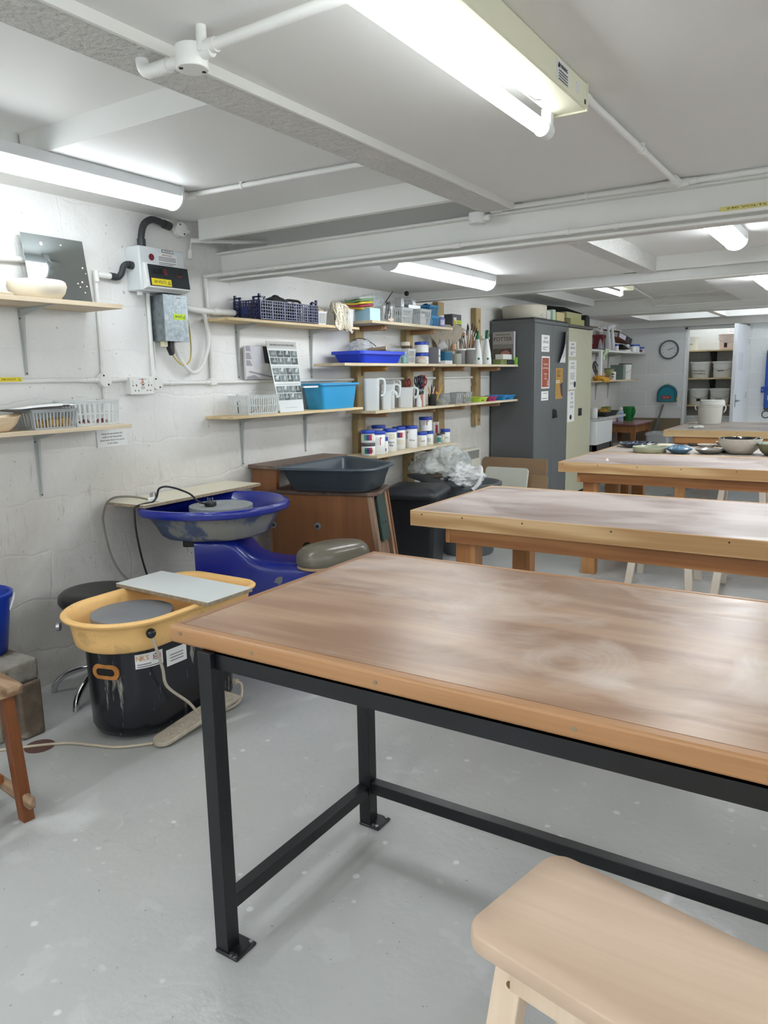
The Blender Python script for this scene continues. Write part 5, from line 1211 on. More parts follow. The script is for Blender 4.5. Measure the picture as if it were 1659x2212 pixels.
def tub(label, c, w, d, h, m, taper=.86, rim=.012, name='storage_tub', cat='tub', group=None, ang=0, lip=.014):
    t = thing(name, label, cat, c, group); M = Matrix.Translation(c) @ Matrix.Rotation(R(ang), 4, 'Z')
    def ring(k, z, e=0): return [(x*k+math.copysign(e, x), y*k+math.copysign(e, y), z) for x, y in rounded_rect(d/2, w/2, min(d, w)*.14)]
    b = B(M); b.loft([ring(taper, 0), ring(taper+.01, .004), ring(.985, h-lip), ring(1, h-lip, rim*.6), ring(1, h-lip, rim), ring(1, h, rim), ring(1, h, rim*.4), ring(.97, h), ring(.96, h-lip), ring(taper-.02, .004), ring(.02, .004)]); obj('shell', b, m, t, ang=45, bevel=.0012)
    return t
tub('large turquoise storage tub at right end of poster shelf', (.105, 4.055, 1.1775), .40, .165, .165, TURQ, .84)
t = thing('tub_lid_strip', 'white plastic strip sticking out between poster and turquoise tub', 'strip', (.19, 3.75, 1.32))
b = B(); b.box(.185, .20, 3.66, 3.80, 1.318, 1.328); obj('strip', b, WHITEP, t)
# ---- timber shelving unit: posts with pegs, boards
POST = wood('treated_timber_post', (150, 128, 88), (182, 160, 116), 2, .8, .65, 4)
PEG = wood('timber_peg', (150, 112, 76), (184, 146, 104), 0, 1, .6, 4)
BOARD = wood('pale_shelf_board', (196, 180, 148), (218, 204, 176), 1, .8, .6, 3)
def post(label, y, z0, z1, w=.105, notches=(), holes=()):
    t = thing('timber_post', label, 'post', (.0, y, z0))
    b = B(); zs = [z0]+sorted(notches)+[z1]
    b.box(.003, .05, y-w/2+.012, y+w/2, z0, z1)
    za = z0
    for nz in sorted(notches):
        b.box(.003, .05, y-w/2, y-w/2+.012, za, nz-.018); za = nz+.018
    b.box(.003, .05, y-w/2, y-w/2+.012, za, z1); obj('upright', b, POST, t)
    for hz in holes:
        b = B()
        b.cyl((.049, y+w*.18, hz-.006), (.0505, y+w*.18, hz-.006), .009, n=16); b.cyl((.049, y+w*.18, hz+.006), (.0505, y+w*.18, hz+.006), .009, n=16); obj('bolt_hole', b, mat('dark_wood_hole', (70, 52, 36), .8), t)
    return t
POSTS = {}
POSTS['leftmost'] = post('leftmost timber shelf post, behind blue tray', 4.49, .55, 1.728, notches=(1.36, 1.10), holes=(1.555, 1.40))
POSTS['second'] = post('timber shelf post behind scissors and paint jars', 5.175, .38, 1.728, notches=(1.36,), holes=(1.60, .72))
POSTS['third'] = post('third timber shelf post, ending just above top shelf', 5.69, .80, 1.975, notches=(1.36,))
POSTS['rightmost'] = post('rightmost timber shelf post, behind the paint brushes', 6.40, .92, 1.972, notches=(1.80, 1.30, 1.05), holes=(1.86, .97))
def arm(par, y, z, x1=.27, w=.04, h=.035, m=PEG):
    b = B(); b.box(.05, x1-.02, y-w/2, y+w/2, z-h, z); b.loft([[(x1-.02, y-w/2*k, z-h/2-h/2*k), (x1-.02, y+w/2*k, z-h/2-h/2*k), (x1-.02, y+w/2*k, z-h/2+h/2*k), (x1-.02, y-w/2*k, z-h/2+h/2*k)] for k in (1,)]+[[(x1, y-w/2*.6, z-h*.8), (x1, y+w/2*.6, z-h*.8), (x1, y+w/2*.6, z-h*.15), (x1, y-w/2*.6, z-h*.15)]])
    return obj('shelf_arm', b, m, par, bevel=.003)
SH = dict(top=1.745, a=1.467, b=1.150, c=.845); TH = .018
for nm, z in SH.items():
    for y, pn in ((4.49, 'leftmost'), (5.175, 'second'), (5.69, 'third'), (6.40, 'rightmost')):
        if nm == 'top' and y > 6: continue
        if nm == 'c' and y > 5.3: continue
        arm(POSTS[pn], y+.03, z-TH-.0005, .25, m=(mat('orange_varnished_block', (178, 128, 60), .5) if (nm == 'a' and y < 4.6) else PEG))
def board(label, y0, y1, z, x0=.052, x1=.30):
    t = thing('shelf_board', label, 'shelf', (x0, (y0+y1)/2, z-TH)); b = B(); b.box(x0, x1, y0, y1, z-TH, z); obj('board', b, BOARD, t, bevel=.001); return t
board('top board of timber shelving, carrying blue box and clear baskets', 4.275, 5.42, SH['top'])
board('left board of the brush shelf, under the blue tray', 3.95, 5.47, SH['a'])
board('right board of the brush shelf, under the spray bottles', 5.475, 6.735, SH['a'])
board('left board of jug shelf, under translucent measuring jugs', 4.295, 5.45, SH['b'])
board('right board of jug shelf, under bright small trays', 5.455, 6.735, SH['b'])
board('lowest board of timber shelving, carrying white glaze jars', 4.30, 5.49, SH['c'])
# ---- lowest board: screw-topped jars
JARW = mat('white_jar_plastic', (232, 233, 232), .32); JARL = mat('blue_jar_lid', (30, 66, 172), .35); 
JART = clear('frosted_jar', (214, 214, 210), .8, .3)
JR = [mat('label_red', (170, 40, 70), .5), mat('label_violet', (70, 50, 120), .5), mat('label_teal', (50, 140, 130), .5), mat('label_cream', (218, 210, 190), .6)]
VIEW = Vector((3.111, 0, 0))
def curved(c, r, a0, a1, z0, z1, m, par, nm='label', off=.0008, n=10):
    b = B(); b.loft([[(c[0]+(r+o)*math.cos(a0+(a1-a0)*i/n), c[1]+(r+o)*math.sin(a0+(a1-a0)*i/n), c[2]+z) for z in (z0, z1)] for i in range(n+1) for o in ((off,))], False, False, False)
    return obj(nm, b, m, par)
def jar(label, c, r, h, lid=JARL, body=JARW, rainbow=None, stripe=None, tag_=None, text=None, tsz=.02, group='jars on the timber shelving', lidh=.022, name='glaze_jar', dark=False):
    t = thing(name, label, 'jar', c, group)
    b = B(); b.lathe([(r*.9, 0), (r*.97, .003), (r*.97, h-lidh-.008), (r*.9, h-lidh-.004), (r*.9, h-lidh)], c, 32); bd = obj('body', b, body, t, ang=50)
    b = B(); b.lathe([(r*.98, h-lidh), (r, h-lidh+.003), (r, h-.004), (r*.95, h), (r*.1, h)], c, 36, fn=lambda a, z: 1+.006*math.cos(36*a)); obj('lid', b, lid, t, ang=50)
    va = math.atan2(0-c[1], 3.111-c[0]); rb = r*.97
    if rainbow:
        z0, z1 = rainbow
        for i, m in enumerate((JR[3], JR[2], JR[1], JR[0], JR[3])): curved(c, rb, va-.95+.38*i, va-.95+.38*(i+1), z0, z1, m, bd)
    if stripe is not None:
        curved(c, rb, va+stripe, va+stripe+.12, h*.42, h*.74, JR[0], bd); curved(c, rb, va+stripe, va+stripe+.32, h*.70, h*.74, JR[0], bd)
        curved(c, rb, va+stripe-.55, va+stripe-.05, h*.42, h*.72, mat('label_white', (224, 224, 224), .6), bd, off=.0005)
    if tag_: curved(c, rb, va+tag_[0], va+tag_[1], h*tag_[2], h*tag_[3], JR[3] if len(tag_) < 5 else tag_[4], bd, off=.0009)
    if text:
        n = Vector((math.cos(va+.15), math.sin(va+.15), 0)); p = Vector(c)+n*(rb+.002)+Vector((0, 0, h*.36)); lettering(text, tsz, frame(p, (-n.y, n.x, 0), (0, 0, 1)), BLACK, bd)
    return t
zc = SH['c']+.0005
GREYLID = mat('dark_grey_lid', (72, 70, 72), .4)
jar('low white jar with grey lid and POR lettering, left end of lowest board', (.205, 4.335, zc), .049, .085, GREYLID, rainbow=(.012, .055), text='POR', tsz=.030, lidh=.02)
jar('white jar with blue lid and rainbow label stacked on the POR jar', (.205, 4.335, zc+.086), .050, .086, rainbow=(.018, .058))
jar('tall white jar with red stripe, front left of lowest board', (.242, 4.405, zc), .051, .163, stripe=.25)
jar('small white jar with blue lid peeping between two tall jars', (.222, 4.525, zc), .022, .11, tag_=(-.6, .4, .1, .3, JR[1]), lidh=.026)
jar('tall white jar hand lettered Black Slip', (.205, 4.62, zc), .0505, .164, tag_=(-.1, .75, .55, .8), text='Black\nSlip', tsz=.022)
jar('tall white jar with rainbow band and cream label', (.170, 4.80, zc), .050, .166, rainbow=(.088, .125), tag_=(-.6, .9, .22, .44))
jar('tall white jar with dark marker note, before second post', (.195, 4.935, zc), .0485, .166, stripe=-.75, text='Grey', tsz=.020)
jar('low white jar lettered HT with blue lid', (.200, 5.085, zc), .044, .108, tag_=(-.55, .05, .3, .65, JR[3]), text='  HT', tsz=.022)
jar('low white jar with black lettering under stacked jar', (.170, 5.235, zc), .046, .106, text='Black\nVelv', tsz=.016)
jar('white jar with red stripe stacked on top of two others', (.175, 5.195, zc+.1095), .053, .108, stripe=.15)
jar('white jar with clay-smeared blue lid at back left of board', (.105, 4.50, zc), .052, .155)
jar('tall white jar with smeared lid at back, right of the other', (.085, 4.655, zc), .052, .185, tag_=(-.5, .4, .5, .62, INK))
jar('tall jar with dark blue lid half hidden behind the Grey jar', (.09, 4.99, zc), .045, .16)
jar('small glass spice jar with green label, in front of pair', (.215, 5.34, zc), .019, .08, GREYLID, JART, tag_=(-.9, .9, .15, .6, JR[2]), name='spice_jar', lidh=.016)
jar('small glass spice jar with cream label beside green one', (.215, 5.40, zc), .020, .085, GREYLID, JART, tag_=(-.8, .8, .3, .6), name='spice_jar', lidh=.016)
PLID = mat('cream_lid', (214, 208, 194), .5)
jar('slim grey jar with cream lid standing behind the spice jars', (.12, 5.405, zc), .024, .165, PLID, JART, name='spice_jar', lidh=.018)
jar('slim jar with cream lid and red label behind spice jars', (.12, 5.465, zc), .024, .163, PLID, JART, tag_=(-.5, .7, .45, .85, JR[0]), name='spice_jar', lidh=.018)
jar('white jar with blue lid at right end of lowest board', (.215, 5.445, zc), .040, .108, text='BITC', tsz=.018)
# ---------------------------------------------------------------- things on the timber shelving
zt, za, zb = SH['top']+.0005, SH['a']+.0005, SH['b']+.0005
def carton(label, c, w, d, h, m, ang=0, name='cardboard_box', cat='box', flap=None, group=None):
    """closed box; w along y, d along x"""
    t = thing(name, label, cat, c, group); M = Matrix.Translation(c) @ Matrix.Rotation(R(ang), 4, 'Z')
    b = B(M); b.box(-d/2, d/2, -w/2, w/2, 0, h); obj('carton', b, m, t, bevel=.0015)
    if flap:
        b = B(M); b.box(d/2, d/2+.0012, -w/2+.002, w/2-.002, .002, h-.002); obj('end_flap', b, flap, t)
    return t
LB = mat('light_blue_card', (150, 186, 206), .6); LB2 = mat('pale_blue_card', (186, 216, 236), .5)
carton('light blue cardboard box at left end of top board', (.215, 4.35, zt), .125, .12, .082, LB, 0, flap=LB2)
t = thing('sponge_pack', 'clear bag holding green, yellow and red striped cloths on blue box', 'cloth pack', (.17, 4.40, zt+.083))
for k, c in enumerate(((196, 170, 60), (170, 70, 90), (222, 196, 80), (120, 160, 110), (190, 196, 190))):
    b = B(Matrix.Translation((.16, 4.38, zt+.083)) @ Matrix.Rotation(R(6), 4, 'X')); b.grid(lambda u, v: (-.06+.13*u, -.125+.15*v, .008+.016*k+.003*math.sin(5*u+k)), 8, 8); obj('folded_cloth', b, mat('cloth_%d' % k, c, .9, bmp=.3, bscale=90), t, solid=.013)
b = crumple((.15, 4.50, zt+.135), .09, .14, .055, 9, .22); obj('clear_wrap', b, clear('thin_wrap', (216, 224, 230), .35, .12), t)
t = basket('white slotted basket of wire and shells on top board', (.17, 4.58, zt), .12, .13, .11, CLRW, .88, slots=(6, 8), rows=2)
for k in range(5):
    rnd = random.Random(40+k); x, y = .236+rnd.uniform(-.004, .004), 4.545+.012*k
    b = B(); b.tube(smooth_pts([(x-.03, y+.03, zt+.13), (x, y+.01, zt+.125+rnd.uniform(0, .02)), (x+.006, y-.004, zt+.09), (x+.006, y+rnd.uniform(-.02, .01), zt+.05), (x+.004, y-.02, zt+.02)], 6), .0022, 6)
    tag(obj('looped_cord', b, BLACK), ('first black cord hanging over white basket', 'second black cord over white basket from the left', 'middle black cord hanging over white basket', 'fourth black cord over white basket from left', 'rightmost black cord over the white basket')[k], 'cord', 'cords over the white basket')
b = B(); b.cyl((.16, 4.60, zt+.10), (.18, 4.73, zt+.225), .0035, n=8); tag(obj('dark_rod', b, mat('dark_steel', (90, 90, 92), .4, .8)), 'thin dark rod sticking up out of baskets on top board', 'rod')
heap('pale pink shells piled on the board before white basket', (.262, 4.565, zt), .02, .035, .016, 4, mat('pink_shell', (216, 196, 184), .6, var=.1, vscale=50), 'shells', 'shell_pile', .4)
basket('clear slotted basket in the middle of top board, under the press', (.185, 4.80, zt), .155, .15, .112, CLR, .86, slots=(9, 8), rows=2)
basket('clear slotted basket right of the press on top board', (.190, 5.06, zt), .165, .15, .118, CLR, .86, slots=(9, 8), rows=2)
carton('translucent white tub inside clear basket right of press', (.205, 5.05, zt+.004), .09, .07, .085, clear('milky_tub', (226, 228, 228), .85, .3), name='plastic_tub', cat='tub')
t = thing('disc_press', 'hand press with black ball handle on chrome base above baskets', 'press', (.19, 4.92, zt+.12))
pz = zt+.113
b = B(); b.box(.14, .235, 4.86, 5.03, pz, pz+.032); obj('base', b, mat('brushed_aluminium', (196, 200, 202), .3, .9), t, bevel=.003)
for y in (4.80, 4.965):
    b = B(); b.box(.16, .215, y-.012, y+.028, pz+.032 if y > 4.9 else pz+.01, pz+.075); obj('cheek', b, mat('brushed_aluminium', (196, 200, 202), .3, .9), t, bevel=.002)
b = B(); b.box(.17, .205, 4.79, 4.99, pz+.065, pz+.075); obj('bridge', b, mat('brushed_aluminium', (196, 200, 202), .3, .9), t, bevel=.002)
b = B(); b.cyl((.19, 4.90, pz+.03), (.19, 4.905, pz+.10), .0065, n=12); obj('lever', b, mat('chrome', (205, 208, 212), .12, 1), t)
b = B(); b.ball((.19, 4.905, pz+.112), .018); obj('ball_knob', b, mat('black_ball', (22, 24, 30), .12), t)
BLB = mat('blue_slotted_plastic', (50, 140, 190), .35)
basket('lower blue slotted basket at right end of top board', (.19, 5.225, zt), .13, .12, .075, BLB, .84, slots=(6, 6), rows=1)
basket('upper blue slotted basket stacked on another at top board', (.185, 5.22, zt+.0765), .14, .125, .080, BLB, .84, slots=(6, 6), rows=1)
heap('dark blue cloth in the upper blue basket', (.185, 5.215, zt+.12), .05, .055, .03, 6, mat('dark_blue_cloth', (34, 60, 110), .9), 'cloth', 'cloth', .3)
def bottle(label, c, r, h, m, capm, neck=.35, shoulder=.72, name='bottle', cat='bottle', lblm=None, group=None, sq=False):
    t = thing(name, label, cat, c, group); nr = r*neck
    b = B(); b.lathe([(r*.92, 0), (r, .004), (r, h*shoulder), (r*.85, h*(shoulder+.06)), (nr*1.05, h*(shoulder+.15)), (nr, h*.88)], c, 28); bd = obj('body', b, m, t, ang=50)
    b = B(); b.lathe([(nr*1.25, h*.86), (nr*1.25, h), (nr*.3, h)], c, 24); obj('cap', b, capm, t, ang=50)
    if lblm:
        va = math.atan2(-c[1], 3.111-c[0]); curved(c, r, va-.1, va+.9, h*.2, h*.62, lblm, bd)
    return t
PURP = clear('violet_liquid_bottle', (150, 152, 206), .85, .2)
bottle('violet bottle with white cap at right end of top board', (.235, 5.345, zt), .032, .092, PURP, WHITEP, .62, .72, lblm=mat('label_lilac', (206, 206, 222), .6))
bottle('second violet bottle with white cap, behind the first', (.19, 5.385, zt), .028, .084, PURP, WHITEP, .62, .72, lblm=mat('label_lilac', (206, 206, 222), .6))
bottle('white plastic jug bottle behind blue baskets on top board', (.10, 5.33, zt), .045, .17, mat('white_hdpe', (224, 226, 226), .4), WHITEP, .6, .75)
t = thing('switch_box', 'dark grey electrical box with warning triangle behind top board end', 'electrical box', (0, 5.86, 1.76))
b = B(); b.box(.003, .10, 5.80, 5.965, 1.755, 1.885); obj('case', b, mat('dark_grey_box', (88, 94, 98), .5, .2, var=.1, vscale=12), t, bevel=.003)
F = WX(5.845, 1.815, .1002); b = plate(F, .05, .085); p = obj('warning_plate', b, PAPER, t)
b = B(F @ Matrix.Translation((0, 0, .001))); b.prism([(-.02, -.03, 0), (.02, -.0, 0), (-.02, .03, 0)], (0, 0, .0006)); obj('warning_triangle', b, mat('amber_print', (200, 156, 30), .5), p)
F = WX(5.915, 1.822, .1002); b = plate(F, .08, .03); p = obj('voltage_label', b, LIME, t); lettering('240 VOLTS', .014, F, BLACK, p, sx=.85)
conduit('white conduit stub sloping down from the dark grey electrical box', [(.06, 5.965, 1.80), (.06, 6.06, 1.79), (.055, 6.14, 1.775)], r=.018, sm=True)
conduit('short white conduit beyond the brush posts by grey cupboard', [(.05, 6.46, 1.72), (.05, 6.62, 1.715)], r=.014)
# brush shelf
BTRAY = mat('royal_blue_plastic', (24, 60, 200), .3, var=.04, vscale=4)
tub('wide shallow royal blue tray at left end of brush shelf', (.195, 4.385, za), .52, .24, .078, BTRAY, .86, .014, name='plastic_tray', cat='tray', lip=.022)
t = thing('rolling_pin', 'wooden roller lying across the royal blue tray', 'rolling pin', (.22, 4.45, za+.08))
b = B(); b.cyl((.12, 4.43, za+.086), (.285, 4.465, za+.10), .0155, n=20); obj('roller', b, wood('grey_roller', (120, 102, 84), (150, 132, 112), 0, 1, .6, 3), t)
b = B(); b.cyl((.285, 4.465, za+.10), (.287, 4.4655, za+.10), .0145, n=20); obj('end_face', b, mat('roller_end', (206, 182, 160), .7), t)
t = thing('clear_bag', 'clear plastic bag standing up behind the royal blue tray', 'plastic bag', (.10, 4.42, za+.03))
b = crumple((.10, 4.43, za+.10), .06, .13, .075, 12, .25); obj('film', b, clear('thin_wrap', (216, 224, 230), .35, .12), t)
b = B(); b.tube(smooth_pts([(.12, 4.30, za+.155), (.12, 4.38, za+.172), (.12, 4.46, za+.166), (.13, 4.53, za+.14), (.14, 4.56, za+.12)], 6), .003, 8); obj('bag_seam', b, mat('dark_steel', (90, 90, 92), .4, .8), t)
basket('clear slotted basket behind the royal blue tray', (.14, 4.70, za), .19, .13, .108, CLRG, .9, slots=(8, 7), rows=1)
basket('clear slotted basket of red and blue pens beside white tubs', (.195, 4.865, za), .105, .12, .105, CLR, .9, slots=(6, 7), rows=2)
bottle('small turquoise bottle standing in the pen basket', (.21, 4.835, za+.004), .022, .085, mat('pale_turquoise', (140, 200, 200), .5), WHITEP, .6, .7)
rnd = random.Random(9)
for k, c in enumerate(((170, 40, 50), (40, 60, 160), (36, 36, 40), (170, 50, 60), (60, 90, 170))):
    t = thing('pen', ('red pen at left in the pen basket', 'blue pen second from left in pen basket', 'black pen in middle of the pen basket', 'red pen right of middle in pen basket', 'blue pen at right of pen basket')[k], 'pen', (.18, 4.85+.016*k, za+.005), 'pens in the pen basket')
    p0 = Vector((.20, 4.852+.012*k, za+.006)); p1 = Vector((.17, 4.84+.02*k, za+.098)); b = B(); b.cyl(p0, p0+(p1-p0)*.75, .004, n=8); obj('barrel', b, mat('pen_%d' % k, c, .4), t)
    b = B(); b.cyl(p0+(p1-p0)*.75, p1, .0048, n=8); obj('pen_cap', b, mat('pen_%d' % k, c, .4), t)
jar('white tub with blue lid, lower of two stacked on brush shelf', (.175, 5.145, za), .0545, .083, lidh=.024, tag_=(.1, .7, .3, .65, JR[3]), name='glaze_tub')
jar('white tub with blue lid, upper of two stacked on brush shelf', (.175, 5.145, za+.084), .0545, .082, lidh=.022, name='glaze_tub')
jar('small brown jar with cream lid behind pens on brush shelf', (.10, 5.03, za), .034, .165, PLID, mat('brown_jar', (84, 64, 52), .3), name='glaze_tub', lidh=.028)
bowl('small white dish of pink shells before the white tubs', (.262, 4.99, za), [(.022, 0), (.030, .004), (.041, .026), (.038, .026), (.028, .008), (.004, .006)], mat('white_glazed_dish', (226, 226, 222), .2), 30)
heap('pink shells heaped in the small white dish', (.262, 4.99, za+.014), .028, .034, .022, 14, mat('pink_shell', (216, 196, 184), .6, var=.1, vscale=50), 'shells', 'shell_pile', .45)
carton('slim grey box with white labels between tub and blue basket', (.20, 5.29, za), .034, .10, .128, mat('grey_card', (128, 128, 136), .6), name='labelled_box')
b = B(); b.box(.2502, .2512, 5.278, 5.303, za+.015, za+.055); b2 = obj('white_label', b, PAPER); tag(b2, 'lower white sticker on the slim grey box', 'label')
b = B(); b.box(.2502, .2512, 5.278, 5.303, za+.065, za+.112); b3 = obj('white_label', b, PAPER); tag(b3, 'upper white sticker on the slim grey box', 'label')
carton('white paper pack under the blue open basket', (.22, 5.40, za), .12, .11, .026, PAPER, name='paper_pack')
basket('teal open basket on the white paper pack', (.22, 5.40, za+.0265), .125, .11, .066, mat('teal_basket_plastic', (36, 112, 150), .35), .9, slots=(10, 8), rows=3)
t = bowl('white plastic cup tipped on its side in teal basket', (.22, 5.37, za+.06), [(.026, 0), (.030, .003), (.041, .066), (.038, .066), (.027, .006), (.003, .005)], mat('white_cup_plastic', (226, 228, 228), .3), 32, name='plastic_cup', cat='cup')
o = t.children[0]; o.rotation_euler = (R(-20), R(52), 0); o.location = (-.02, 0, .062)
def pot(label, c, r, h, m, flare=1.0, name='pot', cat='pot', rim=None, th=.004):
    t = thing(name, label, cat, c)
    b = B(); b.lathe([(r*.95, 0), (r, .003), (r*flare, h), (r*flare-th, h), (r-th, .006), (.003, .005)], c, 32); obj('body', b, m, t, ang=50)
    if rim:
        b = B(); b.lathe([(r*flare, h-.012), (r*flare+.004, h-.01), (r*flare+.004, h+.002), (r*flare-th, h+.002), (r*flare-th, h-.012)], c, 32, cap0=False, cap1=False); obj('rim', b, rim, t)
    return t
GRYPOT = mat('pale_grey_pot', (164, 168, 160), .6, var=.05, vscale=10); GRYPOT2 = mat('grey_green_pot', (120, 128, 122), .6)
CUPT = clear('smoked_clear_cup', (150, 152, 152), .55, .2)
pot('tall grey-green pot full of wide pale ribs', (.175, 5.545, za), .050, .105, GRYPOT2)
pot('short pale grey cylindrical pot holding a wooden spoon', (.225, 5.625, za), .041, .083, GRYPOT)
pot('clear cup with white rim holding hake brushes', (.17, 5.80, za), .040, .126, CUPT, 1.15, rim=WHITEP)
pot('clear cup with white rim holding many thin brushes', (.215, 5.885, za), .040, .131, CUPT, 1.15, rim=WHITEP)
PADW = mat('grey_worn_wood', (172, 162, 146), .7, var=.12, vscale=12)
nm_p = ('leftmost', 'second', 'third', 'fourth', 'fifth', 'sixth', 'seventh', 'rightmost')
for k in range(8):          # broad flat bamboo-handled brushes and ribs fanned out of the tall pot
    a = -.52+.15*k; base = Vector((.165+.004*(k % 3), 5.525+.005*k, za+.02)); tip = base+Vector((math.sin(a)*.17+.012*math.cos(k*2.1), math.sin(a)*.22, .235+.06*math.cos(a)-.012*(k % 2)))
    t = thing('flat_brush', '%s wide flat grey wooden tool fanned out of the tall pot' % nm_p[k], 'brush', base, 'flat tools fanned in the tall pot')
    b = B(); b.bar(base, base+(tip-base)*.62, .014, .006, (1, 0, 0)); obj('handle', b, PADW, t)
    d_ = (tip-base)
    b = B(); p, q, r_ = base+d_*.55, base+d_*.72, tip
    hv = Vector((.62, .78, 0)); s = (hv-d_.normalized()*hv.dot(d_.normalized())).normalized(); fw = d_.cross(s).normalized()
    b.loft([[c_-s*w_-fw*e_, c_-s*w_+fw*e_, c_+s*w_+fw*e_, c_+s*w_-fw*e_] for c_, w_, e_ in ((p, .009, .004), (q, .026, .004), (r_, .030, .003))]); obj('broad_blade', b, PADW, t, bevel=.002)
t = thing('wooden_spoon', 'wooden spoon leaning out of the short grey pot', 'spoon', (.22, 5.60, za+.01))
b = B(); b.cyl((.235, 5.635, za+.01), (.225, 5.595, za+.115), .005, n=10); obj('handle', b, wood('spoon_wood', (150, 104, 76), (186, 140, 108), 2, 2, .5, 3), t)
b = B(Matrix.Translation((.222, 5.578, za+.135)) @ Matrix.Rotation(R(-20), 4, 'X')); b.ball((0, 0, 0), .010, .024, .034); obj('bowl', b, wood('spoon_wood', (150, 104, 76), (186, 140, 108), 2, 2, .5, 3), t)
HAIR = mat('pale_bristle', (170, 162, 150), .9, var=.15, vscale=80); HANDC = [mat('brush_handle_%d' % i, c, .35) for i, c in enumerate(((110, 30, 36), (196, 168, 110), (40, 38, 38), (150, 110, 60), (60, 90, 80), (186, 186, 182)))]
def brush(label, base, tip, hr, m, head, group):
    t = thing('paint_brush', label, 'brush', base, group); base, tip = Vector(base), Vector(tip); d = tip-base
    b = B(); b.tube([base, base+d*.4, base+d*.72], [hr*.7, hr, hr*.75], 8); obj('handle', b, m, t)
    b = B(); b.cyl(base+d*.72, base+d*.83, hr*.9, hr*head, 10); obj('ferrule', b, STEEL, t)
    b = B(); b.tube([base+d*.83, base+d*.93, tip], [hr*head, hr*head*1.05, hr*.25], 10); obj('bristles', b, HAIR if head > 1.2 else mat('dark_bristle', (58, 40, 34), .9), t)
rnd = random.Random(21)
wd = ('first', 'second', 'third', 'fourth', 'fifth', 'sixth', 'seventh', 'eighth', 'ninth', 'tenth', 'eleventh', 'twelfth', 'thirteenth', 'fourteenth', 'fifteenth', 'sixteenth')
for k in range(6):
    brush('%s broad pale brush from left in hake brush cup' % wd[k], (.165+.01*(k % 2), 5.778+.009*k, za+.01), (.165+.02*math.sin(k), 5.735+.030*k, za+.235+.02*(k % 3)), .0055, HANDC[(1, 3, 2, 1, 3, 5)[k]], 2.6, 'brushes in the hake brush cup')
for k in range(15):
    u = k/14
    brush('%s thin brush from left in the full brush cup' % wd[k], (.205+.012*math.sin(k*1.7), 5.86+.05*u, za+.01), (.20+.045*math.sin(k*2.3), 5.80+.20*u, za+.265+.075*abs(math.sin(k*1.3))), .0042, HANDC[k % 6], 1.15, 'brushes in the full brush cup')
SPRW = mat('white_spray_bottle', (226, 230, 230), .35); SPRG = mat('green_spray_head', (16, 110, 66), .35)
def spray(label, c, r, h, m, hm, badge=None, fill=None, group=None, face=0):
    """conical trigger sprayer"""
    t = thing('spray_bottle', label, 'spray bottle', c, group)
    b = B(); b.lathe([(r*.95, 0), (r, .004), (r*1.0, h*.12), (r*.86, h*.32), (r*.36, h*.74), (r*.30, h*.76)], c, 30); bd = obj('body', b, m, t, ang=50)
    b = B(); b.lathe([(r*.38, h*.74), (r*.36, h*.80), (r*.30, h*.86), (r*.05, h*.87)], c, 20, cap1=True); obj('collar', b, hm, t)
    M = Matrix.Translation((c[0], c[1], c[2]+h*.86)) @ Matrix.Rotation(R(face), 4, 'Z')
    b = B(M); e = h/.30; b.loft([[(x*e, s*w_*e, z*e) for x, z in ((-.022, .0), (-.018, .03), (.005, .040), (.030, .036), (.034, .022), (.012, .014), (.010, 0))] for s, w_ in ((-1, .010), (1, .010))]); hd = obj('trigger_head', b, hm, t, bevel=.002)
    b = B(M); b.tube(smooth_pts([(.022*e, 0, .016*e), (.030*e, 0, -.006*e), (.026*e, 0, -.028*e)], 4), .005*e, 8); obj('trigger', b, hm, hd)
    b = B(M); b.cyl((.033*e, 0, .029*e), (.044*e, 0, .029*e), .006*e, n=10); obj('nozzle', b, hm, hd)
    va = math.atan2(-c[1], 3.111-c[0])
    if badge:
        for aa in (va+.25, va-1.2):
            n = Vector((math.cos(aa), math.sin(aa), .06)).normalized(); p = Vector(c)+Vector((math.cos(aa), math.sin(aa), 0))*(r*.975)+Vector((0, 0, h*.165))
            b = B(); b.cyl(p, p+n*.0022, r*.24, n=20); obj('round_badge', b, badge, bd)
    if fill:
        b = B(); k = .30; b.lathe([(r*.90, .004), (r*.95, .01), (r*.95, h*.12), (r*.84, h*k), (.003, h*k)], c, 26); obj('liquid', b, fill, t)
    return t
spray('white conical spray bottle with dark green head, left of pair', (.225, 6.02, za), .043, .285, SPRW, SPRG, mat('badge_green', (20, 96, 62), .4), face=-60)
spray('white conical spray bottle with bright green head, right of pair', (.215, 6.225, za), .043, .30, SPRW, mat('bright_green_head', (10, 130, 76), .35), mat('badge_green', (20, 96, 62), .4), face=-50)
t = thing('book', 'large upright pottery book titled POTTER beside grey cupboard', 'book', (.2, 6.70, za))
bx0, bx1, by, bz0, bz1 = .06, .272, 6.690, za, za+.305
b = B(); b.box(bx0, bx1, by, by+.036, bz0, bz1); cv = obj('cover', b, mat('book_grey', (128, 124, 120), .35), t, bevel=.002)
b = B(); b.box(bx1, bx1+.002, by+.001, by+.035, bz0+.002, bz1-.002); obj('spine', b, mat('book_spine', (196, 198, 204), .3), t)
b = B(); b.box(bx0+.004, bx1-.004, by-.0006, by, bz0+.19, bz1-.004); obj('title_panel', b, mat('book_upper', (160, 154, 150), .35), cv)
b = B(); b.box(bx0+.004, bx1-.02, by-.001, by-.0004, bz0+.055, bz0+.15); ph = obj('cover_photo', b, mat('book_photo', (92, 78, 72), .35, var=.4, vscale=20), cv)
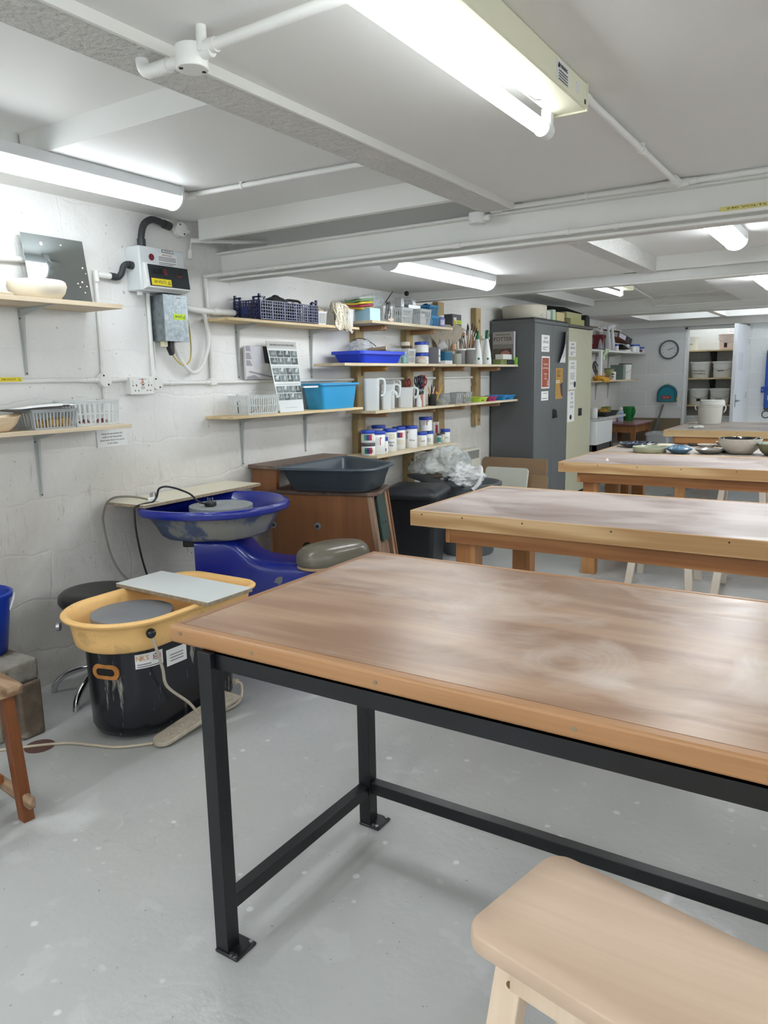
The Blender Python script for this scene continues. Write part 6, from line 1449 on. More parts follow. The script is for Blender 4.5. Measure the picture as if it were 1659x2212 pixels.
b = B(); b.prism([(.13, by-.0016, bz0+.07), (.21, by-.0016, bz0+.075), (.24, by-.0016, bz0+.11), (.20, by-.0016, bz0+.135), (.15, by-.0016, bz0+.12)], (0, .0006, 0)); obj('hand_shape', b, mat('book_skin', (176, 116, 104), .4), cv)
lettering('POTTER', .052, WY(.163, bz0+.235, by-.0008), mat('book_title', (52, 46, 42), .5), cv, sx=.98)
b = B(); b.box(.09, .235, by-.0014, by-.0006, bz0+.274, bz0+.279); obj('subtitle', b, mat('book_title', (52, 46, 42), .5), cv)
LG = mat('lime_card', (136, 206, 60), .5)
carton('white and lime box on top of the stack at right end of brush shelf', (.255, 6.50, za+.046), .19, .075, .045, mat('white_card', (206, 208, 204), .5), 0, flap=None)
b = B(); b.box(.2545-.04, .2945, 6.5955, 6.601, za+.047, za+.09); tag(obj('lime_end', b, LG), 'lime green end of upper box on brush shelf stack', 'box end')
carton('olive striped box under the white and lime box', (.25, 6.44, za), .14, .07, .045, mat('olive_card', (112, 124, 70), .5, var=.2, vscale=40))
carton('dark patterned box right of olive one, end of brush shelf', (.255, 6.595, za), .15, .07, .040, mat('dark_patterned_card', (44, 44, 60), .4, var=.5, vscale=60))
b = B(); b.box(.262, .296, 6.705, 6.730, za, za+.066); tag(obj('lime_card_box', b, LG, bevel=.001), 'small lime green card box at very end of brush shelf', 'box')
# jug shelf
JUGM = clear('frosted_measuring_jug', (220, 224, 226), .84, .35)
def mjug(label, c, w, d, h, ang=0, handle=True, hl=.6, sp=1.0):
    """square-ish frosted measuring jug with a flat strap handle at +y"""
    t = thing('measuring_jug', label, 'jug', c); M = Matrix.Translation(c) @ Matrix.Rotation(R(ang), 4, 'Z')
    pts = rounded_rect(d/2, w/2, min(w, d)*.22)
    def ring(k, z): return [(x*k, y*k, z) for x, y in pts]
    b = B(M); b.loft([ring(.86, 0), ring(.89, .004), ring(.985, h*.97), ring(1.01, h), ring(.98, h), ring(.86, .007), ring(.02, .006)]); obj('body', b, JUGM, t, ang=50)
    if handle:
        y0 = w/2; b = B(M)
        b.tube(smooth_pts([(0, y0-.012, h-.006), (0, y0+.012, h-.002), (0, y0+.034, h-.012), (0, y0+.038, h*.75), (0, y0+.030, h*(1-hl)+.02), (0, y0+.010, h*(1-hl)+.012)], 6), .0085, 10); obj('handle', b, JUGM, t)
    return t
mjug('tallest frosted measuring jug at left end of jug shelf', (.205, 4.385, zb), .115, .115, .215, -52)
mjug('small low frosted jug in front between two tall jugs', (.245, 4.515, zb), .072, .072, .128, -52, hl=.25)
mjug('frosted round measuring jug in the middle of the jugs', (.165, 4.66, zb), .105, .105, .172, -52)
mjug('frosted jug at back with dark handle opening', (.085, 4.80, zb), .10, .06, .20, -60)
mjug('wide short frosted jug, rightmost of the measuring jugs', (.190, 4.86, zb), .12, .115, .146, -52)
t = thing('plastic_scoop', 'milky plastic scoop standing against the rightmost jug', 'scoop', (.255, 4.955, zb))
b = B(); b.tube(smooth_pts([(.255, 4.955, zb), (.255, 4.955, zb+.04), (.25, 4.945, zb+.085)], 5), [.022]*6+[.018]*5, 14); obj('body', b, JUGM, t)
pot('dusty pink cylindrical cup holding scissors', (.225, 5.01, zb), .030, .092, mat('dusty_pink', (168, 112, 100), .6, var=.06, vscale=12))
pot('plain cream cylindrical cup of tools on the jug shelf', (.195, 5.10, zb), .031, .112, mat('cream_cup', (214, 208, 196), .5))
pot('black cylindrical cup with knives and pencils', (.225, 5.215, zb), .033, .090, mat('black_cup', (30, 34, 34), .3))
b = B(); b.hexa([(.20, 4.985, zb+.092), (.25, 4.985, zb+.092), (.25, 5.04, zb+.092), (.20, 5.04, zb+.092), (.20, 4.985, zb+.100), (.25, 4.985, zb+.10), (.25, 5.045, zb+.115), (.20, 5.045, zb+.115)])
tag(obj('dark_stapler', b, mat('dark_green_tool', (44, 56, 50), .4), bevel=.003), 'dark green clip lying on the pink cup', 'clip')
def scissors(label, c, ang, m, sz=1.0):
    t = thing('scissors', label, 'scissors', c, 'scissors in the cups'); M = Matrix.Translation(c) @ Matrix.Rotation(R(ang), 4, 'X') @ Matrix.Diagonal((sz, sz, sz, 1))
    for s in (-1, 1):
        b = B(M); n = 18; b.tube([(0, s*.019+.015*math.cos(2*PI*i/n)*1.0, .125+.027*math.sin(2*PI*i/n)) for i in range(n+1)], .0052, 8); obj('finger_loop', b, m, t)
        b = B(M); b.bar((0, s*.012, .10), (0, -s*.004, .055), .009, .006, (1, 0, 0)); obj('shank', b, m, t)
        b = B(M); b.bar((.001*s, -s*.004, .055), (.001*s, -s*.002, -.02), .010, .002, (1, 0, 0)); obj('blade', b, STEEL, t)
REDH = mat('red_handle', (134, 30, 46), .4); BLKH = mat('navy_black_handle', (26, 28, 44), .4)
for k, (x, y, z, a, m) in enumerate(((.16, 4.99, .055, 14, REDH), (.22, 5.0, .07, 6, BLKH), (.235, 5.02, .075, -4, BLKH), (.20, 5.06, .075, -10, BLKH), (.205, 5.095, .080, -4, REDH), (.19, 5.115, .070, -18, REDH))):
    scissors(('red handled scissors leaning left at back of jugs', 'black handled scissors at left in pink cup', 'black handled scissors at right in pink cup', 'black handled scissors between pink and cream cups', 'red handled scissors upright in cream cup', 'red handled scissors leaning right in cream cup')[k], (x, y, zb+z), a, m)
TL = [((.225, 5.20, (196, 150, 60)), 'yellow pencil in the black cup'), ((.222, 5.215, (30, 30, 32)), 'black knife handle in the black cup'), ((.23, 5.23, (120, 30, 34)), 'dark red knife handle in the black cup'), ((.215, 5.19, (206, 196, 170)), 'cream tool at left in the black cup'), ((.235, 5.24, (210, 160, 70)), 'orange pencil at right in black cup')]
for k, ((x, y, c), l) in enumerate(TL):
    t = thing('tool', l, 'tool', (x, y, zb+.02)); p0 = Vector((x, y, zb+.01)); p1 = Vector((x-.01+.012*k, y-.03+.022*k, zb+.15+.012*(k % 3)))
    b = B(); b.cyl(p0, p0+(p1-p0)*.85, .0055, n=8); obj('handle', b, mat('cup_tool_%d' % k, c, .4), t)
    b = B(); b.cyl(p0+(p1-p0)*.85, p1, .0055, .001, 8); obj('tip', b, mat('cup_tool_%d' % k, c, .4), t)
t = thing('tweezers', 'long steel tweezers rising from the black cup', 'tweezers', (.22, 5.22, zb+.03))
for s in (-1, 1):
    b = B(); b.bar((.215, 5.20+s*.004, zb+.06), (.20, 5.275, zb+.215), .006, .0015, (1, 0, 0)); obj('arm', b, STEEL, t)
b = B(); b.box(.14, .17, 5.10, 5.17, zb, zb+.175); tag(obj('green_box', b, mat('sage_card', (96, 128, 112), .6), bevel=.002), 'sage green upright box behind the cream cup', 'box')
basket('clear slotted basket with yellow sponge, right of black cup', (.20, 5.375, zb), .11, .13, .080, CLRG, .88, slots=(6, 6), rows=1)
basket('clear slotted basket in the middle right of jug shelf', (.185, 5.63, zb), .125, .14, .082, CLRG, .88, slots=(6, 8), rows=1)
basket('clear slotted basket standing left of the lime tray', (.165, 5.83, zb), .12, .15, .086, CLRG, .88, slots=(6, 7), rows=1)
heap('yellow ochre sponge on clear basket by the black cup', (.17, 5.37, zb+.055), .028, .035, .026, 9, SPO, 'sponge', 'sponge', .2)
heap('pale yellow sponge inside clear basket by the black cup', (.22, 5.365, zb+.004), .03, .034, .026, 10, mat('pale_yellow_sponge', (206, 204, 160), .9), 'sponge', 'sponge', .2)
def tray(label, c, w, d, h, col):
    m = mat('tray_%d_%d_%d' % col, col, .35); t = tub(label, c, w, d, h, m, .84, .006, 'small_tray', 'tray', 'bright small trays on jug shelf', lip=.008)
    dk = mat('tray_dark_%d_%d_%d' % col, tuple(int(v*.45) for v in col), .5)
    b = B(); b.box(c[0]+d/2*.90, c[0]+d/2*.90+.0025, c[1]-w*.30, c[1]+w*.02, c[2]+.008, c[2]+.018); obj('moulded_writing', b, dk, t)
tray('lime green small plastic tray, left of three bright trays', (.215, 6.01, zb), .155, .17, .042, (186, 216, 74))
tray('magenta small plastic tray, middle of three bright trays', (.21, 6.21, zb), .16, .17, .040, (170, 40, 110))
tray('sky blue small plastic tray, right end of jug shelf', (.215, 6.53, zb), .27, .19, .042, (44, 140, 204))

# ---------------------------------------------------------------- the two tall cupboards
GREYC = mat('grey_cupboard_enamel', (97, 100, 102), .42, .1, var=.03, vscale=3)
CREAMC = mat('cream_cupboard_enamel', (186, 184, 160), .42, var=.02, vscale=3)
DKTRIM = mat('brown_grey_trim', (88, 84, 80), .5)
CX = .457
t = thing('metal_cupboard', 'tall grey steel double-door cupboard covered in notices', 'cupboard', (.23, 7.2, 0))
b = B(); b.box(.02, CX-.02, 6.745, 7.66, .06, 1.872); obj('carcass', b, GREYC, t, bevel=.003)
b = B(); b.box(.02, CX, 6.742, 7.662, 1.845, 1.875); obj('top_cap', b, GREYC, t, bevel=.003)
b = B(); b.box(.03, CX-.04, 6.75, 7.655, 0, .06); obj('plinth', b, mat('dark_plinth', (40, 42, 44), .6), t)
for k, (ya, yb_) in enumerate(((6.775, 7.212), (7.216, 7.655))):
    b = B(); b.box(CX-.02, CX, ya, yb_, .07, 1.842); d_ = obj('door', b, GREYC, t, bevel=.002)
    if k:
        b = B(); b.box(CX, CX+.012, 7.24, 7.31, .945, 1.035); hp_ = obj('handle_plate', b, mat('black_handle', (26, 28, 30), .4), d_, bevel=.004)
        b = B(); b.hexa([(CX+.012, 7.265, .95), (CX+.035, 7.275, .95), (CX+.035, 7.29, .95), (CX+.012, 7.30, .95), (CX+.012, 7.265, 1.03), (CX+.03, 7.27, 1.02), (CX+.03, 7.285, 1.02), (CX+.012, 7.30, 1.03)]); obj('handle_lever', b, mat('black_handle', (26, 28, 30), .4), d_, bevel=.003)
b = B(); b.box(CX-.02, CX, 6.745, 6.773, .06, 1.842); obj('frame_post', b, GREYC, t, bevel=.002)
t = thing('metal_cupboard', 'tall cream steel cupboard beyond the grey one', 'cupboard', (.23, 8.06, 0))
b = B(); b.box(.02, CX-.02, 7.664, 8.452, .10, 1.84); obj('carcass', b, DKTRIM, t, bevel=.002)
b = B(); b.box(.02, CX+.002, 7.664, 8.455, 1.845, 1.875); obj('top_cap', b, DKTRIM, t, bevel=.002)
b = B(); b.box(.05, CX-.06, 7.68, 8.44, 0, .10); obj('plinth', b, mat('dark_plinth', (40, 42, 44), .6), t)
b = B(); b.box(CX-.02, CX, 7.668, 8.44, .11, 1.838); d_ = obj('door', b, CREAMC, t, bevel=.002)
b = B(); b.box(CX, CX+.008, 8.02, 8.12, .93, 1.01); hp_ = obj('lock_plate', b, mat('black_handle', (26, 28, 30), .4), d_, bevel=.002)
b = B(); b.cyl((CX+.008, 8.07, .97), (CX+.013, 8.07, .97), .018, n=16); obj('lock_barrel', b, mat('dark_steel', (90, 90, 92), .4, .8), d_)
b = B(); b.box(CX-.015, CX+.005, 8.445, 8.462, 1.70, 1.76); obj('hinge', b, mat('dark_steel', (90, 90, 92), .4, .8), t)
def notice(label, y, z, w, h, m=PAPER, x=CX+.001, tilt=0, name='notice'):
    F = frame((x, y, z), (0, math.cos(R(tilt)), math.sin(R(tilt))), (0, -math.sin(R(tilt)), math.cos(R(tilt)))); b = plate(F, w, h, .0008); return tag(obj(name, b, m), label, 'notice'), F
def lines(F, par, rows, m=INK):
    for x0, x1, y0, y1 in rows:
        b = B(F); b.box(x0, x1, y0, y1, .0008, .0012); obj('text_line', b, m, par)
o, F = notice('white DAMP CUPBOARD notice on the grey cupboard', 7.013, 1.662, .208, .155)
lettering('DAMP', .036, F @ Matrix.Translation((0, .048, 0)), INK, o); lettering('CUPBOARD', .034, F @ Matrix.Translation((0, .012, 0)), INK, o, sx=.92)
lines(F, o, ((-.07, .08, -.036, -.031), (-.07, -.01, -.048, -.043), (-.07, .03, -.060, -.055)))
RUST = mat('rust_red_print', (156, 72, 46), .5)
o, F = notice('tall rust red poster with white border on grey cupboard', 7.027, 1.392, .212, .302)
b = B(F); b.box(-.092, .085, -.138, .136, .0008, .0012); obj('red_panel', b, RUST, o)
WT = mat('white_print', (222, 214, 206), .6)
lettering('All queries\nand bookings', .027, F @ Matrix.Translation((-.002, .06, .0005)), WT, o, space=1.3); lettering('Thank you\nfor\nlooking', .022, F @ Matrix.Translation((.0, -.035, .0005)), WT, o, space=1.0)
b = B(F); b.tube(smooth_pts([(.04, -.075, .0014), (.06, -.09, .0014), (.05, -.105, .0014), (.07, -.115, .0014), (.045, -.122, .0014)], 5), .003, 6); obj('white_doodle', b, WT, o)
o, F = notice('small square white notice low on the grey cupboard', 7.016, 1.171, .185, .087)
lines(F, o, ((-.05, .06, .022, .027), (-.07, .06, -.028, -.022)))
o = thing('notice', 'curling white printed list coming off the grey cupboard door', 'notice', (CX, 7.5, 1.49))
b = B(); b.grid(lambda u, v: (CX+.0015+.06*(1-u)**2*(.35+.65*v)+.012*math.sin(PI*v)*(1-u), 7.345+.235*u+.115*v*(1-u)+.02*v*u*0, 1.484+.305*v), 10, 16); pg = obj('page', b, PAPER, o, solid=.0006)
def curl(u, v): return (CX+.0028+.06*(1-u)**2*(.35+.65*v)+.012*math.sin(PI*v)*(1-u), 7.345+.235*u+.115*v*(1-u), 1.484+.305*v)
for k in range(14):
    v = .16+.05*k; b = B(); e = .012
    b.grid(lambda a, c_: curl(.30+.58*a*(1 if k % 4 else .6), v+.010*c_), 8, 1); obj('text_line', b, INK, pg)
GOLD = mat('gold_poster', (176, 134, 60), .5, var=.08, vscale=12)
o, F = notice('gold poster with dark glass shape on grey cupboard', 7.408, 1.282, .205, .302, GOLD, tilt=.5)
lettering('Sip &\nGlaze', .05, F @ Matrix.Translation((-.015, .10, 0)), mat('brown_print', (96, 66, 34), .6), o, sx=.9, space=.8)
lines(F, o, ((-.095, .02, .022, .030), (-.095, .015, .006, .014)), WT)
b = B(F); b.prism([(.02, -.01, .0008), (.05, .000, .0008), (.1, .008, .0008), (.1, -.13, .0008), (.075, -.135, .0008), (.045, -.09, .0008)], (0, 0, .0005)); obj('glass_shape', b, mat('plum_print', (66, 48, 58), .5), o)
o, F = notice('white DAMP CUPBOARD notice on the cream cupboard', 7.786, 1.626, .21, .15)
lettering('DAMP', .034, F @ Matrix.Translation((0, .046, 0)), INK, o); lettering('CUPBOARD', .032, F @ Matrix.Translation((0, .010, 0)), INK, o, sx=.94)
lines(F, o, ((-.06, .08, -.034, -.029), (-.06, .0, -.046, -.041), (-.06, .03, -.058, -.053)))
o, F = notice('white printed list with dark oval stamp on cream cupboard', 7.805, 1.365, .225, .297)
lettering('IMPORTANT', .018, F @ Matrix.Translation((0, .115, 0)), BLACK, o)
lines(F, o, tuple((-.075, .075-.03*(k % 3 == 1), .085-.012*k, .089-.012*k) for k in (0, 1, 2, 6, 7, 8, 9, 10, 11, 14, 15)))
b = B(F); n = 20; b.prism([(.075+.035*math.cos(2*PI*i/n), -.10+.033*math.sin(2*PI*i/n), .0008) for i in range(n)], (0, 0, .0006)); obj('oval_stamp', b, BLACK, o)
o, F = notice('white SHUT THE DOOR PLEASE sign on cream cupboard', 7.78, 1.040, .215, .318, tilt=1)
lettering('SHUT\nTHE\nDOOR\nPLEASE', .036, F @ Matrix.Translation((.02, .06, 0)), INK, o, sx=.9, space=1.25)
b = B(F); n = 20; b.prism([(-.01+.036*math.cos(2*PI*i/n), -.112+.026*math.sin(2*PI*i/n), .0008) for i in range(n)], (0, 0, .0006)); obj('oval_stamp', b, BLACK, o)
# on top of the cupboards
b = B(); b.box(.03, .44, 6.75, 7.66, 1.8755, 1.892); tag(obj('dark_board', b, mat('dark_painted_board', (52, 54, 56), .6), bevel=.002), 'thin dark board lying on top of the grey cupboard', 'board')
t = thing('plaster_bat', 'thick round off-white plaster block on top of grey cupboard', 'plaster block', (.25, 6.97, 1.8925))
b = B(); b.lathe([(.195, 0), (.203, .006), (.212, .11), (.206, .12), (.15, .121), (.01, .118)], (.25, 6.985, 1.8925), 44, fn=lambda a, z: 1+.008*math.sin(5*a)); obj('block', b, mat('chalky_plaster', (190, 186, 172), .85, var=.1, vscale=6, bmp=.3, bscale=30, col2=(150, 146, 132), c2amt=.64, c2scale=7), t, ang=50)
carton('small white foam block beside the round plaster block', (.33, 7.255, 1.8925), .10, .13, .09, mat('white_foam', (208, 208, 204), .8), name='foam_block')
carton('pale green folded paper block, on grey cupboard', (.35, 7.365, 1.8925), .075, .12, .105, mat('pale_green_paper', (186, 208, 188), .8), name='paper_block')
carton('tan foam block at the right end on grey cupboard', (.365, 7.51, 1.8925), .21, .12, .085, mat('tan_foam', (204, 188, 146), .85), name='foam_block')
carton('lower olive foam slab on the cream cupboard', (.36, 8.0, 1.8755), .44, .15, .062, mat('olive_foam', (172, 170, 120), .85), name='foam_slab')
carton('upper olive foam slab stacked on cream cupboard', (.345, 7.93, 1.938), .46, .15, .062, mat('olive_foam_pale', (176, 176, 134), .85), name='foam_slab')
b = B(); b.prism([(.20, 7.74, 2.001), (.40, 8.24, 2.001), (.40, 8.24, 2.016), (.33, 7.86, 2.06), (.20, 7.70, 2.075)], (-.05, .02, 0)); tag(obj('black_case', b, mat('black_case', (22, 22, 24), .6), bevel=.004), 'black sloping case lying on olive foam slabs', 'case')
b = B(); b.loft([[(x, y, z) for y, z in ((8.245, 1.8755), (8.40, 1.8755), (8.385, 1.975), (8.36, 1.995), (8.29, 1.998), (8.262, 1.975))] for x in (.34, .44)]); tag(obj('black_mould', b, mat('black_case', (22, 22, 24), .6), bevel=.01), 'rounded black object at end of the cream cupboard', 'mould')
b = B(); b.box(.10, .455, 8.41, 8.66, 1.8755, 1.889); tag(obj('grey_plank', b, wood('weathered_plank', (112, 104, 96), (142, 134, 124), 1, 1, .7, 4), bevel=.002), 'weathered grey plank jutting past the cream cupboard top', 'board')
# ---------------------------------------------------------------- far left corner
WSH = mat('white_melamine_shelf', (216, 218, 216), .45)
t = shelf('white shelf on far left wall with purple sprayers and folders', .36, 8.60, 11.235, 1.650, .02, WSH)
t = shelf('lower far shelf with colander, gloves and white bucket', .30, 8.60, 11.10, 1.287, .016, PLYS2)
for y in (9.55, 10.05, 10.6):
    bracket(('thin grey bracket under far white shelf, nearest cupboard', 'thin grey bracket under far white shelf, middle one', 'thin grey bracket under far white shelf, nearest back wall')[(9.55, 10.05, 10.6).index(y)], y, 1.63, .24, .25)
    bracket(('thin grey bracket under lower far shelf, nearest cupboard', 'thin grey bracket under lower far shelf, middle one', 'thin grey bracket under lower far shelf, nearest back wall')[(9.55, 10.05, 10.6).index(y)], y+.03, 1.271, .24, .22)
zu, zl = 1.6505, 1.2875
carton('dark red binder standing at left end of far white shelf', (.13, 9.62, zu), .075, .2, .20, mat('dark_red_binder', (110, 24, 34), .45), name='binder', cat='binder')
VIO = clear('violet_cleaner', (168, 140, 186), .85, .2); SPC = clear('clear_spray_plastic', (222, 226, 228), .6, .25); SPHD = mat('white_spray_head', (228, 230, 232), .35)
spray('translucent sprayer of violet liquid, leftmost on far shelf', (.20, 9.61, zu), .040, .315, SPC, SPHD, fill=VIO, face=-20)
spray('translucent sprayer of violet liquid, middle one on far shelf', (.28, 9.63, zu), .043, .325, SPC, SPHD, fill=VIO, face=-30)
spray('translucent sprayer of violet liquid, right one on far shelf', (.27, 9.84, zu), .043, .33, SPC, SPHD, fill=VIO, face=20)
jar('tiny white jar with blue lid beside violet sprayers on far shelf', (.325, 9.86, zu), .025, .085, group='blue lidded jars on far shelf')
bottle('pale mint bottle behind the tiny jar on far shelf', (.24, 9.96, zu), .03, .16, mat('mint_bottle', (206, 224, 218), .5), WHITEP, .6, .75)
t = thing('label_printer', 'black and white tape machine on far white shelf', 'machine', (.2, 10.42, zu))
b = B(); b.hexa([(.12, 10.28, zu+.03), (.32, 10.30, zu+.03), (.32, 10.56, zu+.03), (.12, 10.58, zu+.03), (.14, 10.32, zu+.11), (.26, 10.34, zu+.10), (.26, 10.50, zu+.08), (.14, 10.54, zu+.10)]); obj('black_body', b, mat('black_case', (22, 22, 24), .6), t, bevel=.008)
b = B(); b.hexa([(.14, 10.20, zu), (.345, 10.24, zu), (.345, 10.50, zu), (.14, 10.52, zu), (.16, 10.24, zu+.03), (.335, 10.25, zu+.022), (.335, 10.48, zu+.034), (.16, 10.50, zu+.034)]); obj('white_base', b, WHITEP, t, bevel=.008)
t = thing('binder', 'black and orange lever arch binder lying flat above far shelf', 'binder', (.2, 10.2, zu+.15))
MBn = Matrix.Translation((.19, 10.25, zu+.19)) @ Matrix.Rotation(R(-7), 4, 'X') @ Matrix.Rotation(R(10), 4, 'Y')
for zz_, nm in ((-.034, 'lower'), (.040, 'upper')):
    b = B(MBn); b.box(-.14, .13, -.32, .32, zz_, zz_+.004); obj('cover_board', b, mat('rust_binder', (150, 82, 44), .5), t)
b = B(MBn); b.box(.13, .134, -.32, .32, -.034, .044); sp_ = obj('spine', b, mat('black_spine', (28, 26, 28), .4), t)
b = B(MBn); b.box(.1342, .1350, -.28, .02, -.022, .034); obj('spine_label', b, mat('lilac_label', (196, 186, 198), .5), sp_)
b = B(MBn); b.cyl((.134, .14, .006), (.1365, .14, .006), .018, n=20); obj('finger_ring', b, STEEL, sp_)
b = B(MBn); b.box(-.12, .12, -.29, .29, -.028, .030); obj('pages', b, PAPER, t)
carton('folded white papers propping the binder on far shelf', (.22, 10.02, zu), .12, .14, .10, PAPER, name='paper_stack', cat='papers')
jar('white jar with blue lid, left of three on far shelf end', (.29, 10.80, zu), .048, .105, group='blue lidded jars on far shelf')
jar('slim white jar with blue lid, middle of far shelf end', (.29, 10.96, zu), .040, .108, group='blue lidded jars on far shelf')
jar('short wide jar with red label, right end of far shelf', (.30, 11.14, zu), .052, .078, group='blue lidded jars on far shelf', rainbow=(.01, .048))
jar('white jar with blue lid at back beside the binder', (.16, 10.98, zu), .036, .20, group='blue lidded jars on far shelf')
t = thing('cleaning_cloth', 'pale green cloth hanging over front of far white shelf', 'cloth', (.36, 9.30, 1.56))
b = B(); b.grid(lambda u, v: (.34+.03*math.sin(PI*min(1, v*1.4))+.012*math.sin(11*u), 9.22+.20*u+.03*v*math.sin(5*u), 1.664-.14*max(0, v-.3)/.7*(.7+.3*math.sin(7*u+1))), 14, 12); obj('cloth', b, mat('pale_green_cloth', (190, 206, 170), .9), t, solid=.004)
b = B(); b.box(.05, .35, 8.9, 9.45, zu, zu+.012); tag(obj('dark_tray', b, mat('dark_slate', (60, 66, 64), .5), bevel=.003), 'dark flat tray lying at left end of far white shelf', 'tray')
carton('white upright bottle-like dispenser by cream cupboard edge', (.445, 8.80, 1.35), .06, .03, .28, mat('white_dispenser', (226, 228, 230), .4), name='wall_dispenser', cat='dispenser')
# lower far shelf
t = thing('colander', 'black wire colander leaning on wall at left of lower far shelf', 'colander', (.12, 9.72, zl))
Mc = Matrix.Translation((.16, 9.66, zl+.135)) @ Matrix.Rotation(R(62), 4, 'Y') @ Matrix.Rotation(R(-25), 4, 'X')
for k in range(7):
    zq = -.055+.009*k; rq = .115*math.sqrt(max(.02, 1-(k/6-1)**2*.92)) ; b = B(Mc); b.tube([(rq*math.cos(2*PI*i/28), rq*math.sin(2*PI*i/28), zq) for i in range(29)], .0022 if k < 6 else .005, 6); obj('wire_ring', b, BLACK, t)
for k in range(10):
    a = 2*PI*k/10; b = B(Mc); b.tube([(.115*math.sqrt(max(.02, 1-(q/6-1)**2*.92))*math.cos(a), .115*math.sqrt(max(.02, 1-(q/6-1)**2*.92))*math.sin(a), -.055+.009*q) for q in range(7)], .0018, 6); obj('wire_rib', b, BLACK, t)
heap('pinkish sponge on the gloves on lower far shelf', (.20, 9.62, zl+.03), .06, .09, .045, 11, mat('pink_beige_sponge', (186, 146, 120), .9, var=.1), 'sponge', 'sponge', .2)
GLV = mat('yellow_rubber_glove', (214, 160, 40), .5, var=.08)
t = thing('rubber_gloves', 'pair of yellow rubber gloves draped at front of lower far shelf', 'gloves', (.26, 9.45, zl))
b = crumple((.24, 9.42, zl+.03), .06, .13, .032, 16, .35, 40, 24); obj('palm', b, GLV, t)
for k in range(5):
    b = B(); y = 9.36+.05*k; b.tube(smooth_pts([(.24, y-.03, zl+.03), (.29, y, zl+.028), (.315, y+.02, zl+.012), (.322, y+.03, zl-.02)], 4), [.013]*12+[.009], 8); obj('finger', b, GLV, t)
carton('small brown box behind the skull patterned tin', (.22, 9.82, zl), .13, .10, .05, CARD)
t = pot('white tin with black skull faces on lower far shelf', (.265, 9.95, zl), .036, .105, mat('white_tin', (226, 224, 216), .4), name='patterned_tin', cat='tin')
for aa, zq in ((-.25, .075), (.25, .075)):
    va = math.atan2(-9.95, 3.111-.265)+aa; n = Vector((math.cos(va), math.sin(va), 0)); p = Vector((.265, 9.95, zl+zq))+n*.0362; b = B(); b.cyl(p, p+n*.0015, .009, n=12); obj('eye_spot', b, BLACK, t.children[0])
b = B(); 
for k in range(4):
    va = math.atan2(-9.95, 3.111-.265)-.3+.2*k; n = Vector((math.cos(va), math.sin(va), 0)); p = Vector((.265, 9.95, zl+.035))+n*.0362; b.bar(p, p+Vector((0, 0, .014)), .004, .003, n)
obj('teeth_marks', b, BLACK, t.children[0])['kind'] = 'stuff'
pot('olive green plastic pot behind the patterned tins', (.17, 10.10, zl), .058, .15, mat('olive_pot', (156, 160, 112), .5), 1.1, rim=mat('dark_olive', (86, 92, 70), .5))
carton('tall slate green box file on lower far shelf', (.22, 10.33, zl), .11, .17, .195, mat('slate_green', (104, 122, 120), .5), flap=mat('slate_green_face', (120, 138, 136), .5), name='box_file', cat='box file')
BUCK = mat('white_tub_plastic', (226, 226, 221), .38, var=.02)
def bucket(label, c, r, h, m=BUCK, handle=True, lid=True, text=None, group=None, lidm=None, dark=None, ang=0):
    t = thing('plastic_bucket', label, 'bucket', c, group)
    b = B(); b.lathe([(r*.86, 0), (r*.88, .004), (r*.97, h*.86), (r*1.03, h*.87), (r*1.03, h*.93), (r*.98, h*.94), (r*.95, h*.94), (r*.80, .01), (.005, .008)], c, 36); bd = obj('body', b, m, t, ang=50)
    if lid:
        b = B(); b.lathe([(r*1.0, h*.93), (r*1.06, h*.94), (r*1.06, h), (r*1.0, h*1.01), (r*.94, h*.985), (.01, h*.985)], c, 36); obj('lid', b, lidm or m, t, ang=50)
    va = math.atan2(-c[1], 3.111-c[0])
    if handle:
        b = B(); hp = []
        for i in range(15):
            a = va-PI/2+PI*i/14; s = math.sin(PI*i/14); hp.append((c[0]+r*1.07*math.cos(a), c[1]+r*1.07*math.sin(a), c[2]+h*.84-h*.42*s))
        b.tube(hp, .003, 6); obj('wire_handle', b, STEEL, t)
    if text:
        n = Vector((math.cos(va-.12), math.sin(va-.12), 0)); p = Vector(c)+n*(r*.98)+Vector((0, 0, h*.36)); lettering(text, r*.28, frame(p, (-n.y, n.x, 0), (0, 0, 1)), BLACK, bd)
    if dark:
        curved(c, r*.97, va+dark[0], va+dark[1], h*dark[2], h*dark[3], BLACK, bd)
    return t
bucket('small white bucket with dark rim lid on lower far shelf', (.21, 10.72, zl), .085, .215, lidm=mat('dark_grey_lid', (72, 70, 72), .4))
# sink, drawers, small table, objects round them
CERM = mat('white_ceramic', (216, 219, 220), .2)
t = thing('sink', 'deep white ceramic sink on dark stand beyond cream cupboard', 'sink', (.28, 8.75, 0))
b = B(); x0, x1, y0, y1, z0, z1 = .04, .52, 8.49, 9.10, .575, .835
b.loft([[(x, y, z) for x, y in ((x0+i, y0+i), (x1-i, y0+i), (x1-i, y1-i), (x0+i, y1-i))] for i, z in ((0, z0), (0, z1), (.03, z1), (.045, z0+.03))]); obj('basin', b, CERM, t, bevel=.006)
for x in (.07, .49):
    for y in (8.52, 9.07):
        b = B(); b.box(x-.02, x+.02, y-.02, y+.02, 0, .574); obj('stand_leg', b, mat('dark_stand', (52, 52, 50), .6), t)
b = B(); b.box(.05, .51, 8.50, 9.09, .50, .572); obj('stand_rail', b, mat('dark_stand', (52, 52, 50), .6), t)
t = thing('draining_board', 'pale grey draining board behind the white sink', 'draining board', (.19, 9.7, .83))
b = B(); b.box(.02, .36, 9.115, 10.27, .81, .83); obj('slab', b, mat('pale_drainer', (186, 188, 186), .35), t, bevel=.004)
b = B(); b.box(.345, .36, 9.115, 10.27, .83, .842); obj('raised_lip', b, mat('pale_drainer', (186, 188, 186), .35), t, bevel=.003)
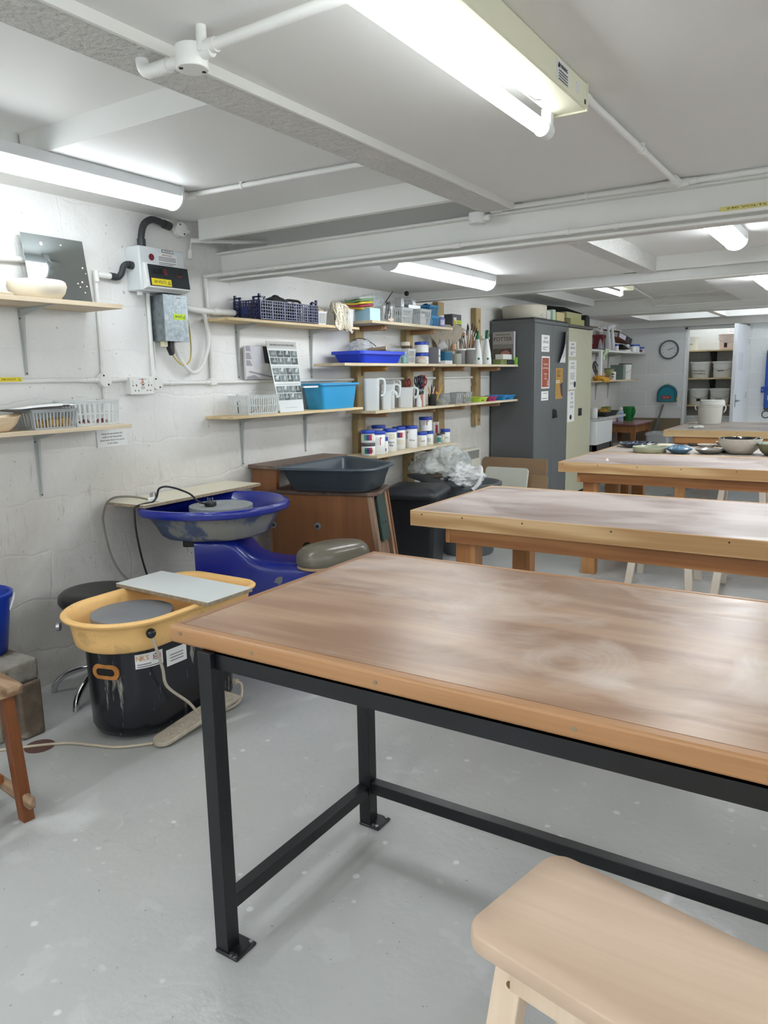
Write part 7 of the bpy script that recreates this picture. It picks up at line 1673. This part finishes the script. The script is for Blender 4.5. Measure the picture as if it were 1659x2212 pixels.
for x, y in ((.05, 9.16), (.33, 9.16), (.05, 10.03)):
        b = B(); b.box(x-.018, x+.018, y-.018, y+.018, 0, .8095); obj('leg', b, mat('dark_stand', (52, 52, 50), .6), t)
t = thing('plastic_box', 'pinkish grey lidded plastic box on small reddish table', 'box', (.09, 10.5, .7205))
b = B(); b.box(.03, .15, 10.29, 10.70, .7205, .79); obj('body', b, mat('pink_grey_drawer', (186, 166, 176), .5), t, bevel=.004)
b = B(); b.box(.02, .165, 10.28, 10.72, .79, .805); obj('lid', b, mat('pale_drainer', (186, 188, 186), .35), t, bevel=.004)
tub('black seed tray holding sponges on the draining board', (.17, 9.93, .8305), .56, .22, .06, mat('black_tray', (40, 44, 42), .5), .85, .008, name='plastic_tray', cat='tray')
carton('olive green sponge block tilted in the black tray', (.18, 9.98, .86), .26, .09, .085, mat('olive_sponge', (122, 122, 62), .9, bmp=.3, bscale=80), 8, name='sponge_block', cat='sponge')
heap('ochre sponges heaped in the black tray', (.19, 9.80, .855), .06, .13, .04, 13, mat('ochre_sponge', (160, 128, 50), .9, var=.2), 'sponge', 'sponge', .35)
bottle('white cylinder bottle standing on draining board near cream cupboard', (.24, 9.27, .8305), .045, .13, mat('white_hdpe', (224, 226, 226), .4), WHITEP, .7, .85)
REDT = wood('red_brown_tabletop', (122, 78, 80), (150, 104, 104), 1, .6, .25, 3); TLEG = wood('orange_table_leg', (120, 76, 40), (156, 104, 62), 2, .8, .5, 3)
t = thing('side_table', 'small old table with reddish top in the far corner', 'table', (.28, 10.55, 0))
b = B(Matrix.Translation((.31, 10.53, 0))); pts = rounded_rect(.25, .46, .05); b.loft([[(x, y, z) for x, y in pts] for z in (.698, .72)]); obj('tabletop', b, REDT, t, bevel=.003)
for q in ((.10, .52, 10.13, 10.15), (.10, .52, 10.91, 10.93)):
    b = B(); b.box(*q, .60, .697); obj('apron', b, TLEG, t)
for q in ((.09, .11, 10.13, 10.93), (.50, .52, 10.13, 10.93)):
    b = B(); b.box(*q, .60, .697); obj('apron', b, TLEG, t)
for x in (.115, .495):
    for y in (10.155, 10.90):
        b = B(); b.taper(x, y, 0, .697, .018, .018, .03, .03); obj('leg', b, TLEG, t)
t = pot('green plastic jug with handle on the small reddish table', (.24, 10.86, .7205), .070, .19, mat('green_jug_plastic', (24, 120, 58), .35), 1.12, name='plastic_jug', cat='jug', rim=mat('green_jug_plastic', (24, 120, 58), .35))
b = B(); b.tube(smooth_pts([(.295, 10.82, .885), (.33, 10.80, .89), (.343, 10.795, .86), (.33, 10.80, .80), (.285, 10.825, .765)], 5), .009, 8); obj('handle', b, mat('green_jug_plastic', (24, 120, 58), .35), t)
bottle('clear pump bottle with blue label beside the green jug', (.20, 10.60, .7205), .040, .19, clear('clear_bottle', (206, 216, 226), .55, .2), WHITEP, .4, .7, lblm=mat('soap_blue_label', (110, 150, 210), .5))
b = B(); b.box(.02, .86, 11.215, 11.238, 0, .737); tag(obj('hardboard_panel', b, mat('brown_panel', (120, 106, 84), .6, var=.06), bevel=.002), 'wide brown hardboard panel leaning along foot of far wall', 'board')
b = B(); b.bar((.52, 11.16, .50), (.625, 11.205, .93), .03, .006, (0, -1, 0)); tag(obj('metal_ruler', b, mat('grey_metal_bar', (120, 124, 124), .45, .6)), 'long grey metal bar leaning on the brown panel', 'bar')
tub('large clear storage box on floor below the green first aid kit', (.74, 10.62, 0.0), .46, .30, .58, clear('clear_crate', (200, 206, 208), .55, .25), .9, .012, name='storage_box', cat='box', lip=.03)
t = bowl('round white tray under the pink clay bag beside small table', (.66, 10.02, .30), [(.10, 0), (.19, .008), (.20, .03), (.19, .03), (.12, .012), (.005, .01)], WHITEP, 30, name='round_tray', cat='tray')
pot('grey bucket standing under the round white tray', (.66, 10.02, 0), .15, .2995, BING, 1.1, name='bucket', cat='bucket')
heap('pinkish wrapped clay lump on the round white tray', (.65, 10.02, .315), .13, .15, .07, 18, mat('pink_clay_wrap', (180, 150, 150), .7, var=.08), 'clay', 'clay_bag', .2)
carton('pale grey folded sheet stack under the small table', (.30, 10.55, 0), .30, .28, .44, mat('pale_grey_stack', (170, 174, 174), .7), name='sheet_stack', cat='stack')
# ---- far wall
t = thing('wall_clock', 'round wall clock with grey rim and white face', 'clock', (.665, YB, 1.684))
M = frame((.665, YB-.001, 1.684), (1, 0, 0), (0, 0, 1))
def ringy(r0, r1, z0, z1, n=48):
    b = B(M); prof = ((r1, z0), (r1, z1*.7), (r1-.006, z1), (r0+.004, z1), (r0, z1*.6), (r0, z0))
    b.loft([[(r*math.cos(2*PI*i/n), r*math.sin(2*PI*i/n), z) for i in range(n)] for r, z in prof+(prof[0],)], False, False); return b
obj('rim', ringy(.110, .131, 0, .045), mat('grey_clock_rim', (112, 116, 120), .25, .5), t, ang=50)
b = B(M); b.cyl((0, 0, .004), (0, 0, .02), .112, n=48); fc = obj('face', b, mat('clock_face', (206, 208, 210), .4), t)
for k in range(1, 13):
    a = PI/2-2*PI*k/12; lettering(str(k), .026, M @ Matrix.Translation((.088*math.cos(a), .088*math.sin(a), .0205)), BLACK, fc, 'numeral')
for ang_, L_, w_ in ((68, .055, .006), (72, .083, .0045)):
    a = R(90-ang_); d_ = Vector((math.cos(a), math.sin(a), 0)); b = B(M); b.bar(-d_*.018+Vector((0, 0, .0235)), d_*L_+Vector((0, 0, .0235)), w_, .0015, (0, 0, 1)); obj('hand', b, BLACK, t)
b = B(M); d_ = Vector((math.cos(R(5)), math.sin(R(5)), 0)); b.bar(d_*.02+Vector((0, 0, .0255)), -d_*.085+Vector((0, 0, .0255)), .0015, .001, (0, 0, 1)); obj('second_hand', b, INK, t)
b = B(M); b.cyl((0, 0, .02), (0, 0, .027), .005, n=12); obj('pivot', b, BLACK, t)
TEAL = mat('teal_case', (14, 92, 110), .35); TEAL2 = mat('teal_case_light', (22, 120, 136), .35)
t = thing('first_aid_box', 'teal dome topped first aid case on the far wall', 'first aid case', (.672, YB-.05, .965))
def dome(w, h, k, n=14):
    pts = [(-w, 0), (w, 0), (w, h*.45)]
    for i in range(n+1):
        a = PI*i/n; pts.append((w*math.cos(a)*1.0, h*.45+(h*.55)*math.sin(a)))
    return [(x*k, z*k+(1-k)*h*.4) for x, z in pts]
b = B(); b.loft([[(.672+x, y, .968+z) for x, z in dome(.130, .235, k)] for y, k in ((YB-.002, 1), (YB-.075, 1), (YB-.085, .95))]); cs = obj('case', b, TEAL, t, ang=50)
b = B(); b.loft([[(.672+x, y, .968+z) for x, z in dome(.112, .205, k)] for y, k in ((YB-.085, .92), (YB-.09, .9))]); obj('raised_front', b, TEAL2, t, ang=50)
b = B(); b.tube(smooth_pts([(.63, YB-.06, 1.19), (.64, YB-.06, 1.212), (.672, YB-.06, 1.218), (.704, YB-.06, 1.212), (.714, YB-.06, 1.19)], 5), .009, 8); obj('handle', b, mat('pale_handle', (196, 190, 160), .4), t)
b = B(); b.box(.60, .735, YB-.0925, YB-.0905, 1.005, 1.05); pl_ = obj('red_label', b, mat('aid_red', (150, 44, 46), .5), t)
lettering('FIRST AID', .021, WY(.668, 1.027, YB-.0925), PAPER, pl_, sx=.95)
b = B(); b.box(.80, .81, YB-.07, YB-.03, .98, 1.03); obj('latch', b, mat('amber_latch', (206, 160, 50), .4), t)
# wall-mounted clay extruder at the right edge
EXB = mat('blue_machine_paint', (16, 74, 166), .35)
t = thing('wall_extruder', 'blue wall-mounted clay extruder at right edge of far wall', 'extruder', (1.97, YB, .85))
b = B(); b.box(1.90, 2.06, YB-.02, YB-.001, .86, 1.62); obj('back_plate', b, EXB, t, bevel=.003)
b = B(); b.cyl((1.975, YB-.08, .89), (1.975, YB-.08, 1.16), .062, n=24); obj('barrel', b, EXB, t)
b = B(); b.box(1.90, 1.925, YB-.06, YB-.02, .90, 1.60); obj('guide_rail', b, EXB, t)
b = B(); b.bar((1.92, YB-.09, 1.10), (1.95, YB-.10, 1.60), .028, .02, (0, -1, 0)); obj('lever', b, EXB, t)
b = B(); b.box(1.855, 1.90, YB-.03, YB-.001, 1.085, 1.16); obj('mounting_lug', b, EXB, t); b = B(); b.cyl((1.875, YB-.032, 1.12), (1.875, YB-.029, 1.12), .008, n=12); obj('bolt', b, STEEL, t)
b = B(); b.box(1.905, 1.945, YB-.07, YB-.04, 1.53, 1.63); obj('rail_top', b, mat('dark_steel', (90, 90, 92), .4, .8), t)
b = B(); b.box(1.95, 2.01, YB-.146, YB-.142, .99, 1.05); obj('data_plate', b, mat('silver_plate', (176, 180, 190), .4), t)
b = B(); b.cyl((1.935, YB-.06, .845), (1.935, YB-.06, .89), .02, n=14); obj('stud', b, mat('dark_steel', (90, 90, 92), .4, .8), t)
b = B(); n = 24; b.tube([(1.935+.045*math.cos(2*PI*i/n), YB-.06, .80+.045*math.sin(2*PI*i/n)) for i in range(n+1)], .006, 8); obj('ring_handle', b, BLACK, t)
# store cupboard shelves and buckets
for z, l in ((1.675, 'top shelf inside the store cupboard'), (1.285, 'middle shelf inside the store cupboard'), (.905, 'lower shelf inside the store cupboard'), (.50, 'lowest shelf inside the store cupboard')):
    t = thing('shelf_board', l, 'shelf', (1.3, 11.95, z-.02)); b = B(); b.box(.702, 1.948, 11.66, 12.148, z-.02, z); obj('board', b, PLYS2, t)
for z in (1.675, 1.285, .905):
    b = B(); b.prism([(1.11, 12.148, z-.0205), (1.11, 11.80, z-.0205), (1.11, 11.80, z-.04), (1.11, 12.10, z-.34), (1.11, 12.148, z-.34)], (.035, 0, 0)); tag(obj('shelf_bracket', b, BLACK), 'black bracket under the %s shelf in store cupboard' % {1.675: 'top', 1.285: 'middle', .905: 'lower'}[z], 'bracket')
bucket('white glaze bucket at left of store cupboard top shelf', (.84, 11.84, 1.6755), .105, .20, handle=False, text='Glaze\n')
bucket('pinkish bucket with black labels, right of store cupboard top shelf', (1.33, 11.84, 1.6755), .125, .21, m=mat('pinkish_tub', (226, 206, 200), .4), dark=(-.45, -.1, .12, .42))
bucket('white lidded bucket at left of store cupboard middle shelf', (.985, 11.83, 1.2855), .135, .225, handle=False, text='Red Glaze\nStoneware')
bucket('white lidded bucket with wire handle on store cupboard middle shelf', (1.28, 11.83, 1.2855), .135, .225, dark=(-.5, .1, .40, .46))
bucket('white lidded bucket at left of store cupboard lower shelf', (.975, 11.83, .9055), .135, .228, dark=(-.2, .2, .22, .38))
bucket('white lidded bucket at right of store cupboard lower shelf', (1.26, 11.83, .9055), .135, .228, text='Glaze')
bucket('third white bucket half hidden by door on lower store shelf', (1.55, 11.83, .9055), .12, .225)
bucket('white bucket at left on the lowest store shelf', (.90, 11.83, .5005), .13, .25, handle=False)
bucket('white bucket at right on the lowest store shelf', (1.38, 11.83, .5005), .13, .25, handle=False)
b = B(); b.bar((1.43, 11.80, 1.53), (1.55, 11.78, 1.56), .03, .03); tag(obj('black_scoop', b, mat('black_case', (22, 22, 24), .6), bevel=.006), 'black scoop handle beside middle shelf bucket in store cupboard', 'scoop')
b = B(); b.box(1.27, 1.50, 12.146, 12.149, 1.90, 2.0); o = tag(obj('notice', b, PAPER), 'white notice with red lettering high in the store cupboard', 'notice')
lettering('DO NOT REMOVE\nFROM STOREROOM', .022, WY(1.385, 1.95, 12.1455), mat('notice_red', (150, 60, 60), .6), o, space=1.4)
# ---- farthest table
t = bucket('white plastic bucket with open lid standing on farthest table', (1.545, 9.42, .7805), .138, .225, handle=False, lid=False, m=mat('ivory_bucket', (214, 212, 204), .4, var=.04, vscale=4))
b = B(); b.lathe([(.118, .205), (.135, .212), (.138, .24), (.128, .255), (.132, .262), (.126, .268), (.10, .262), (.01, .258)], (1.56, 9.44, .7805), 36); obj('loose_lid', b, WHITEP, t, ang=50)
b = B(); va = .3; b.tube(smooth_pts([(1.545+.142, 9.40, .985), (1.545+.165, 9.395, .98), (1.545+.168, 9.39, .945), (1.545+.148, 9.395, .915)], 5), .007, 8); obj('handle_grip', b, WHITEP, t)
b = B(); b.tube(smooth_pts([(1.545-.142, 9.40, .985), (1.545-.158, 9.395, .975), (1.545-.155, 9.39, .95), (1.545-.142, 9.395, .935)], 5), .007, 8); obj('handle_grip', b, WHITEP, t)
t = thing('tub_cover', 'small white plastic lid and scrap lying on farthest table', 'lid', (1.545, 8.70, .7805))
b = B(); b.lathe([(.055, 0), (.06, .004), (.06, .012), (.05, .02), (.01, .02)], (1.55, 8.70, .7805), 28); obj('lid', b, WHITEP, t, ang=50)
b = B(); b.grid(lambda u, v: (1.47+.10*u, 8.58+.08*v, .783+.01*math.sin(4*u+2*v)**2), 6, 6); obj('scrap', b, WHITEP, t, solid=.0015)
# ---- pottery on the third table
z3 = .7815
def glaze(n, c, rough=.08, **k): return mat(n, c, rough, coat=.5, **k)
def plate_(label, c, r, h, m, rimm=None, n=48, fn=None, sx=1, sy=1, name='plate', cat='plate', th=.006):
    t = thing(name, label, cat, c)
    b = B(); b.lathe([(r*.55, 0), (r*.62, .002), (r*.9, h*.55), (r, h), (r*.985, h+.003), (r*.95, h), (r*.8, h*.55), (r*.5, .009), (.005, .008)], c, n, sx, sy, fn=fn); obj('body', b, m, t, ang=60); return t
t = plate_('dark blue and white speckled ruffled plate on third table', (1.54, 6.27, z3), .150, .030, glaze('speckled_blue', (32, 40, 58), .12, col2=(150, 166, 186), c2amt=.54, c2scale=42), fn=lambda a, z: 1+.05*math.sin(9*a)*(z > .012))
t = thing('dish', 'round pale celadon dish with low straight walls on third table', 'dish', (1.725, 5.87, z3))
b = B(); b.lathe([(.116, 0), (.121, .004), (.1255, .036), (.124, .041), (.119, .038), (.112, .010), (.02, .007), (.003, .007)], (1.725, 5.875, z3), 56); obj('body', b, glaze('celadon', (158, 164, 140), .15, var=.06, vscale=9), t, ang=60)
t = plate_('cream oval plate with brown branch pattern on third table', (1.74, 6.22, z3), .130, .026, glaze('cream_glaze', (206, 198, 176), .15, col2=(150, 100, 50), c2amt=.66, c2scale=11), sx=.95, sy=.62)
t = thing('vase', 'squat blue vase with white sgraffito grid on third table', 'vase', (1.94, 5.85, z3))
vc = (1.94, 5.855, z3); prof = [(.045, 0), (.055, .003), (.092, .030), (.094, .036), (.085, .043), (.050, .058), (.036, .061), (.034, .056), (.050, .046), (.02, .03), (.003, .03)]
b = B(); b.lathe(prof, vc, 48); bd = obj('body', b, glaze('blue_glaze', (72, 112, 140), .1, var=.1, vscale=10), t, ang=60)
WL = mat('white_line_glaze', (206, 216, 220), .3)
for k in range(14):
    a = 2*PI*k/14; b = B(); b.tube([(vc[0]+r*math.cos(a), vc[1]+r*math.sin(a), vc[2]+z+.0006) for r, z in ((.0925, .036), (.085, .0435), (.067, .051), (.050, .0585))], .0009, 5); obj('white_line', b, WL, bd)
b = B(); n = 40; b.tube([(vc[0]+.072*math.cos(2*PI*i/n), vc[1]+.072*math.sin(2*PI*i/n), vc[2]+.0495) for i in range(n+1)], .0009, 5); obj('white_line', b, WL, bd)
t = plate_('small plate glazed teal, white and yellow on third table', (2.135, 5.92, z3), .098, .030, glaze('grey_clay_glaze', (128, 124, 120), .2))
pc = (2.135, 5.92, z3)
b = B(); b.cyl((pc[0], pc[1], z3+.0145), (pc[0], pc[1], z3+.0165), .076, n=36); wl = obj('teal_well', b, glaze('teal_glaze', (38, 92, 110), .08), t)
b = B(); b.prism([(pc[0]+r*math.cos(a), pc[1]+r*math.sin(a), z3+.0168) for r, a in ((.01, -.6), (.075, -.9), (.088, -.5), (.088, 0), (.088, .5), (.05, .6))], (0, 0, .006)); obj('yellow_patch', b, glaze('yellow_glaze', (200, 196, 90), .2), wl)
b = B(); b.prism([(pc[0]+r*math.cos(a), pc[1]+r*math.sin(a), z3+.0168) for r, a in ((.03, 3.9), (.088, 3.6), (.088, 3.2), (.085, 2.8), (.04, 3.1))], (0, 0, .006)); obj('white_patch', b, WL, wl)
bowl('small grey bowl behind the teal and yellow plate', (2.05, 6.33, z3), [(.035, 0), (.06, .015), (.072, .030), (.069, .030), (.055, .016), (.003, .01)], glaze('pale_grey_glaze', (160, 156, 146), .15, col2=(100, 96, 92), c2amt=.62, c2scale=20), 36)
bowl('brown-grey shallow bowl at back behind the big bowl', (2.20, 6.30, z3), [(.04, 0), (.065, .02), (.085, .055), (.082, .055), (.055, .02), (.003, .01)], glaze('brown_grey_glaze', (120, 106, 92), .2, var=.1, vscale=14), 36)
plate_('grey rimmed saucer partly behind the big bowl', (2.20, 6.08, z3), .075, .018, glaze('pale_grey_glaze2', (170, 168, 156), .15))
t = thing('bowl', 'large white textured bowl with black glazed inside on third table', 'bowl', (2.33, 5.98, z3))
bc = (2.33, 5.985, z3)
b = B(); b.lathe([(.062, 0), (.085, .004), (.118, .035), (.138, .075), (.146, .108), (.1445, .111)], bc, 56, cap1=False, fn=lambda a, z: 1+(.004*math.sin(9*a) if z > .1 else 0)); obj('outer_wall', b, mat('white_hammered_glaze', (190, 184, 174), .3, bmp=1.0, bscale=34, var=.05, vscale=20), t, ang=60)
b = B(); b.lathe([(.1445, .111), (.138, .109), (.130, .075), (.110, .036), (.07, .012), (.003, .010)], bc, 56, cap0=False, fn=lambda a, z: 1+(.004*math.sin(9*a) if z > .1 else 0)); obj('inner_glaze', b, glaze('black_glaze', (16, 16, 22), .06), t, ang=60)
t = thing('bowl', 'olive bowl with dark crackle lines and pale rim at right edge', 'bowl', (2.55, 5.93, z3))
bc = (2.553, 5.93, z3); wav = lambda a, z: 1+(.03*math.sin(5*a) if z > .06 else 0)
b = B(); b.lathe([(.05, 0), (.058, .003), (.085, .03), (.105, .065), (.108, .082)], bc, 48, cap1=False, fn=wav); obj('outer_wall', b, glaze('olive_crackle', (104, 104, 74), .2, col2=(44, 48, 36), c2amt=.58, c2scale=9), t, ang=60)
b = B(); b.lathe([(.108, .082), (.106, .087), (.098, .083), (.075, .03), (.003, .014)], bc, 48, cap0=False, fn=wav); obj('inner_glaze', b, glaze('pale_sage_glaze', (150, 164, 150), .08), t, ang=60)
for k, (x, y) in enumerate(((1.97, 6.36), (2.02, 6.30))):
    b = B(); b.box(x-.03, x+.03, y-.02, y+.02, z3, z3+.003); tag(obj('clay_tile', b, mat('pale_pink_clay', (186, 160, 154), .8)), ('pale pink clay tile lying at back of third table', 'pale pink clay tile nearer the small grey bowl')[k], 'tile')
b = B(); b.lathe([(.012, 0), (.010, .012), (.003, .018)], (1.615, 5.15, z3), 8, fn=lambda a, z: 1+.3*math.sin(3*a)); tag(obj('clay_crumb', b, mat('dried_clay', (226, 214, 204), .8)), 'crumb of pale clay near front left of the third table', 'clay crumb')
# ---------------------------------------------------------------- camera and colour management
cam_d = bpy.data.cameras.new('camera'); cam = bpy.data.objects.new('camera', cam_d); COL.objects.link(cam)
fpx, yaw, pitch, roll = 1635.29, 0.57135913, 0.17459713, 0.01956786
cam_d.sensor_fit = 'VERTICAL'; cam_d.sensor_height = 36; cam_d.lens = fpx/2212*36
cam_d.clip_start = .02
cy_, sy_, cp_, sp_ = math.cos(yaw), math.sin(yaw), math.cos(pitch), math.sin(pitch)
fwd = Vector((-sy_*cp_, cy_*cp_, -sp_)); right = Vector((cy_, sy_, 0)); down = fwd.cross(right)
r2 = right*math.cos(roll)+down*math.sin(roll); d2 = -right*math.sin(roll)+down*math.cos(roll)
up = -d2; back = -fwd
cam.matrix_world = Matrix(((r2.x, up.x, back.x, 3.111), (r2.y, up.y, back.y, 0), (r2.z, up.z, back.z, 1.365), (0, 0, 0, 1)))
SC.camera = cam
w = bpy.data.worlds.new('world'); SC.world = w; w.use_nodes = True
w.node_tree.nodes['Background'].inputs[0].default_value = (.5, .52, .55, 1); w.node_tree.nodes['Background'].inputs[1].default_value = .05
SC.view_settings.view_transform = 'Standard'; SC.view_settings.look = 'None'; SC.view_settings.gamma = 1
SC.view_settings.use_curve_mapping = False; SC.view_settings.exposure = EXPO
SC.cycles.max_bounces = 12; SC.cycles.diffuse_bounces = 10; SC.cycles.transparent_max_bounces = 16
SC.cycles.sample_clamp_indirect = 10
SC.cycles.use_denoising = True
